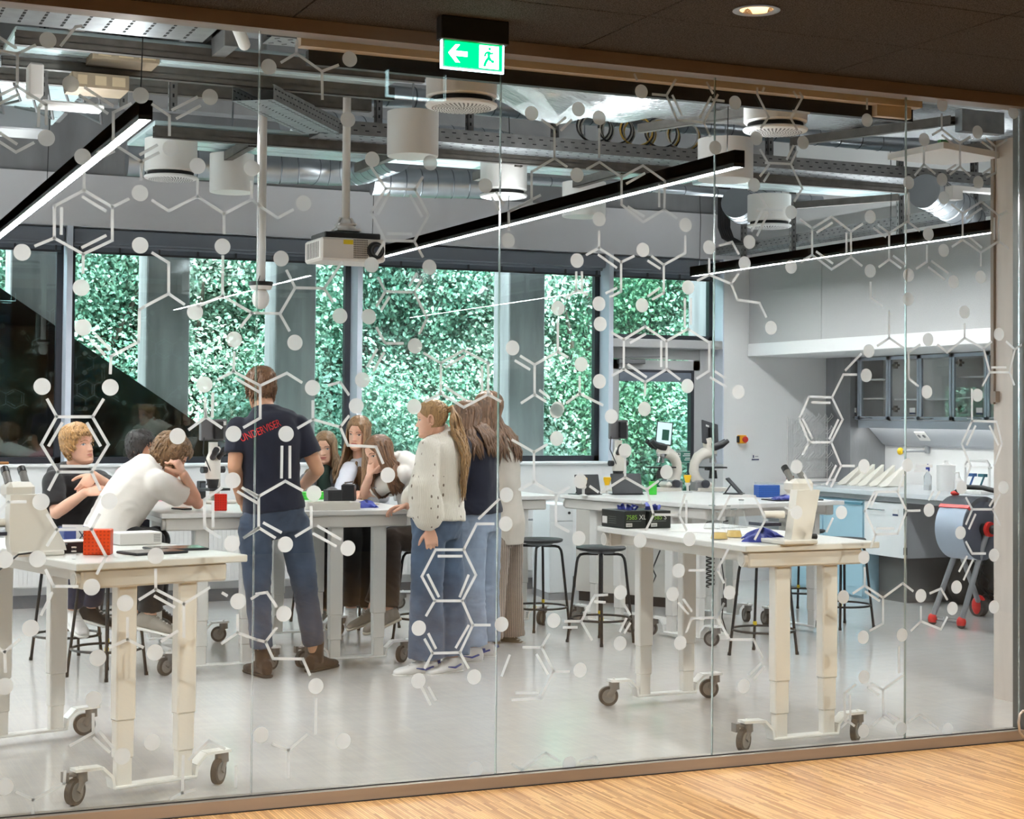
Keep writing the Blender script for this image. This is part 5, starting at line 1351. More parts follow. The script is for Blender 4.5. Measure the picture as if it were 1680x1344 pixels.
def limb_vol(mb, pts, rad, n=14, flat=1.0):
    P = [Vector(p) for p in pts]
    mb.tube(P, rad, n, flat=flat)
    for p, r in zip(P, rad): mb.ball(p, r*.995, 12)
def interp_limb(a, b, c, ra, rb, rc, k=5, belly=0.0):
    """upper bone a-b, lower bone b-c with a soft bulge"""
    a, b, c = Vector(a), Vector(b), Vector(c); pts, rad = [], []
    for i in range(k): t = i/k; pts.append(a.lerp(b, t)); rad.append(ra+(rb-ra)*t+belly*math.sin(PI*t)*.5)
    for i in range(k+1): t = i/k; pts.append(b.lerp(c, t)); rad.append(rb+(rc-rb)*t+belly*math.sin(PI*min(1, t*1.25))*.9)
    return pts, rad
def torso_vol(mb, spine, side, grow=0.0, i0=0, i1=None, n=28):
    """spine: (pos, half width, half depth) upward; side: unit vector towards the person's right"""
    sp = spine[i0:i1]
    rings = []
    P = [Vector(s[0]) for s in sp]
    fine = []
    for i in range(len(sp)-1):
        for k in range(4):
            t = k/4; t2 = t*t*(3-2*t)
            fine.append((P[i].lerp(P[i+1], t), sp[i][1]+(sp[i+1][1]-sp[i][1])*t2, sp[i][2]+(sp[i+1][2]-sp[i][2])*t2))
    fine.append((P[-1], sp[-1][1], sp[-1][2]))
    s0 = Vector(side).normalized()
    for i, (c, w, d) in enumerate(fine):
        a = fine[max(0, i-1)][0]; b = fine[min(len(fine)-1, i+1)][0]
        up = (b-a).normalized(); s = (s0-up*s0.dot(up)).normalized(); f = up.cross(s)
        w += grow; d += grow
        rings.append([c+s*(w*(abs(math.cos(t))**.85)*(1 if math.cos(t) > 0 else -1))+f*(d*(abs(math.sin(t))**.9)*(1 if math.sin(t) > 0 else -1)) for t in [2*PI*k/n for k in range(n)]])
    mb.loft(rings)

from mathutils.bvhtree import BVHTree
BODY = None
def clear_of(p, r):
    if BODY is None: return p
    loc, n, i, d = BODY.find_nearest(p, .25)
    if loc is None: return p
    s = (p-loc).dot(n)
    if s < 0 or d < r: return loc+n*r
    return p
# ---- head
_HZ = [-.115, -.109, -.095, -.072, -.045, -.018, .0, .02, .045, .070, .090, .103, .110]
_HW = [.010, .028, .045, .057, .064, .068, .070, .0715, .0725, .068, .055, .034, .003]
_HF = [.068, .084, .089, .087, .084, .082, .081, .086, .086, .079, .061, .036, .004]
_HB = [-.020, -.010, .012, .045, .070, .085, .091, .096, .098, .093, .077, .050, .004]
def head_surf(a, z, fem=0.0, face=True):
    """a: angle array from straight ahead, z: height array -> x (right), y (forward), z"""
    w = np.interp(z, _HZ, _HW)*(1-.06*fem); f = np.interp(z, _HZ, _HF); b = np.interp(z, _HZ, _HB)
    yc = (f-b)/2; hf = (f+b)/2
    sa, ca = np.sin(a), np.cos(a)
    x = w*np.sign(sa)*np.abs(sa)**.92; y = yc+hf*np.sign(ca)*np.abs(ca)**.95
    if face:
        fr = np.clip((ca-.15)/.4, 0, 1)
        ax = np.abs(x)
        t = np.clip((.012-z)/.044, 0, 1); nose = np.where(z > -.036, t**1.3*.023+.002*(z < .02), .025*np.clip(1-(-.036-z)/.009, 0, 1))
        nose = nose*(z < .024)
        sig = .0075+.005*t
        y = y+fr*nose*np.exp(-(x/sig)**2)
        y = y+fr*.004*np.exp(-(((ax-.012)/.005)**2+((z+.034)/.006)**2))
        y = y-fr*.0075*np.exp(-(((ax-.031)/.016)**2+((z-.001)/.011)**2))
        y = y+fr*.0035*np.exp(-(((ax-.031)/.011)**2+((z-.001)/.006)**2))
        y = y+fr*(.0045-.002*fem)*np.exp(-(((ax-.028)/.026)**2+((z-.022)/.008)**2))
        y = y+fr*.0055*np.exp(-((x/.020)**2+((z+.0555)/.005)**2))+fr*.006*np.exp(-((x/.018)**2+((z+.067)/.0055)**2))-fr*.003*np.exp(-((x/.022)**2+((z+.061)/.0022)**2))
        y = y+fr*.005*np.exp(-((x/.018)**2+((z+.096)/.011)**2))-fr*.003*np.exp(-((x/.025)**2+((z+.081)/.006)**2))
        y = y+fr*.003*np.exp(-(((ax-.042)/.014)**2+((z+.025)/.016)**2))
    return x, y, z
def head_mesh(M, skin, lips, brow, iris, fem=0.0, sc=1.0):
    NU, NV = 132, 104
    t = np.linspace(-1, 1, NU, endpoint=False); a = PI*(t*.45+.55*np.sign(t)*np.abs(t)**2.1)
    zz = np.linspace(0, 1, NV); z = -.1148+.2246*zz
    A, Z = np.meshgrid(a, z)
    x, y, z2 = head_surf(A, Z, fem)
    V = np.stack([x, y, z2], -1).reshape(-1, 3)*sc
    mb_v = [tuple(M @ Vector(v)) for v in V]; fs = []; mi = []
    X, Y, ZZ = x, y, z2
    for i in range(NV-1):
        for k in range(NU):
            k2 = (k+1) % NU
            fs.append((i*NU+k, i*NU+k2, (i+1)*NU+k2, (i+1)*NU+k))
            fx = (X[i, k]+X[i, k2])/2 if k2 else X[i, k]; fz = (ZZ[i, k]+ZZ[i+1, k])/2; front = math.cos(a[k]) > .25
            m = 0
            if front:
                ax = abs(fx); ex = (ax-.031)/.0135
                if abs(ex) < 1:
                    top = .0055*(1-ex*ex)+.001; bot = -.0042*(1-ex*ex)+.001
                    if bot < fz < top: m = 4 if math.hypot(ax-.0312, fz-.0015) < .0052 else 3
                    elif top <= fz < top+.0026: m = 5
                if m == 0:
                    by = .0215+.004*math.sin(max(0, min(1, (ax-.012)/.036))*PI)-(.003 if ax > .04 else 0)
                    if .012 < ax < .049 and by-.0028 < fz < by+.0028*(1 if fem < .5 else .55): m = 2
                    lw = .0235-.0*fem
                    if abs(fx) < lw:
                        q = 1-(fx/lw)**2
                        if -.061-.0105*q**.7 < fz < -.061+.0078*q**.6: m = 1
            mi.append(m)
    b0 = len(mb_v)
    mb_v.append(tuple(M @ (Vector((0, .024, -.1152))*sc))); mb_v.append(tuple(M @ (Vector((0, 0, .1102))*sc)))
    for k in range(NU):
        k2 = (k+1) % NU; fs.append((k2, k, b0)); mi.append(0); fs.append(((NV-1)*NU+k, (NV-1)*NU+k2, b0+1)); mi.append(0)
    mb = MB(); mb.v = mb_v; mb.f = fs; mb.mi = mi
    # ears
    for s in (-1, 1):
        rings = []
        for q in range(15):
            ta = -PI*.55+q/14*PI*1.75
            c = Vector((s*(.0705+.006*math.sin(q/14*PI)), -.012-.017*math.cos(ta)*(1 if math.cos(ta) < 0 else .7), -.006+.030*math.sin(ta)))
            r = .0052+.0015*math.sin(q/14*PI)
            rings.append((c, r))
        mb.tube([M @ (c*sc) for c, r in rings], [r*sc for c, r in rings], 8)
        mb.ball(tuple(M @ (Vector((s*.069, -.010, -.006))*sc)), (.006*sc, .012*sc, .022*sc), 10)
        mb.ball(tuple(M @ (Vector((s*.070, -.004, -.032))*sc)), .0075*sc, 8)
    mb.mi += [0]*(len(mb.f)-len(mb.mi))
    return mb
def hand_mesh(wrist, d, palm, thumb_side, curl=.5, spread=.0, sc=1.0):
    """d: wrist to knuckles, palm: way the palm faces, thumb_side: +1/-1 along d x palm"""
    d = Vector(d).normalized(); palm = Vector(palm); palm = (palm-d*palm.dot(d)).normalized(); s = d.cross(palm)*thumb_side
    w0 = Vector(wrist); mb = MB()
    rings = []
    for t, hw, ht in ((-.012, .024, .019), (.0, .026, .018), (.03, .036, .016), (.06, .041, .0145), (.083, .040, .012), (.092, .034, .008)):
        c = w0+d*(t*sc)
        rings.append([c+s*(hw*sc*math.cos(q*PI/8))+palm*(ht*sc*math.sin(q*PI/8)) for q in range(16)])
    mb.loft(rings)
    L = [.070, .079, .074, .058]
    for i in range(4):
        off = .030-.020*i
        p = w0+d*(.082*sc-.004*abs(i-1.2)*sc)+s*(off*sc); dirn = (d+s*(spread*(1.5-i)*.3)).normalized()
        pts = [p-dirn*.015*sc]; rad = [.0095*sc]; ang = curl*(.75+.12*i)
        pts.append(p.copy()); rad.append(.0092*sc)
        for k, f in enumerate((.45, .30, .25)):
            R_ = Matrix.Rotation(ang*(1.0 if k else .8), 3, dirn.cross(palm).normalized())
            dirn = (R_ @ dirn).normalized(); p = p+dirn*(L[i]*f*sc); pts.append(p.copy()); rad.append((.0086, .0078, .0066)[k]*sc)
        mb.tube(pts, rad, 10)
        for q, r in zip(pts[1:], rad[1:]): mb.ball(q, r, 10)
    p = w0+d*(.022*sc)+s*(.024*sc)+palm*(.004*sc); dirn = (d*.62+s*.72+palm*.28).normalized(); pts = [p]; rad = [.013*sc]
    for k, f in enumerate((.036, .030, .024)):
        p = p+dirn*(f*sc); pts.append(p.copy()); rad.append((.0115, .0098, .0078)[k]*sc)
        dirn = (dirn+d*.25+palm*.22*curl-s*.12).normalized()
    mb.tube(pts, rad, 10)
    for q, r in zip(pts, rad): mb.ball(q, r, 10)
    return union(mb, .0034, 2)
def append_mesh(dst, me, mi=0):
    o = len(dst.v)
    dst.v += [tuple(v.co) for v in me.vertices]; dst.f += [tuple(i+o for i in p.vertices) for p in me.polygons]; dst.mi += [mi]*len(me.polygons)
    bpy.data.meshes.remove(me)
def append_mb(dst, mb):
    o = len(dst.v); dst.v += mb.v; dst.f += [tuple(i+o for i in f) for f in mb.f]; dst.mi += mb.mi

def frame(face, roll=0.0, up=(0, 0, 1)):
    """head axes: x to the person's right, y ahead"""
    f = Vector(face).normalized(); u = Vector(up); r = f.cross(u).normalized(); u = r.cross(f)
    M = Matrix((r, f, u)).transposed()
    return M @ Matrix.Rotation(roll, 3, 'Y')
def scalp(M, sc, fem, thick, line, seed=1, tuft=0.0, part=0.0):
    """hair cap hugging the skull; line(angle)->lowest height of the hair at that angle"""
    rnd = np.random.RandomState(seed)
    NU, NV = 96, 46; mb = MB()
    a = np.linspace(-PI, PI, NU, endpoint=False)
    ph = rnd.rand(8)*6
    V = []
    for i in range(NV):
        t = i/(NV-1)
        z0 = np.array([line(abs(q)) for q in a]); z = z0+(.1095-z0)*t
        x, y, zz = head_surf(a, z, fem, False)
        g = thick*(1-math.exp(-t*7))
        if i == 0: g = -.002
        n = np.stack([x, y-.0, zz*.9], -1); n = n/np.maximum(1e-6, np.linalg.norm(n, axis=1))[:, None]
        lump = tuft*(np.sin(a*9+ph[0]+t*6)*.5+np.sin(a*17+ph[1]-t*9)*.3+np.sin(a*5+ph[2]+t*14)*.5)*(t if t < .9 else .9)
        top = .010*max(0, t-.5)*2*(thick/.014)
        P = np.stack([x, y, zz], -1)+n*(g+lump)[:, None]+np.array([0, 0, top])
        V += [tuple(M @ (Vector(p)*sc)) for p in P]
    fs = [(i*NU+k, i*NU+(k+1) % NU, (i+1)*NU+(k+1) % NU, (i+1)*NU+k) for i in range(NV-1) for k in range(NU)]
    fs.append(tuple((NV-1)*NU+k for k in range(NU)))
    mb.add(V, fs)
    return mb
def lock(mb, pts, r, n=7, flat=.55):
    m = len(pts); rad = [r*(.75+.5*math.sin(PI*min(1, .25+i/(m-1)*.75)))*(1 if i < m-1 else .25) for i in range(m)]
    mb.tube(pts, rad, n, flat=flat)
def hairdo(kind, M, c, sc, fem, m, root, seed=1, length=.35, body_back=None, spread=1.0, wav=.0):
    rnd = random.Random(seed)
    Mw = Matrix.Translation(c) @ M.to_4x4()
    def P(x, y, z): return Mw @ (Vector((x, y, z))*sc)
    def low_short(q): return .050 if q < .75 else (.050-(q-.75)*.16 if q < 1.25 else (-.03 if q < 1.65 else -.062))
    def low_long(q): return .066 if q < .35 else (.066-(q-.35)*.11 if q < 1.1 else (-.03 if q < 1.5 else -.075))
    def low_pull(q): return .062 if q < .6 else (.062-(q-.6)*.07 if q < 1.35 else (.008 if q < 1.75 else -.055))
    hb = scalp(Mw, sc, fem, {'short': .016, 'curly': .026, 'long': .012, 'pony': .009}[kind], {'short': low_short, 'curly': low_short, 'long': low_long, 'pony': low_pull}[kind], seed, {'short': .0035, 'curly': .007, 'long': .0015, 'pony': .001}[kind])
    if kind in ('short', 'curly'):
        n = 420 if kind == 'short' else 420
        th = .013 if kind == 'short' else .022
        for i in range(n):
            a = rnd.uniform(-PI, PI); lo = low_short(abs(a))+.004; z = lo+(.102-lo)*rnd.random()**.8
            def SP(a_, z_, off):
                z_ = min(.1075, z_); x, y, _ = head_surf(np.array([a_]), np.array([z_]), fem, False); q = Vector((float(x[0]), float(y[0]), z_)); nn_ = Vector((q.x, q.y, q.z*.9)).normalized()
                return q+nn_*off+Vector((0, 0, .010*max(0, (z_-lo)/(.11-lo)-.5)*2*(th/.014)))
            if kind == 'short':
                dz = -.011-.006*rnd.random() if z < .085 else -.004; da = (-.10 if a > 0 else .10)*rnd.uniform(.3, 1.3)
                lock(hb, [P(*SP(a, z, th*.55)), P(*SP(a+da*.5, z+dz*.5, th+.0035)), P(*SP(a+da, z+dz, th+.0035)), P(*SP(a+da*1.4, z+dz*1.5, th-.001))], rnd.uniform(.0035, .0055), 6)
            else:
                ph = rnd.uniform(0, 6); da = .16*math.cos(ph); dz = .016*math.sin(ph)
                lock(hb, [P(*SP(a, z, th*.6)), P(*SP(a+da*.5, z+dz*.2, th+.006)), P(*SP(a+da, z+dz, th+.005)), P(*SP(a+da*.6, z+dz*1.7, th-.001))], rnd.uniform(.0045, .0070), 6)
        for i in range(46 if kind == 'short' else 40):
            a = rnd.uniform(-.85, .85); x, y, _ = head_surf(np.array([a]), np.array([.066]), fem, False); p = Vector((float(x[0]), float(y[0]), .066))
            dx = rnd.uniform(.004, .02)
            lock(hb, [P(p.x-dx, p.y-.026, p.z+.032), P(p.x-dx*.3, p.y-.004, p.z+.026), P(p.x+dx*.5, p.y+.010+(.008 if kind == 'curly' else 0), p.z+.012), P(p.x+dx*1.2, p.y+.007, p.z-rnd.uniform(.002, .012))], .0055, 6)
    if kind == 'long':
        n = 130
        for i in range(n):
            sgn = rnd.choice((-1, 1)); a = sgn*rnd.uniform(.95, PI)
            z = rnd.uniform(.0, .085)
            x, y, _ = head_surf(np.array([a]), np.array([z]), fem, False); p = Vector((float(x[0]), float(y[0]), z)); nrm = Vector((p.x, p.y, 0)).normalized()
            pts = [P(*(Vector((p.x*.55, p.y*.55, .102)))), P(*(p+nrm*.012))]
            z2 = -.05; x2, y2, _ = head_surf(np.array([a]), np.array([z2]), fem, False); q = Vector((float(x2[0])*1.12*spread, float(y2[0])*1.0-.004, z2))
            pts.append(P(*(q+nrm*.012)))
            base = pts[-1]; Lg = length*rnd.uniform(.78, 1.05)
            out = (M @ nrm)*.02*spread; ph = rnd.uniform(0, 6)
            for k in range(1, 10):
                t = k/9
                w = Vector((math.sin(ph+t*9), math.cos(ph*1.3+t*8), 0))*(wav*t**.5+.003)
                bb = Vector(body_back)*(t**.8)*.05 if body_back is not None else Vector((0, 0, 0))
                pts.append(base+Vector((0, 0, -Lg*t))+out*math.sin(t*2.2)+bb+w)
            pts = pts[:3]+[clear_of(q, .006+.012*rnd.random()) for q in pts[3:]]
            lock(hb, pts, rnd.uniform(.0085, .0125))
    if kind == 'pony':
        k0 = Vector((0, -.105, .045)); kn = P(*k0)
        hb.tube([P(0, -.088, .04), P(0, -.115, .048)], [.018*sc, .019*sc], 14)
        for i in range(64):
            ph = rnd.uniform(0, 6); rr = rnd.uniform(0, .016)
            st = P(rr*math.cos(ph), -.105, .045+rr*math.sin(ph)); back = M @ Vector((0, -1, 0)); Lg = length*rnd.uniform(.8, 1.05)
            pts = [st, st+back*.035+Vector((0, 0, .012))]
            o2 = Vector((math.cos(ph), math.sin(ph), 0))*rnd.uniform(.006, .038)
            for k in range(1, 11):
                t = k/10; pts.append(st+back*(.045+.012*math.sin(t*3))+Vector((0, 0, .005-Lg*t))+o2*math.sin(PI*min(1, .2+t*.8))+Vector((.004*math.sin(ph+6*t), .004*math.cos(ph+5*t), 0)))
            pts = pts[:2]+[clear_of(q, .010+.03*rnd.random()) for q in pts[2:]]
            lock(hb, pts, rnd.uniform(.0075, .0115))
        for i in range(60):
            a = rnd.choice((-1, 1))*rnd.uniform(.2, PI*.95); lo = low_pull(abs(a)); z = lo+(.095-lo)*rnd.random()
            x, y, _ = head_surf(np.array([a]), np.array([z]), fem, False); p = Vector((float(x[0]), float(y[0]), z))
            mid = p.lerp(k0, .5); nrm = Vector((mid.x, mid.y*.4, mid.z)).normalized(); mid = mid+nrm*(.040 if abs(a) < 2.2 else .012)
            xm, ym, _ = head_surf(np.array([math.atan2(mid.x, mid.y)]), np.array([min(.1, mid.z)]), fem, False)
            lock(hb, [P(*(p*1.05)), P(*(Vector((float(xm[0]), float(ym[0]), min(.104, mid.z)))*1.10)), P(*k0)], .006, 6)
    return hb.build('hair', m, root, True, angle=180) if False else _hair_build(hb, m, root)
def _hair_build(hb, m, root):
    me = bpy.data.meshes.new('hair'); me.from_pydata(hb.v, [], hb.f)
    me.transform(Matrix.Translation(-Vector(root.location))); me.materials.append(m); smooth_mesh(me, 180)
    o = bpy.data.objects.new('hair', me); COL.objects.link(o); o.parent = root
    return o
def shoe(root, ankle, fwd, up_h, m_up, m_sole, kind='sneaker', L=.275, accent=None, pitch=0.0):
    """shoe round an ankle joint ~.085 above its sole"""
    f = Vector((fwd[0], fwd[1], 0)).normalized(); s = Vector((f.y, -f.x, 0)); u = Vector((0, 0, 1))
    if pitch: R_ = Matrix.Rotation(pitch, 3, s); f = R_ @ f; u = R_ @ u
    A = Vector(ankle); base = A-u*.088
    def sec(t, hw, z0, z1, n=16):
        c = base+f*t
        return [c+s*(hw*(abs(math.cos(q))**.8)*(1 if math.cos(q) > 0 else -1))+u*((z0+z1)/2+(z1-z0)/2*(abs(math.sin(q))**.75)*(1 if math.sin(q) > 0 else -1)) for q in [2*PI*k/n for k in range(n)]]
    hb = -.075; q = L/.275
    up = MB().loft([sec(hb*q, .020, .02, .07), sec((hb+.012)*q, .034, .012, .10), sec((hb+.05)*q, .038, .012, .115 if kind != 'boot' else .12), sec((hb+.10)*q, .040, .012, .108), sec((hb+.15)*q, .044, .012, .083), sec((hb+.20)*q, .048, .012, .064), sec((hb+.245)*q, .045, .012, .056), sec((hb+.268)*q, .036, .013, .046), sec((hb+.280)*q, .020, .016, .036)])
    if kind == 'boot': up.tube([A+u*-.03, A+u*.02, A+u*.075, A+u*.10], [.046, .046, .050, .052], 18)
    else: up.tube([A+u*-.03, A+u*.018], [.042, .043], 16)
    me = union(up, .005, 3); o = obj_of('shoe' if kind != 'boot' else 'boot', me, m_up, root)
    so = MB().loft([sec((hb-.003)*q, .022, 0, .020), sec((hb+.012)*q, .037, 0, .024), sec((hb+.08)*q, .040, 0, .022), sec((hb+.19)*q, .050, 0, .020), sec((hb+.25)*q, .047, .001, .022), sec((hb+.277)*q, .034, .002, .022), sec((hb+.288)*q, .016, .005, .020)])
    me = so.mesh('sole', m_sole); so_ = obj_of('sole', me, m_sole, root); so_.parent = o; so_.matrix_parent_inverse = Matrix()
    if accent:
        ac = MB()
        for k in (-1, 1):
            pts = [base+f*(hb+.04)*q+s*k*.038+u*.06, base+f*(hb+.09)*q+s*k*.0415+u*.045, base+f*(hb+.15)*q+s*k*.046+u*.055]
            ac.tube(pts, [.010, .010, .004], 8, flat=.6)
        ac.tube([base+f*(hb+.0)*q+u*.09, base+f*(hb-.004)*q+u*.07], .016, 8)
        la = obj_of('side_stripe', ac.mesh('stripe', accent), accent, root); la.parent = o
    lc = MB()
    for k in range(4):
        t = (hb+.115+.022*k)*q; zt = np.interp(hb+.115+.022*k, [hb+.1, hb+.15, hb+.2], [.108, .083, .064])+.001
        lc.tube([base+f*t-s*.018+u*(zt-.004), base+f*t+u*zt, base+f*t+s*.018+u*(zt-.004)], .0035, 6)
    if kind == 'sneaker':
        l = obj_of('laces', lc.mesh('laces', M_pwhite), M_pwhite, root); l.parent = o
    return o

def person(label, pos, D):
    root = thing('person', label, 'person', pos)
    S = D['skin']; fem = D.get('fem', 0.0); hs = D.get('hs', 1.0)
    side = Vector(D['side']).normalized()
    sp = D['spine']
    # ---- body: torso core, arms, legs core, neck in one surface
    b = MB()
    torso_vol(b, sp, side, -.012)
    hc = Vector(D['head']); Mh = frame(D['face'], D.get('roll', 0.0))
    nb = Vector(sp[-1][0]); nt_ = hc+Mh @ Vector((0, -.018, -.06))*hs
    limb_vol(b, [nb-(nt_-nb)*.25, nb.lerp(nt_, .5), nt_], [D.get('neck', .058)*1.12, D.get('neck', .058), D.get('neck', .058)*.98])
    ra = D.get('arm_r', (.046, .037, .026))
    for A in D['arms']:
        pts, rad = interp_limb(A[0], A[1], A[2], *ra, belly=.004); limb_vol(b, pts, rad)
    rl = D.get('leg_r', (.078, .054, .038))
    for Lg in D['legs']:
        pts, rad = interp_limb(Lg[0], Lg[1], Lg[2], *rl, belly=.008); limb_vol(b, pts, rad)
    me = union(b, .0075, 5)
    out = MB(); append_mesh(out, me, 0)
    append_mb(out, head_mesh(Matrix.Translation(hc) @ Mh.to_4x4(), None, None, None, None, fem, hs))
    for H in D.get('hands', []):
        append_mesh(out, hand_mesh(*H), 0)
    me = bpy.data.meshes.new('body'); me.from_pydata(out.v, [], out.f)
    for m in (S, D['lips'], D['brow'], M_eyew, D['iris'], M_lash_shade): me.materials.append(m)
    me.polygons.foreach_set('material_index', out.mi); me.transform(Matrix.Translation(-Vector(root.location))); smooth_mesh(me, 180)
    bo = bpy.data.objects.new('body', me); COL.objects.link(bo); bo.parent = root
    # ---- shirt
    g = D.get('shirt_grow', .012); sh = MB()
    torso_vol(sh, D.get('shirt_spine', sp), side, g, D.get('hem', 1))
    for A, k in zip(D['arms'], D['sleeves']):
        a, e, w = map(Vector, A); r0, r1, r2 = D.get('sleeve_r', (.066, .056, .045))
        if k <= 1: pts = [a+(e-a)*(k*t) for t in (0, .33, .66, 1)]; rad = [r0+(r1-r0)*k*t for t in (0, .33, .66, 1)]; rad[-1] = rad[-1]*1.04
        else:
            kk = k-1; pts = [a, a.lerp(e, .5), e]+[e.lerp(w, kk*t) for t in (.35, .7, 1)]; rad = [r0, (r0+r1)/2, r1]+[r1+(r2-r1)*kk*t for t in (.35, .7, 1)]
            if D.get('balloon'): rad = [r0, r0*1.08, r1*1.25, r1*1.38, r1*1.30, r2*.95]
        sh.tube(pts, rad, 18)
        for p, r in zip(pts[:-1], rad[:-1]): sh.ball(p, r*.99, 14)
    if D.get('collar'):
        u = (nt_-nb).normalized(); sh.tube([nb-u*.02, nb+u*D['collar']], [D.get('neck', .058)*1.32, D.get('neck', .058)*1.18], 20)
    me = wrinkle(union(sh, D.get('voxel', .008), D.get('shirt_smooth', 6)), D.get('fold', .004), 9., 12., seed=len(label)); so_ = obj_of(D.get('shirt_name', 'shirt'), me, D['shirt'], root)
    # ---- trousers
    tr = MB(); tg = D.get('trouser_grow', .010)
    torso_vol(tr, sp, side, tg, 0, D.get('waist_i', 3))
    tr_r = D.get('trouser_r', (.096, .070, .056))
    for Lg, end in zip(D['legs'], D.get('trouser_end', (1, 1))):
        h, k, a = map(Vector, Lg); a = k.lerp(a, end)
        pts = [h, h.lerp(k, .3), h.lerp(k, .65), k, k.lerp(a, .35), k.lerp(a, .7), a]
        r0, r1, r2 = tr_r; rad = [r0, r0*.98, (r0+r1)/2, r1, r1+(r2-r1)*.3, r1+(r2-r1)*.65, r2]
        tr.tube(pts, rad, 20)
        for p, r in zip(pts[:-1], rad[:-1]): tr.ball(p, r*.99, 14)
    hips = [Vector(l[0]) for l in D['legs']]; tr.ball((hips[0]+hips[1])/2, (.10, .10, .09), 14)
    me = wrinkle(union(tr, .008, 6), .0045, 8., 17., seed=len(label)*1.3); obj_of('trousers', me, D['trousers'], root)
    for Lg, fd, sk in zip(D['legs'], D['feet'], D['shoes']): shoe(root, Lg[2], fd[:2], 0, pitch=(fd[2] if len(fd) > 2 else 0.0), **sk)
    global BODY
    BODY = BVHTree.FromPolygons([v.co+Vector(root.location) for v in so_.data.vertices], [tuple(p.vertices) for p in so_.data.polygons])
    hairdo(D['hair'][0], Mh, hc, hs, fem, D['hair'][1], root, **D['hair'][2])
    return root, so_
# ================================================================== PEOPLE: the group
def J(px, py, y): return at(px, py, y=y)
def spine_of(rows): return [(J(px, py, y), hw, hd) for px, py, y, hw, hd in rows]
SK1 = skin_mat('skin_fair', (226, 176, 150)); SK2 = skin_mat('skin_tan', (206, 156, 124)); SK3 = skin_mat('skin_warm', (190, 138, 108))
LIP = mat('lips_rose', (190, 108, 98), .4); LIP2 = mat('lips_pale', (200, 132, 116), .45)
BRB = mat('brow_brown', (92, 66, 48), .7); BRL = mat('brow_blond', (156, 118, 78), .7); BRD = mat('brow_dark', (48, 38, 34), .7)
IRB = mat('iris_blue', (96, 120, 136), .2); IRN = mat('iris_brown', (70, 48, 36), .2)
H_blond = hair_mat('hair_blond', (172, 130, 82)); H_brown = hair_mat('hair_brown', (112, 78, 52)); H_honey = hair_mat('hair_honey', (150, 106, 62)); H_chest = hair_mat('hair_chestnut', (106, 78, 56)); H_dark = hair_mat('hair_dark', (44, 38, 36)); H_mid = hair_mat('hair_mid_brown', (124, 94, 64))
C_navy = cloth('cloth_navy', (34, 37, 52)); C_white = cloth('cloth_white', (232, 226, 218), .03); C_grey = cloth('cloth_grey', (112, 112, 114)); C_lgrey = cloth('cloth_pale_grey', (204, 204, 212), .04)
C_pink = cloth('cloth_pink', (236, 176, 184), .05); C_black = cloth('cloth_black', (34, 32, 34)); C_olive = cloth('cloth_dark_brown', (52, 46, 42)); C_denim = cloth('denim_blue', (78, 94, 116), .25); C_denimd = cloth('denim_dark', (66, 77, 95), .25)
C_denml = cloth('denim_light', (142, 156, 176), .18); C_brownt = cloth('trouser_brown', (66, 54, 46)); C_dnavy = cloth('trouser_navy', (52, 54, 74)); C_blk = cloth('trouser_black', (28, 28, 30)); C_green = cloth('cloth_dark_green', (34, 54, 46))
C_beige = rib_mat('knit_beige', (222, 212, 198), 60, 0, .06); C_taupe = rib_mat('rib_taupe', (150, 133, 120), 26, .5, .25)
def knit():
    m = rib_mat('knit_cream', (232, 224, 210), 60, .6, .02); nt = m.node_tree; b = nt.nodes['Principled BSDF']
    old = b.inputs['Base Color'].links[0].from_socket
    tc = nt.nodes.new('ShaderNodeTexCoord'); mp = nt.nodes.new('ShaderNodeMapping'); nt.links.new(tc.outputs['Object'], mp.inputs[0]); mp.inputs['Scale'].default_value = (1, 1, .62); mp.inputs['Rotation'].default_value = (0, 0, .6)
    v = nt.nodes.new('ShaderNodeTexVoronoi'); v.inputs['Scale'].default_value = 26; v.inputs['Randomness'].default_value = .25; nt.links.new(mp.outputs[0], v.inputs[0])
    w = nt.nodes.new('ShaderNodeTexWave'); w.bands_direction = 'X'; w.inputs['Scale'].default_value = 2.6; nt.links.new(mp.outputs[0], w.inputs[0])
    c1 = nt.nodes.new('ShaderNodeMath'); c1.operation = 'LESS_THAN'; c1.inputs[1].default_value = .17; nt.links.new(v.outputs[0], c1.inputs[0])
    c2 = nt.nodes.new('ShaderNodeMath'); c2.operation = 'GREATER_THAN'; c2.inputs[1].default_value = .55; nt.links.new(w.outputs[1], c2.inputs[0])
    mu = nt.nodes.new('ShaderNodeMath'); mu.operation = 'MULTIPLY'; nt.links.new(c1.outputs[0], mu.inputs[0]); nt.links.new(c2.outputs[0], mu.inputs[1])
    mx = nt.nodes.new('ShaderNodeMixRGB'); mx.inputs[2].default_value = (*srgb(120, 104, 86), 1); nt.links.new(mu.outputs[0], mx.inputs[0]); nt.links.new(old, mx.inputs[1]); nt.links.new(mx.outputs[0], b.inputs['Base Color'])
    return m
C_knit = knit()
M_boot = cloth('boot_suede', (62, 48, 40)); M_bsole = mat('boot_sole', (44, 36, 30), .7); M_snw = mat('sneaker_white', (228, 226, 224), .45); M_sole = mat('sole_white', (232, 230, 226), .5); M_sng = cloth('sneaker_grey', (150, 144, 136)); M_solb = mat('sole_beige', (206, 196, 178), .6); M_bstripe = mat('stripe_blue', (52, 72, 150), .4); M_shb = cloth('shoe_olive', (116, 106, 88)); M_tan = mat('stripe_tan', (200, 150, 84), .5)
SN = dict(m_up=M_sng, m_sole=M_solb)
def seated(hip, knee, ankle): return [hip, knee, ankle]

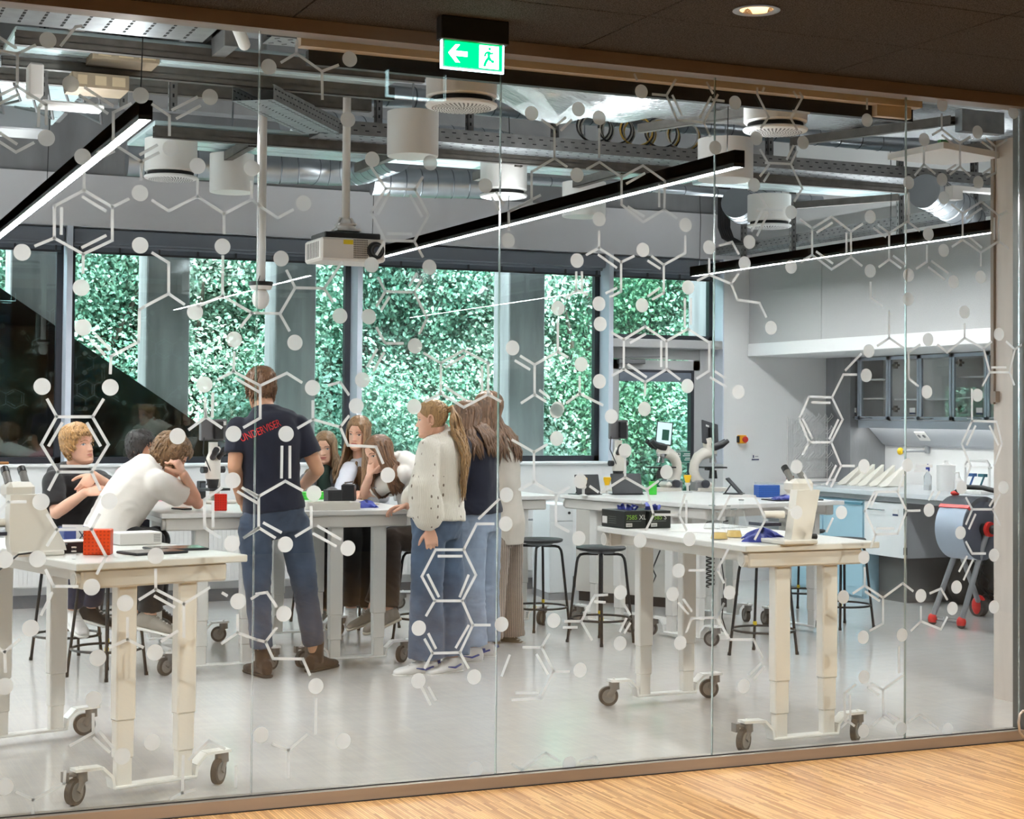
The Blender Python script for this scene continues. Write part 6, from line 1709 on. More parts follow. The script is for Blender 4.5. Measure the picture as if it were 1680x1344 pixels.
# ---- teacher, seen from behind
root, shirt = person('person standing with his back turned, navy T-shirt with red lettering and brown boots', (2.75, 9.55, 0), dict(
    skin=SK2, lips=LIP2, brow=BRB, iris=IRB, side=(1, .05, 0), fem=0, hs=1.03, neck=.060,
    spine=spine_of([(452, 872, 9.55, .160, .115), (450, 838, 9.55, .172, .125), (446, 795, 9.55, .152, .112), (443, 757, 9.55, .165, .118), (441, 722, 9.55, .186, .122), (438, 690, 9.55, .172, .098), (433, 670, 9.56, .072, .066)]),
    head=J(428, 639, 9.60), face=(-.15, 1, -.18), arms=[(J(391, 703, 9.55), J(385, 766, 9.50), J(396, 822, 9.72)), (J(489, 699, 9.55), J(521, 771, 9.50), J(494, 800, 9.80))],
    sleeves=(.66, .66), sleeve_r=(.072, .066, .05), arm_r=(.048, .042, .03), hands=[(J(396, 822, 9.72), (.3, .8, -.6), (.8, -.2, .2), -1, .5), (J(494, 800, 9.80), (-.5, .8, -.1), (-.4, -.3, -.8), 1, .5)],
    legs=[(J(418, 862, 9.53), J(423, 968, 9.49), J(431, 1086, 9.52)), (J(482, 860, 9.56), J(501, 966, 9.56), J(518, 1078, 9.62))],
    shirt=C_navy, shirt_name='t_shirt', hem=1, shirt_grow=.016, collar=.012, trousers=C_denimd, trouser_r=(.100, .076, .066), trouser_end=(.80, .80), waist_i=4,
    feet=[(-.15, 1), (.75, .65)], shoes=[dict(m_up=M_boot, m_sole=M_bsole, kind='boot', L=.30)]*2, hair=('short', H_brown, dict(seed=3))))
from mathutils.bvhtree import BVHTree
def paste_text(txt, size, c, ang, m, target, root, name):
    o = text_mesh(txt, size, m, name, None, Matrix.Rotation(ang, 4, 'Z') @ Matrix.Diagonal((.70, 1, 1, 1)), 0.0)
    me = o.data; bv = BVHTree.FromPolygons([v.co+Vector(root.location) for v in target.data.vertices], [tuple(p.vertices) for p in target.data.polygons])
    bm = bmesh.new(); bm.from_mesh(me); bmesh.ops.triangulate(bm, faces=bm.faces); bmesh.ops.subdivide_edges(bm, edges=[e for e in bm.edges if e.calc_length() > .012], cuts=1); bm.to_mesh(me); bm.free()
    for v in me.vertices:
        w = Vector((c.x+v.co.x, c.y-.6, c.z+v.co.y)); h = bv.ray_cast(w, Vector((0, 1, 0)))
        y = h[0].y-.0025 if h[0] is not None else c.y-.1
        v.co = Vector((w.x, y, w.z))-Vector(root.location)
    o.parent = root; return o
M_red_print = mat('print_red', (226, 44, 46), .5)
paste_text('UNDERVISER', .062, J(427, 707, 9.45), math.radians(23), M_red_print, shirt, root, 'red_lettering')
bp_ = MB()
for px in (437, 474):
    c = J(px, 857, 9.40); bp_.box(c.x-.062, c.x+.062, c.y+.0, c.y+.01, c.z-.07, c.z+.07)

# ---- ponytail girl in the cream knitted jumper
person('person standing with a long blond ponytail, cream knit jumper and wide jeans', (3.60, 9.33, 0), dict(
    skin=SK1, lips=LIP, brow=BRL, iris=IRB, side=(.81, .59, 0), fem=1, hs=.97, neck=.050,
    spine=spine_of([(716, 884, 9.35, .155, .115), (716, 852, 9.35, .172, .130), (719, 815, 9.35, .140, .110), (722, 782, 9.35, .148, .110), (726, 752, 9.35, .160, .112), (727, 727, 9.36, .150, .092), (721, 708, 9.36, .066, .060)]),
    head=J(708, 688, 9.36), face=(-.84, .54, -.10), arms=[(J(704, 736, 9.25), J(695, 800, 9.18), J(705, 866, 9.19)), (J(750, 732, 9.47), J(705, 800, 9.72), J(669, 830, 9.62))],
    sleeves=(1.98, 1.9), balloon=True, sleeve_r=(.070, .074, .058), hands=[(J(705, 868, 9.19), (.12, -.1, -1), (.3, .9, 0), -1, .55), (J(669, 830, 9.62), (-.9, .35, -.15), (0, -.2, -1), 1, .5)],
    legs=[(J(704, 872, 9.30), J(700, 968, 9.26), J(699, 1085, 9.29)), (J(731, 870, 9.42), J(736, 966, 9.36), J(742, 1082, 9.31))],
    shirt=C_knit, shirt_name='knit_jumper', hem=1, shirt_grow=.030, collar=.014, trousers=C_denim, trouser_r=(.104, .098, .112), trouser_end=(.95, .95), waist_i=4,
    feet=[(-1, .05), (-.9, -.35)], shoes=[dict(m_up=M_snw, m_sole=M_sole, accent=M_bstripe, L=.27)]*2, hair=('pony', hair_mat('hair_ponytail', (158, 124, 84)), dict(seed=5, length=.54))))
# ---- girl in the navy sweater behind her
person('person in a navy sweater and pale jeans, half hidden behind the ponytail', (3.98, 9.75, 0), dict(
    skin=SK1, lips=LIP, brow=BRB, iris=IRN, side=(.78, .62, 0), fem=1, hs=.96, neck=.05,
    spine=spine_of([(784, 872, 9.74, .150, .112), (784, 842, 9.74, .164, .122), (783, 806, 9.74, .135, .105), (781, 774, 9.74, .145, .108), (780, 746, 9.74, .158, .110), (778, 723, 9.74, .146, .090), (772, 706, 9.74, .064, .058)]),
    head=J(764, 688, 9.76), face=(-.80, .60, -.12), arms=[(J(759, 732, 9.62), J(752, 790, 9.60), J(738, 826, 9.89)), (J(799, 734, 9.87), J(805, 796, 9.80), J(772, 816, 10.04))],
    sleeves=(1.9, 1.95), sleeve_r=(.064, .058, .045), hands=[(J(772, 816, 10.04), (-.8, .5, -.1), (0, 0, -1), 1, .5)],
    legs=[(J(774, 868, 9.68), J(772, 962, 9.66), J(775, 1066, 9.66)), (J(797, 866, 9.82), J(797, 960, 9.82), J(796, 1058, 9.82))],
    shirt=C_navy, shirt_name='sweater', hem=1, shirt_grow=.022, collar=.025, trousers=C_denml, trouser_r=(.100, .090, .098), trouser_end=(.93, .93), waist_i=4,
    feet=[(-1, .1), (-.9, .4)], shoes=[dict(m_up=M_snw, m_sole=M_sole, accent=M_bstripe, L=.255)]*2, hair=('long', H_chest, dict(seed=8, length=.20, body_back=(.5, -.5, 0)))))
# ---- girl in the beige sweater and ribbed trousers
person('person standing in a beige sweater and flared ribbed trousers, long brown hair', (4.37, 10.28, 0), dict(
    skin=SK1, lips=LIP, brow=BRB, iris=IRN, side=(.62, .78, 0), fem=1, hs=1.0, neck=.052,
    spine=spine_of([(822, 892, 10.30, .150, .120), (822, 858, 10.30, .172, .132), (820, 818, 10.30, .142, .112), (818, 784, 10.30, .150, .115), (817, 752, 10.30, .162, .118), (814, 726, 10.30, .150, .098), (808, 706, 10.30, .066, .06)]),
    head=J(800, 672, 10.30), face=(-.92, .34, -.08), arms=[(J(802, 736, 10.18), J(796, 800, 10.12), J(776, 838, 10.26)), (J(828, 736, 10.42), J(836, 800, 10.42), J(800, 836, 10.58))],
    sleeves=(1.95, 1.95), sleeve_r=(.072, .066, .052), hands=[(J(776, 838, 10.26), (-.9, .3, -.3), (0, .5, -1), -1, .5)],
    legs=[(J(812, 884, 10.23), J(809, 968, 10.20), J(801, 1052, 10.18)), (J(832, 882, 10.38), J(836, 966, 10.38), J(838, 1048, 10.38))],
    shirt=C_beige, shirt_name='sweater', hem=0, shirt_grow=.028, collar=.02, trousers=C_taupe, trouser_r=(.108, .088, .100), trouser_end=(.94, .94), waist_i=4,
    feet=[(-1, .0), (.55, -.85)], shoes=[dict(m_up=M_shb, m_sole=M_solb, accent=M_sng, L=.27), dict(m_up=M_shb, m_sole=M_solb, accent=M_tan, L=.27)], hair=('long', H_chest, dict(seed=12, length=.30, wav=.008, body_back=(.5, -.3, 0)))))

# ---- seated girl leaning on her hand
el = T(598, 822)+Vector((0, 0, .045))
person('person with long brown hair and a white T-shirt, resting her cheek on her hand', (3.93, 10.62, 0), dict(
    skin=SK1, lips=LIP, brow=BRB, iris=IRN, side=(.18, 1, 0), fem=1, hs=1.02, neck=.05,
    spine=spine_of([(700, 886, 10.6, .165, .125), (698, 872, 10.6, .172, .130), (690, 838, 10.6, .145, .115), (682, 808, 10.58, .150, .115), (672, 784, 10.56, .162, .115), (660, 766, 10.55, .150, .095), (644, 757, 10.55, .064, .06)]),
    head=J(622, 745, 10.52), face=(-.93, -.28, -.30), roll=.18, arms=[(J(662, 778, 10.42), el, J(606, 781, 10.50)), (J(664, 774, 10.68), T(640, 820)+Vector((0, .1, .045)), T(606, 819)+Vector((0, .1, .04)))],
    sleeves=(.72, .8), sleeve_r=(.064, .068, .05), hands=[(J(606, 781, 10.50), (.15, .05, 1), (.95, .2, 0), -1, .75), (T(606, 819)+Vector((0, .1, .04)), (-1, -.2, 0), (0, 0, -1), 1, .3)],
    legs=[(J(697, 884, 10.5), J(642, 884, 10.42), J(636, 1004, 10.40)), (J(700, 882, 10.7), J(650, 880, 10.72), J(612, 1000, 10.66))],
    shirt=C_white, shirt_name='t_shirt', hem=1, shirt_grow=.022, collar=.015, trousers=C_brownt, trouser_r=(.094, .078, .074), trouser_end=(.93, .93), waist_i=3,
    feet=[(-1, -.2, -.3), (-1, .1, -.3)], shoes=[dict(SN)]*2, hair=('long', H_brown, dict(seed=21, length=.22, body_back=(1.6, 0, .0)))))
# ---- girl with very long hair
person('person seated behind the table with very long straight brown hair and a pale top', (3.60, 11.55, 0), dict(
    skin=SK1, lips=LIP, brow=BRB, iris=IRN, side=(-.78, .62, 0), fem=1, hs=1.02, neck=.05,
    spine=spine_of([(606, 876, 11.50, .165, .125), (606, 862, 11.50, .172, .130), (604, 830, 11.48, .140, .11), (601, 802, 11.46, .148, .11), (598, 780, 11.44, .160, .11), (595, 762, 11.43, .148, .092), (591, 748, 11.42, .062, .058)]),
    head=J(588, 711, 11.40), face=(-.62, -.76, -.16), roll=-.08, arms=[(J(573, 771, 11.37), J(556, 815, 11.18), T(566, 817)+Vector((0, 0, .035))), (J(619, 770, 11.50), J(628, 814, 11.12), T(596, 818)+Vector((0, 0, .035)))],
    sleeves=(1.9, 1.9), sleeve_r=(.062, .056, .044), hands=[(T(566, 817)+Vector((0, 0, .035)), (.6, -.8, 0), (0, 0, -1), 1, .4), (T(596, 818)+Vector((0, 0, .035)), (-.8, -.6, 0), (0, 0, -1), -1, .4)],
    legs=[(J(592, 872, 11.45), J(578, 870, 11.10), J(576, 1000, 11.15)), (J(618, 872, 11.50), J(606, 870, 11.10), J(604, 1002, 11.15))],
    shirt=C_lgrey, shirt_name='top', hem=1, shirt_grow=.016, collar=.0, trousers=C_blk, trouser_r=(.092, .074, .064), trouser_end=(.95, .95), waist_i=3,
    feet=[(-.3, -1, -.2), (-.1, -1, -.2)], shoes=[dict(m_up=M_snw, m_sole=M_sole)]*2, hair=('long', hair_mat('hair_light_brown', (128, 96, 66)), dict(seed=31, length=.42, spread=1.05, body_back=(-1.2, -1.6, 0)))))
# ---- girl in the grey blazer
r5, s5 = person('person seated behind the table with wavy light brown hair, grey jacket and dark green top', (3.05, 11.86, 0), dict(
    skin=SK1, lips=LIP, brow=BRB, iris=IRB, side=(-.86, .50, 0), fem=1, hs=1.0, neck=.05,
    spine=spine_of([(535, 884, 11.92, .165, .125), (535, 870, 11.92, .172, .130), (534, 842, 11.90, .140, .11), (534, 815, 11.88, .150, .115), (534, 796, 11.86, .165, .115), (535, 780, 11.84, .150, .095), (535, 768, 11.83, .062, .058)]),
    head=J(534, 735, 11.80), face=(-.50, -.86, -.14), roll=.03, arms=[(J(505, 790, 11.76), J(499, 830, 11.56), T(512, 818)+Vector((0, 0, .04))), (J(563, 788, 11.88), J(573, 826, 11.56), T(540, 818)+Vector((0, 0, .04)))],
    sleeves=(1.9, 1.9), sleeve_r=(.068, .062, .05), hands=[(T(512, 818)+Vector((0, 0, .04)), (.7, -.7, 0), (0, 0, -1), 1, .4), (T(540, 818)+Vector((0, 0, .04)), (-.8, -.6, 0), (0, 0, -1), -1, .4)],
    legs=[(J(522, 880, 11.86), J(512, 876, 11.48), J(510, 1004, 11.54)), (J(548, 880, 11.92), J(539, 876, 11.50), J(537, 1004, 11.56))],
    shirt=C_grey, shirt_name='jacket', hem=1, shirt_grow=.022, collar=.0, trousers=C_blk, trouser_r=(.092, .074, .064), trouser_end=(.95, .95), waist_i=3,
    feet=[(-.3, -1, -.2), (-.1, -1, -.2)], shoes=[dict(SN)]*2, hair=('long', H_mid, dict(seed=41, length=.24, wav=.016, spread=1.1))))
gi = MB(); cfr = Vector((-.50, -.86, 0)).normalized()
torso_vol(gi, [(J(534, 838, 11.82)+cfr*.05, .055, .10), (J(534, 806, 11.80)+cfr*.05, .062, .10), (J(534, 784, 11.80)+cfr*.03, .05, .085), (J(535, 768, 11.82)+cfr*.01, .045, .062)], (-.86, .50, 0))
obj_of('green_top', union(gi, .008, 4), C_green, r5)

# ---- blond boy with folded arms
person('person seated at the left with short blond hair and a black shirt', (1.59, 10.5, 0), dict(
    skin=SK1, lips=LIP2, brow=BRL, iris=IRB, side=(-.80, -.60, 0), fem=.2, hs=1.07, neck=.058,
    spine=spine_of([(112, 890, 10.55, .165, .125), (112, 874, 10.55, .172, .130), (113, 840, 10.55, .158, .118), (116, 812, 10.53, .168, .12), (119, 791, 10.50, .186, .122), (122, 774, 10.49, .170, .10), (125, 764, 10.48, .07, .064)]),
    head=J(128, 731, 10.45), face=(.62, -.78, .10), roll=.06, arms=[(J(88, 790, 10.37), J(92, 842, 10.23), J(140, 808, 10.07)), (J(160, 788, 10.58), J(188, 806, 10.30), J(152, 779, 10.11))],
    sleeves=(.85, .85), sleeve_r=(.070, .064, .05), arm_r=(.046, .038, .028), hands=[(J(140, 808, 10.07), (.95, -.1, .15), (0, .6, -.6), 1, .6), (J(152, 779, 10.11), (-.55, -.25, -.75), (-.1, .9, -.2), -1, .7)],
    legs=[(J(100, 886, 10.45), J(128, 890, 10.10), J(118, 1002, 10.27)), (J(124, 886, 10.61), J(160, 888, 10.35), J(150, 1000, 10.50))],
    shirt=C_black, shirt_name='shirt', hem=1, shirt_grow=.018, collar=.014, trousers=C_dnavy, trouser_r=(.094, .076, .066), trouser_end=(.92, .92), waist_i=3,
    feet=[(.3, -1, -.35), (.8, -.5, -.2)], shoes=[dict(m_up=M_snw, m_sole=M_sole), dict(m_up=C_blk, m_sole=M_sole)], hair=('short', H_blond, dict(seed=51))))
# ---- boy in the white T-shirt, head on his hand
el = T(324, 838)+Vector((0, 0, .045))
person('person slumped over the table in a white T-shirt, curly hair, cheek on fist', (1.80, 9.85, 0), dict(
    skin=SK1, lips=LIP2, brow=BRB, iris=IRN, side=(-.12, -1, 0), fem=.1, hs=1.05, neck=.056,
    spine=spine_of([(172, 905, 9.86, .165, .125), (176, 880, 9.86, .175, .132), (192, 845, 9.86, .160, .125), (212, 815, 9.86, .170, .128), (232, 790, 9.86, .184, .125), (247, 772, 9.86, .168, .10), (258, 764, 9.86, .07, .064)]),
    head=J(279, 752, 9.85), face=(.86, -.30, -.42), roll=.12, arms=[(J(256, 792, 9.68), el, J(301, 778, 9.72)), (J(262, 782, 10.04), T(318, 828)+Vector((0, .12, .045)), T(300, 826)+Vector((-.1, .1, .04)))],
    sleeves=(.55, .6), sleeve_r=(.080, .078, .05), arm_r=(.047, .038, .028), hands=[(J(301, 778, 9.72), (-.45, .05, .85), (-.6, .6, -.3), 1, 1.25), (T(300, 826)+Vector((-.1, .1, .04)), (-1, .2, 0), (0, 0, -1), -1, .5)],
    legs=[(J(180, 890, 9.76), J(250, 888, 9.70), J(246, 1012, 9.76)), (J(182, 888, 9.96), J(256, 884, 9.98), J(226, 1010, 10.0))],
    shirt=C_white, shirt_name='t_shirt', hem=1, shirt_grow=.022, collar=.02, trousers=C_blk, trouser_r=(.096, .078, .07), trouser_end=(.92, .92), waist_i=3,
    feet=[(.9, -.4, -.2), (.9, -.2, -.2)], shoes=[dict(m_up=M_sng, m_sole=M_sole)]*2, hair=('curly', H_mid, dict(seed=61))))
# ---- boy in the pink hoodie
r2, s2 = person('person with black hair in a pink hoodie, mostly hidden behind the white T-shirt', (2.15, 11.57, 0), dict(
    skin=SK3, lips=LIP2, brow=BRD, iris=IRN, side=(-.55, -.83, 0), fem=0, hs=1.03, neck=.056,
    spine=spine_of([(212, 895, 11.57, .165, .125), (212, 880, 11.57, .172, .130), (214, 848, 11.57, .155, .118), (217, 818, 11.56, .165, .12), (220, 796, 11.55, .182, .122), (223, 778, 11.54, .168, .10), (226, 768, 11.53, .07, .064)]),
    head=J(232, 737, 11.50), face=(.86, -.50, -.04), arms=[(J(206, 790, 11.42), J(235, 838, 11.22), J(275, 832, 11.02)), (J(246, 788, 11.64), J(270, 830, 11.47), J(290, 826, 11.22))],
    sleeves=(1.92, 1.92), sleeve_r=(.072, .066, .052), hands=[(J(275, 832, 11.02), (.9, -.3, 0), (0, 0, -1), 1, .5)],
    legs=[(J(205, 888, 11.47), J(240, 888, 11.22), J(236, 1000, 11.32)), (J(222, 888, 11.64), J(262, 886, 11.42), J(258, 1000, 11.52))],
    shirt=C_pink, shirt_name='hoodie', hem=1, shirt_grow=.022, collar=.03, trousers=C_blk, trouser_r=(.094, .076, .068), trouser_end=(.92, .92), waist_i=3,
    feet=[(.8, -.5, -.2), (.9, -.3, -.2)], shoes=[dict(m_up=C_blk, m_sole=M_sole)]*2, hair=('short', H_dark, dict(seed=71))))
hd = MB(); c = J(216, 780, 11.52)
torso_vol(hd, spine_of([(212, 875, 11.57, .205, .165), (214, 848, 11.57, .19, .155), (217, 818, 11.56, .20, .158), (219, 800, 11.55, .20, .155), (220, 790, 11.55, .19, .15)]), (-.55, -.83, 0))
obj_of('vest', union(hd, .009, 5), C_navy, r2)
# ================================================================== PRINTED MOLECULES ON THE PARTITION
# strokes and dots of the frosted film, measured tile by tile (4x enlargements of 420 x 336 px)
FILM = {
(0,0): ("313,265 462,553 303,907 541,1030 922,628 1376,638 1118,976 1294,1090 1650,1106 917,1268",
 "0,250 103,317;0,335 113,355 228,300;113,355 113,570 0,625;113,570 302,690 302,815;120,620 0,680;253,708 251,828;0,875 106,945;0,935 103,1000 217,940;400,300 495,178 530,172;523,628 702,744;558,578 736,695;855,683 742,740 742,945 640,1000;742,945 925,1062 925,1178;640,1045 745,995;925,1062 1037,1005;920,1015 1027,955;1000,688 1110,762 1110,887;1130,722 1290,640;1160,778 1310,697;550,1130 550,1250 355,1354;550,1250 735,1360;545,1295 690,1385;735,1360 840,1308;1000,1318 1105,1385 1294,1290 1294,1180;1294,1290 1468,1405 1648,1310 1648,1195;1648,1310 1695,1345"),
(0,1): ("144,313 918,267 1458,275 531,545 543,806 275,1193 722,1199 1278,705 1535,885 1340,1180",
 "355,5 355,220 232,270;403,25 400,190;355,220 545,325 735,235 735,15;690,205 540,280;545,325 543,445;1468,60 1468,187;1000,318 1105,382 1105,585 1205,653;1105,585 940,672 914,690 908,900 727,995 722,1105;632,858 718,950;595,890 682,982;1460,340 1458,600 1300,665;1458,600 1650,710 1835,715;1650,710 1580,800;1535,970 1530,1095 1430,1145;1530,1095 1700,1185;1545,1140 1695,1228;1395,1240 1390,1390;1345,1270 1345,1390;310,1280 370,1390;675,1280 608,1390"),
(0,2): ("1163,175 1530,160 268,605 715,600 1525,465 28,985 245,980 600,1165 1020,960 1520,878 1560,1258 820,1270",
 "370,48 605,48 710,230 600,410 380,410 270,230 370,48;405,90 320,235;572,92 655,235;400,372 575,372;380,410 320,525;600,410 655,525;655,570 565,745;310,690 372,788 598,785 650,690;598,785 695,965 635,1075;372,788 310,890;415,765 535,765;300,1055 350,1160 505,1160;340,1205 270,1344;0,660 55,607 165,605;1450,515 1340,590 1340,775 1440,838;1395,610 1395,765;1348,0 1350,50 1240,130;1350,50 1450,118;1600,840 1690,785;1020,1050 1020,1180 915,1245;1020,1180 1205,1275 1370,1170;1015,1225 1140,1295;1460,1205 1485,1220;1205,1275 1205,1490;1650,1240 1690,1215;1590,515 1690,580;1560,540 1690,615"),
(0,3): ("200,90 30,472 612,557 1015,250 640,285 997,838 800,930 30,1130",
 "125,165 30,245 35,375;30,245 0,230;610,655 610,775 460,860;655,770 735,870;615,810 715,900;835,25 835,165 720,215;835,165 935,215;1060,175 1160,110;1557,5 1557,120 1455,190;1557,120 1680,165 1740,180;1200,930 1195,1170 1120,1210;1195,1170 1275,1150;1240,950 1370,830 1470,880;110,1165 215,1215 215,1310;215,1215 420,1110 425,1030;1545,1000 1545,1130"),
(1,0): ("82,440 612,390 600,787 760,1047 1140,1070 1502,1220 310,1335",
 "265,270 262,352 165,410;262,352 430,470 535,430;430,470 433,650;755,1100 848,1238 1040,1245 1090,1165;848,1238 752,1394;1040,1245 1130,1414;870,1275 800,1404;1010,1285 1085,1420;1545,1298 1590,1380;1575,1265 1620,1344"),
(1,1): ("162,354 253,905 548,730 368,1202 755,395 1135,410 737,735 695,1150 655,1320 1040,927 1650,235 1680,940 1035,1325",
 "15,5 140,88 238,35;752,50 845,235 1035,240 1130,70;865,190 1015,193;1035,240 1090,340;845,235 790,325;1655,165 1655,45 1860,-60;200,435 255,545 445,550 500,635;445,550 560,380;255,545 155,716;155,718 215,825;800,480 845,570 1035,575 1080,495;845,570 790,665;870,610 820,690;1035,575 1120,745 1070,845;1005,530 1050,455;790,810 845,910 960,910;790,950 730,1060;835,975 770,1090;1100,975 1210,1040 1360,955 1520,1040 1520,1245 1360,1330 1210,1240 1210,1040;1360,995 1245,1065;1480,1065 1480,1220;1245,1200 1370,1280;1520,1245 1600,1290;1210,1240 1110,1290;20,1190 200,1105 295,1165;25,1190 25,1400 -80,1460;475,1185 550,1165 605,1245;370,1290 370,1410"),
(1,2): ("195,160 377,550 862,430 190,885 600,910 1640,560 1635,750 180,1340",
 "370,65 275,120;370,65 550,115 605,45;550,115 600,235 785,245 830,350;168,245 165,445;220,245 220,445;15,570 190,470 300,530;15,570 15,775 120,840;50,745 160,805;-60,530 15,570;15,775 -80,840;360,640 360,770 260,830;405,765 550,850;375,815 520,895;1175,920 1360,920 1440,1085 1350,1255 1170,1255 1085,1095 1175,920;1195,962 1345,962;1125,1085 1195,1225;1390,1090 1335,1225;1360,920 1445,750 1555,750;1170,1255 1115,1350;1350,1255 1420,1414;1590,590 1460,715;0,1210 70,1200 130,1290"),
(1,3): ("390,470 1065,90 1062,435 1428,410 1608,65 30,790 570,830 1440,1015",
 "60,180 130,90;60,180 110,290 305,292 350,395;1420,70 1335,250 1155,255 1105,165;1130,130 1175,220;1390,75 1310,215;1155,255 1105,350;1335,250 1390,350;1420,70 1530,70;1085,480 1140,590;1130,480 1175,560;390,555 388,780;330,790 210,890 210,1070;210,890 110,850;1660,270 1610,400"),
(2,0): ("125,745 432,718 568,775 845,603 1460,675 1330,970 1598,910 1585,1215 423,1150",
 "195,790 275,850 275,1040 125,1130 125,1325 -25,1390;290,820 345,775;320,855 385,790;275,1040 355,1095;568,850 568,1030;490,1110 570,1065 715,1165 715,1344 858,1459 995,1376 1000,1190 855,1088 715,1165;750,1205 865,1140;962,1215 962,1355;800,490 815,525;920,620 1010,628 1070,525;1010,628 1080,790 1255,805 1345,625;1050,630 1110,755;1230,770 1300,640;1255,805 1295,895;1275,545 1312,612;1312,655 1385,665;1605,580 1605,620 1680,770 1630,840;1640,600 1650,580;1625,985 1682,1082 1625,1155;1682,1140 1650,1190;1625,1285 1695,1410"),
(2,1): ("568,95 1135,133 855,297 423,367 1290,280 1553,245 1522,385 298,680 567,650 575,783 850,660 1152,543 450,1047 570,1160 1147,1190 1482,1228 295,1340 865,1340",
 "995,32 1075,88;760,15 860,75;567,178 567,285 487,328;567,285 712,378 795,338;565,330 680,412;712,378 712,570 640,605;680,548 615,580;915,340 992,395 1133,318 1133,210;890,370 965,418;992,395 992,580 920,620;960,550 890,600;1360,268 1440,245 1482,322;1290,358 1290,460 1215,498;1290,460 1435,520 1480,455;1435,520 1475,625 1620,645 1663,735;418,445 418,565 355,610;455,445 455,560;418,560 490,590;297,755 297,965 145,1050 145,1245 60,1300;55,995 145,1050;20,1025 110,1080;297,965 360,1000;145,1245 215,1290;180,1220 240,1265;440,1130 440,1240 355,1300;440,1240 590,1315;650,840 730,885 870,800 1010,895 1150,815 1290,905 1290,1090 1210,1140;730,885 730,1080 655,1120;1010,895 1010,1080 1095,1145;730,1080 870,1165 1010,1080;975,900 975,1060;760,1050 875,1130;870,850 775,905;870,1165 868,1250;1130,620 1130,800;1170,620 1170,780;1330,1095 1395,1140;1300,1135 1400,1195;1635,45 1570,170;1670,70 1605,200"),
(2,2): ("288,10 290,190 648,45 738,270 1010,410 435,845 836,860 1160,850 1090,1057 708,1200 1050,1210 1422,1200 445,470",
 "0,200 140,280 225,230;140,280 140,475 45,525;140,475 285,560 370,510;285,560 285,755 365,800;738,310 738,445 880,525 955,470;738,445 580,545;880,525 925,690 875,790;925,690 1090,690 1140,790;1090,690 1130,560;1140,600 1140,740;510,505 560,540;1350,720 1425,570 1590,570 1660,720 1590,850;1160,1055 1250,1055;1425,895 1345,1050 1385,1135;470,1344 540,1220 620,1215;540,1260 605,1265;730,1275 770,1344;1090,1270 1150,1340;1120,1245 1175,1320;1385,1275 1350,1344"),
(2,3): ("270,40 705,190 443,365 1100,187 1517,470 372,980",
 "345,45 450,45 520,165;335,85 420,85;450,45 475,0;745,30 705,110;770,60 735,120;1140,115 1175,25 1340,20 1425,165 1580,165 1640,285;1340,20 1385,-70;1625,325 1555,395;1650,345 1585,420;70,215 190,215 240,130;190,215 270,370 185,550 0,560;160,265 230,390;270,375 370,375;25,515 165,515;0,985 60,1020 220,910 305,960;445,965 540,935 560,970"),
(3,0): ("645,790 1138,690 1370,868 1020,917 225,937 918,1200 1137,1180 1375,1198 1150,1300 1605,740",
 "165,605 185,640;205,610 222,640 145,780 185,850;160,730 265,745;645,650 645,715;1135,750 1135,850 1075,885;1135,850 1255,940 1320,900;1140,890 1230,965;1255,940 1255,1095 1190,1145;1225,1085 1170,1120;1255,1095 1320,1155;1020,970 1018,1080 960,1150;1018,1080 1090,1140;1430,912 1490,965 1560,920;1400,935 1470,985;1490,965 1490,1135 1430,1165;1460,1105 1405,1140;-20,1070 145,1078 185,995;120,1045 162,960;145,1078 220,1240 170,1320;918,1270 918,1450"),
(3,1): ("147,50 666,80 147,408 666,435 918,462 1047,193 1148,300 1212,507 1390,475 1285,705 915,620 15,808 1510,850 1045,885 657,960 640,1120 1037,1228 1370,1250",
 "-70,30 85,38;208,98 285,155 412,80 540,175 615,128;285,155 285,330 412,425 540,345 540,175;415,120 318,182;510,190 510,325;315,310 418,385;285,330 215,375;540,345 610,400;720,135 790,188 910,110 988,170;690,155 765,210;790,188 790,360 725,408;790,360 865,415;820,338 890,390;1038,270 1038,375 970,420;1070,372 1175,448;1050,412 1152,490;1200,0 1272,58 1395,-20 1508,70 1560,45;1272,58 1272,230 1205,275;1395,25 1300,90;1508,70 1508,240 1392,315 1272,230;1480,90 1480,225;1305,205 1395,280;1392,315 1392,400;1508,240 1570,285;668,512 668,610 745,665;790,700 790,875 715,925;790,875 885,940;505,1085 605,980;575,1115 490,1115 415,1265 265,1260 200,1404;285,1297 400,1300;415,1265 485,1409;990,920 918,970 918,1140 980,1190;1110,920 1172,970 1285,875 1410,945 1460,900;1285,785 1285,875;1410,945 1450,1100 1405,1185;1450,1100 1580,1100 1610,1180;1465,1068 1555,1068;1580,1100 1615,950 1560,900;1615,950 1660,920;1333,1215 1333,1419"),
(3,2): ("183,375 625,370 910,365 1540,510 1265,513 183,675 477,675 1052,660 1258,808 625,970 490,1230 998,1222 1232,1165 1205,1305 1478,955 1478,1295",
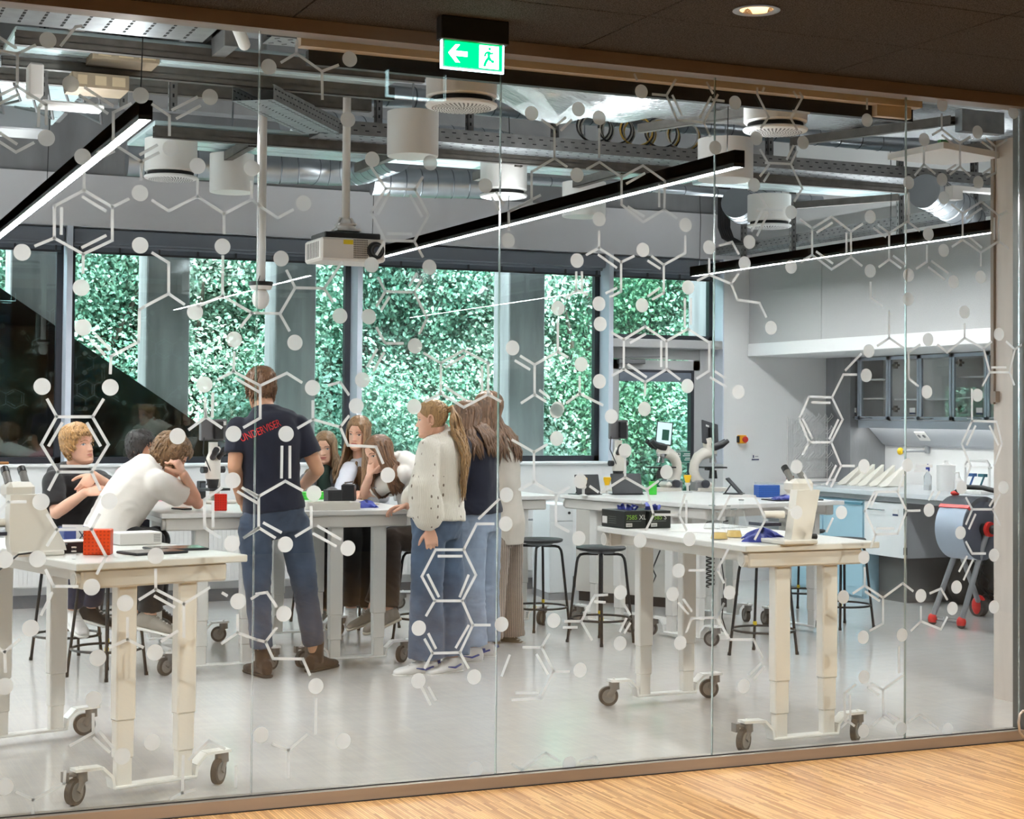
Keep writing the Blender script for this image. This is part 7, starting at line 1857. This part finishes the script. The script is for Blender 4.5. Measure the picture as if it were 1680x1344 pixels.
 "200,60 265,215 410,215 485,65;225,65 285,185;455,70 398,190;410,215 475,370 560,370;475,370 410,505;440,370 380,490;265,215 225,290;235,430 280,525;1333,75 1265,225 1325,370 1300,440;1333,75 1495,80 1530,225 1480,365;1355,110 1300,230;1450,110 1505,230;970,370 1070,370;960,402 1040,402;885,430 845,540 905,665 845,815 700,820 630,665 695,540 845,540;710,780 820,780;905,665 990,663;670,635 710,550;700,820 670,900;1080,540 1050,590;1120,540 1090,590;1295,580 1335,655 1470,655 1515,560;1335,655 1295,750;1355,690 1315,780;1470,655 1515,755;1480,580 1450,630;1295,870 1335,945 1420,945;1300,965 1250,1060;1340,985 1280,1115;420,715 380,800;110,640 150,660;630,1040 630,1155 555,1205;630,1155 750,1235 880,1140 945,1190;635,1195 725,1255;750,1235 750,1404 665,1450;1060,1205 1130,1175 1170,1245;998,1295 998,1389 935,1450"),
(3,3): ("620,150 875,135 625,410 622,765 870,750 1175,755",
 "998,45 1130,98 1170,20;855,215 855,380;880,400 750,495 750,665 685,725;675,455 750,495;655,480 720,525;750,665 820,715;780,650 850,690;500,700 500,515 570,460;535,530 535,670;920,700 990,655 1110,750;480,740 520,700 560,730"),
}
film = {}
def pane_of(x):
    for k, (x0, x1, o) in enumerate(PANES):
        if x0-.003 <= x <= x1+.003: return k
    return None
FY = GY-.0058; FW = .0056
def flush_poly(k, pts):
    mb = film.setdefault(k, MB()); n = len(pts)
    mb.add([(x, FY, z) for x, z in pts], [tuple(range(n))])
for (i, j), (dots, lines) in FILM.items():
    def W(s):
        x, y = s.split(','); p = at(420*i+float(x)/4, 336*j+float(y)/4, y=GY); return (p.x, p.z)
    for d in dots.split():
        x, z = W(d); k = pane_of(x)
        if k is not None: flush_poly(k, [(x+.0315*math.cos(q*PI/16), z+.0315*math.sin(q*PI/16)) for q in range(32)])
    for ln in lines.split(';'):
        P = [W(s) for s in ln.split()]
        for a, b in zip(P[:-1], P[1:]):
            dx, dz = b[0]-a[0], b[1]-a[1]; L = math.hypot(dx, dz)
            if L < 1e-4: continue
            ux, uz = dx/L, dz/L; nx, nz = -uz*FW, ux*FW
            a2 = (a[0]-ux*FW*.8, a[1]-uz*FW*.8); b2 = (b[0]+ux*FW*.8, b[1]+uz*FW*.8)
            k = pane_of((a[0]+b[0])/2)
            if k is not None: flush_poly(k, [(a2[0]+nx, a2[1]+nz), (b2[0]+nx, b2[1]+nz), (b2[0]-nx, b2[1]-nz), (a2[0]-nx, a2[1]-nz)])
M_film = bpy.data.materials.new('frosted_film'); M_film.use_nodes = True
nt = M_film.node_tree; nt.nodes.clear()
o_ = nt.nodes.new('ShaderNodeOutputMaterial'); d_ = nt.nodes.new('ShaderNodeBsdfDiffuse'); t_ = nt.nodes.new('ShaderNodeBsdfTranslucent'); tr_ = nt.nodes.new('ShaderNodeBsdfTransparent')
d_.inputs[0].default_value = (.71, .745, .755, 1); t_.inputs[0].default_value = (.71, .745, .755, 1)
m1 = nt.nodes.new('ShaderNodeMixShader'); m1.inputs[0].default_value = .55; m2 = nt.nodes.new('ShaderNodeMixShader'); m2.inputs[0].default_value = .14
nt.links.new(d_.outputs[0], m1.inputs[1]); nt.links.new(t_.outputs[0], m1.inputs[2]); nt.links.new(m1.outputs[0], m2.inputs[1]); nt.links.new(tr_.outputs[0], m2.inputs[2]); nt.links.new(m2.outputs[0], o_.inputs[0])
for k, mb in film.items():
    me = bpy.data.meshes.new('molecule_print'); me.from_pydata(mb.v, [], mb.f); me.materials.append(M_film)
    o = bpy.data.objects.new('molecule_print', me); COL.objects.link(o); o.parent = PANES[k][2]
    o['label'] = 'pale frosted film print of molecules, dots and bonds on the glass'
# ================================================================== LIGHT
w = bpy.data.worlds.new('sky'); SC.world = w; w.use_nodes = True
nt = w.node_tree; bg = nt.nodes['Background']
bg.inputs[0].default_value = (.80, .90, 1.0, 1); bg.inputs[1].default_value = 6.0
sun = bpy.data.lights.new('sun', 'SUN'); sun.energy = 10; sun.angle = math.radians(3); sun.color = (1, .97, .9)
so = bpy.data.objects.new('sun', sun); COL.objects.link(so)
so.rotation_euler = Vector((.35, .62, -.80)).to_track_quat('-Z', 'Y').to_euler()
def spot(x, y, z, e, col=(1, .94, .87), size=math.radians(118), r=.05):  # serves the corridor downlights and the added fill spots
    l = bpy.data.lights.new('downlight_or_fill', 'SPOT'); l.energy = e; l.color = col; l.spot_size = size; l.spot_blend = .6; l.shadow_soft_size = r
    o = bpy.data.objects.new('downlight_or_fill', l); COL.objects.link(o); o.location = (x, y, z); return o
# a fourth pendant lamp hangs left of the picture
ar = bpy.data.lights.new('pendant_light', 'AREA'); ar.shape = 'RECTANGLE'; ar.size = .05; ar.size_y = 5.8; ar.energy = 60
ao = bpy.data.objects.new('pendant_light', ar); COL.objects.link(ao); ao.location = (-1.57, 9.98, 2.8)
# added upward fill above the closed pendants, to brighten the ceiling
for x in (-1.57, 1.395, 4.362, 7.43):
    l = bpy.data.lights.new('ceiling_fill', 'AREA'); l.shape = 'RECTANGLE'; l.size = .04; l.size_y = 5.6; l.energy = 13; l.color = (.96, .98, 1)
    o = bpy.data.objects.new('ceiling_fill', l); COL.objects.link(o); o.location = (x, 9.98, 2.892); o.rotation_euler = (PI, 0, 0)
# added unseen fill spots aimed at the glass wall, to light the table fronts
for x in (-2.4, .6, 3.0, 5.4):
    o = spot(x, 2.3, 3.0, 120, (1, .94, .87), math.radians(56), .06); o.data.spot_blend = .3
    o.rotation_euler = Vector((.08, 1, -.86)).to_track_quat('-Z', 'Y').to_euler()
# warm downlights of the corridor in their grid
for x in (-1.62, .90, 3.412, 5.93):
    for y in (5.44, 2.9, .4):
        spot(x, y, 3.10, 58)
SC.view_settings.view_transform = 'Standard'; SC.view_settings.look = 'None'; SC.view_settings.gamma = 1; SC.view_settings.use_curve_mapping = False
SC.view_settings.exposure = 1.42
SC.cycles.use_denoising = True
SC.cycles.max_bounces = 10; SC.cycles.transparent_max_bounces = 24; SC.cycles.glossy_bounces = 4; SC.cycles.diffuse_bounces = 4; SC.cycles.transmission_bounces = 6
SC.cycles.sample_clamp_indirect = 8; SC.cycles.caustics_reflective = False; SC.cycles.caustics_refractive = False
SC.cycles.use_adaptive_sampling = True; SC.cycles.adaptive_threshold = .02
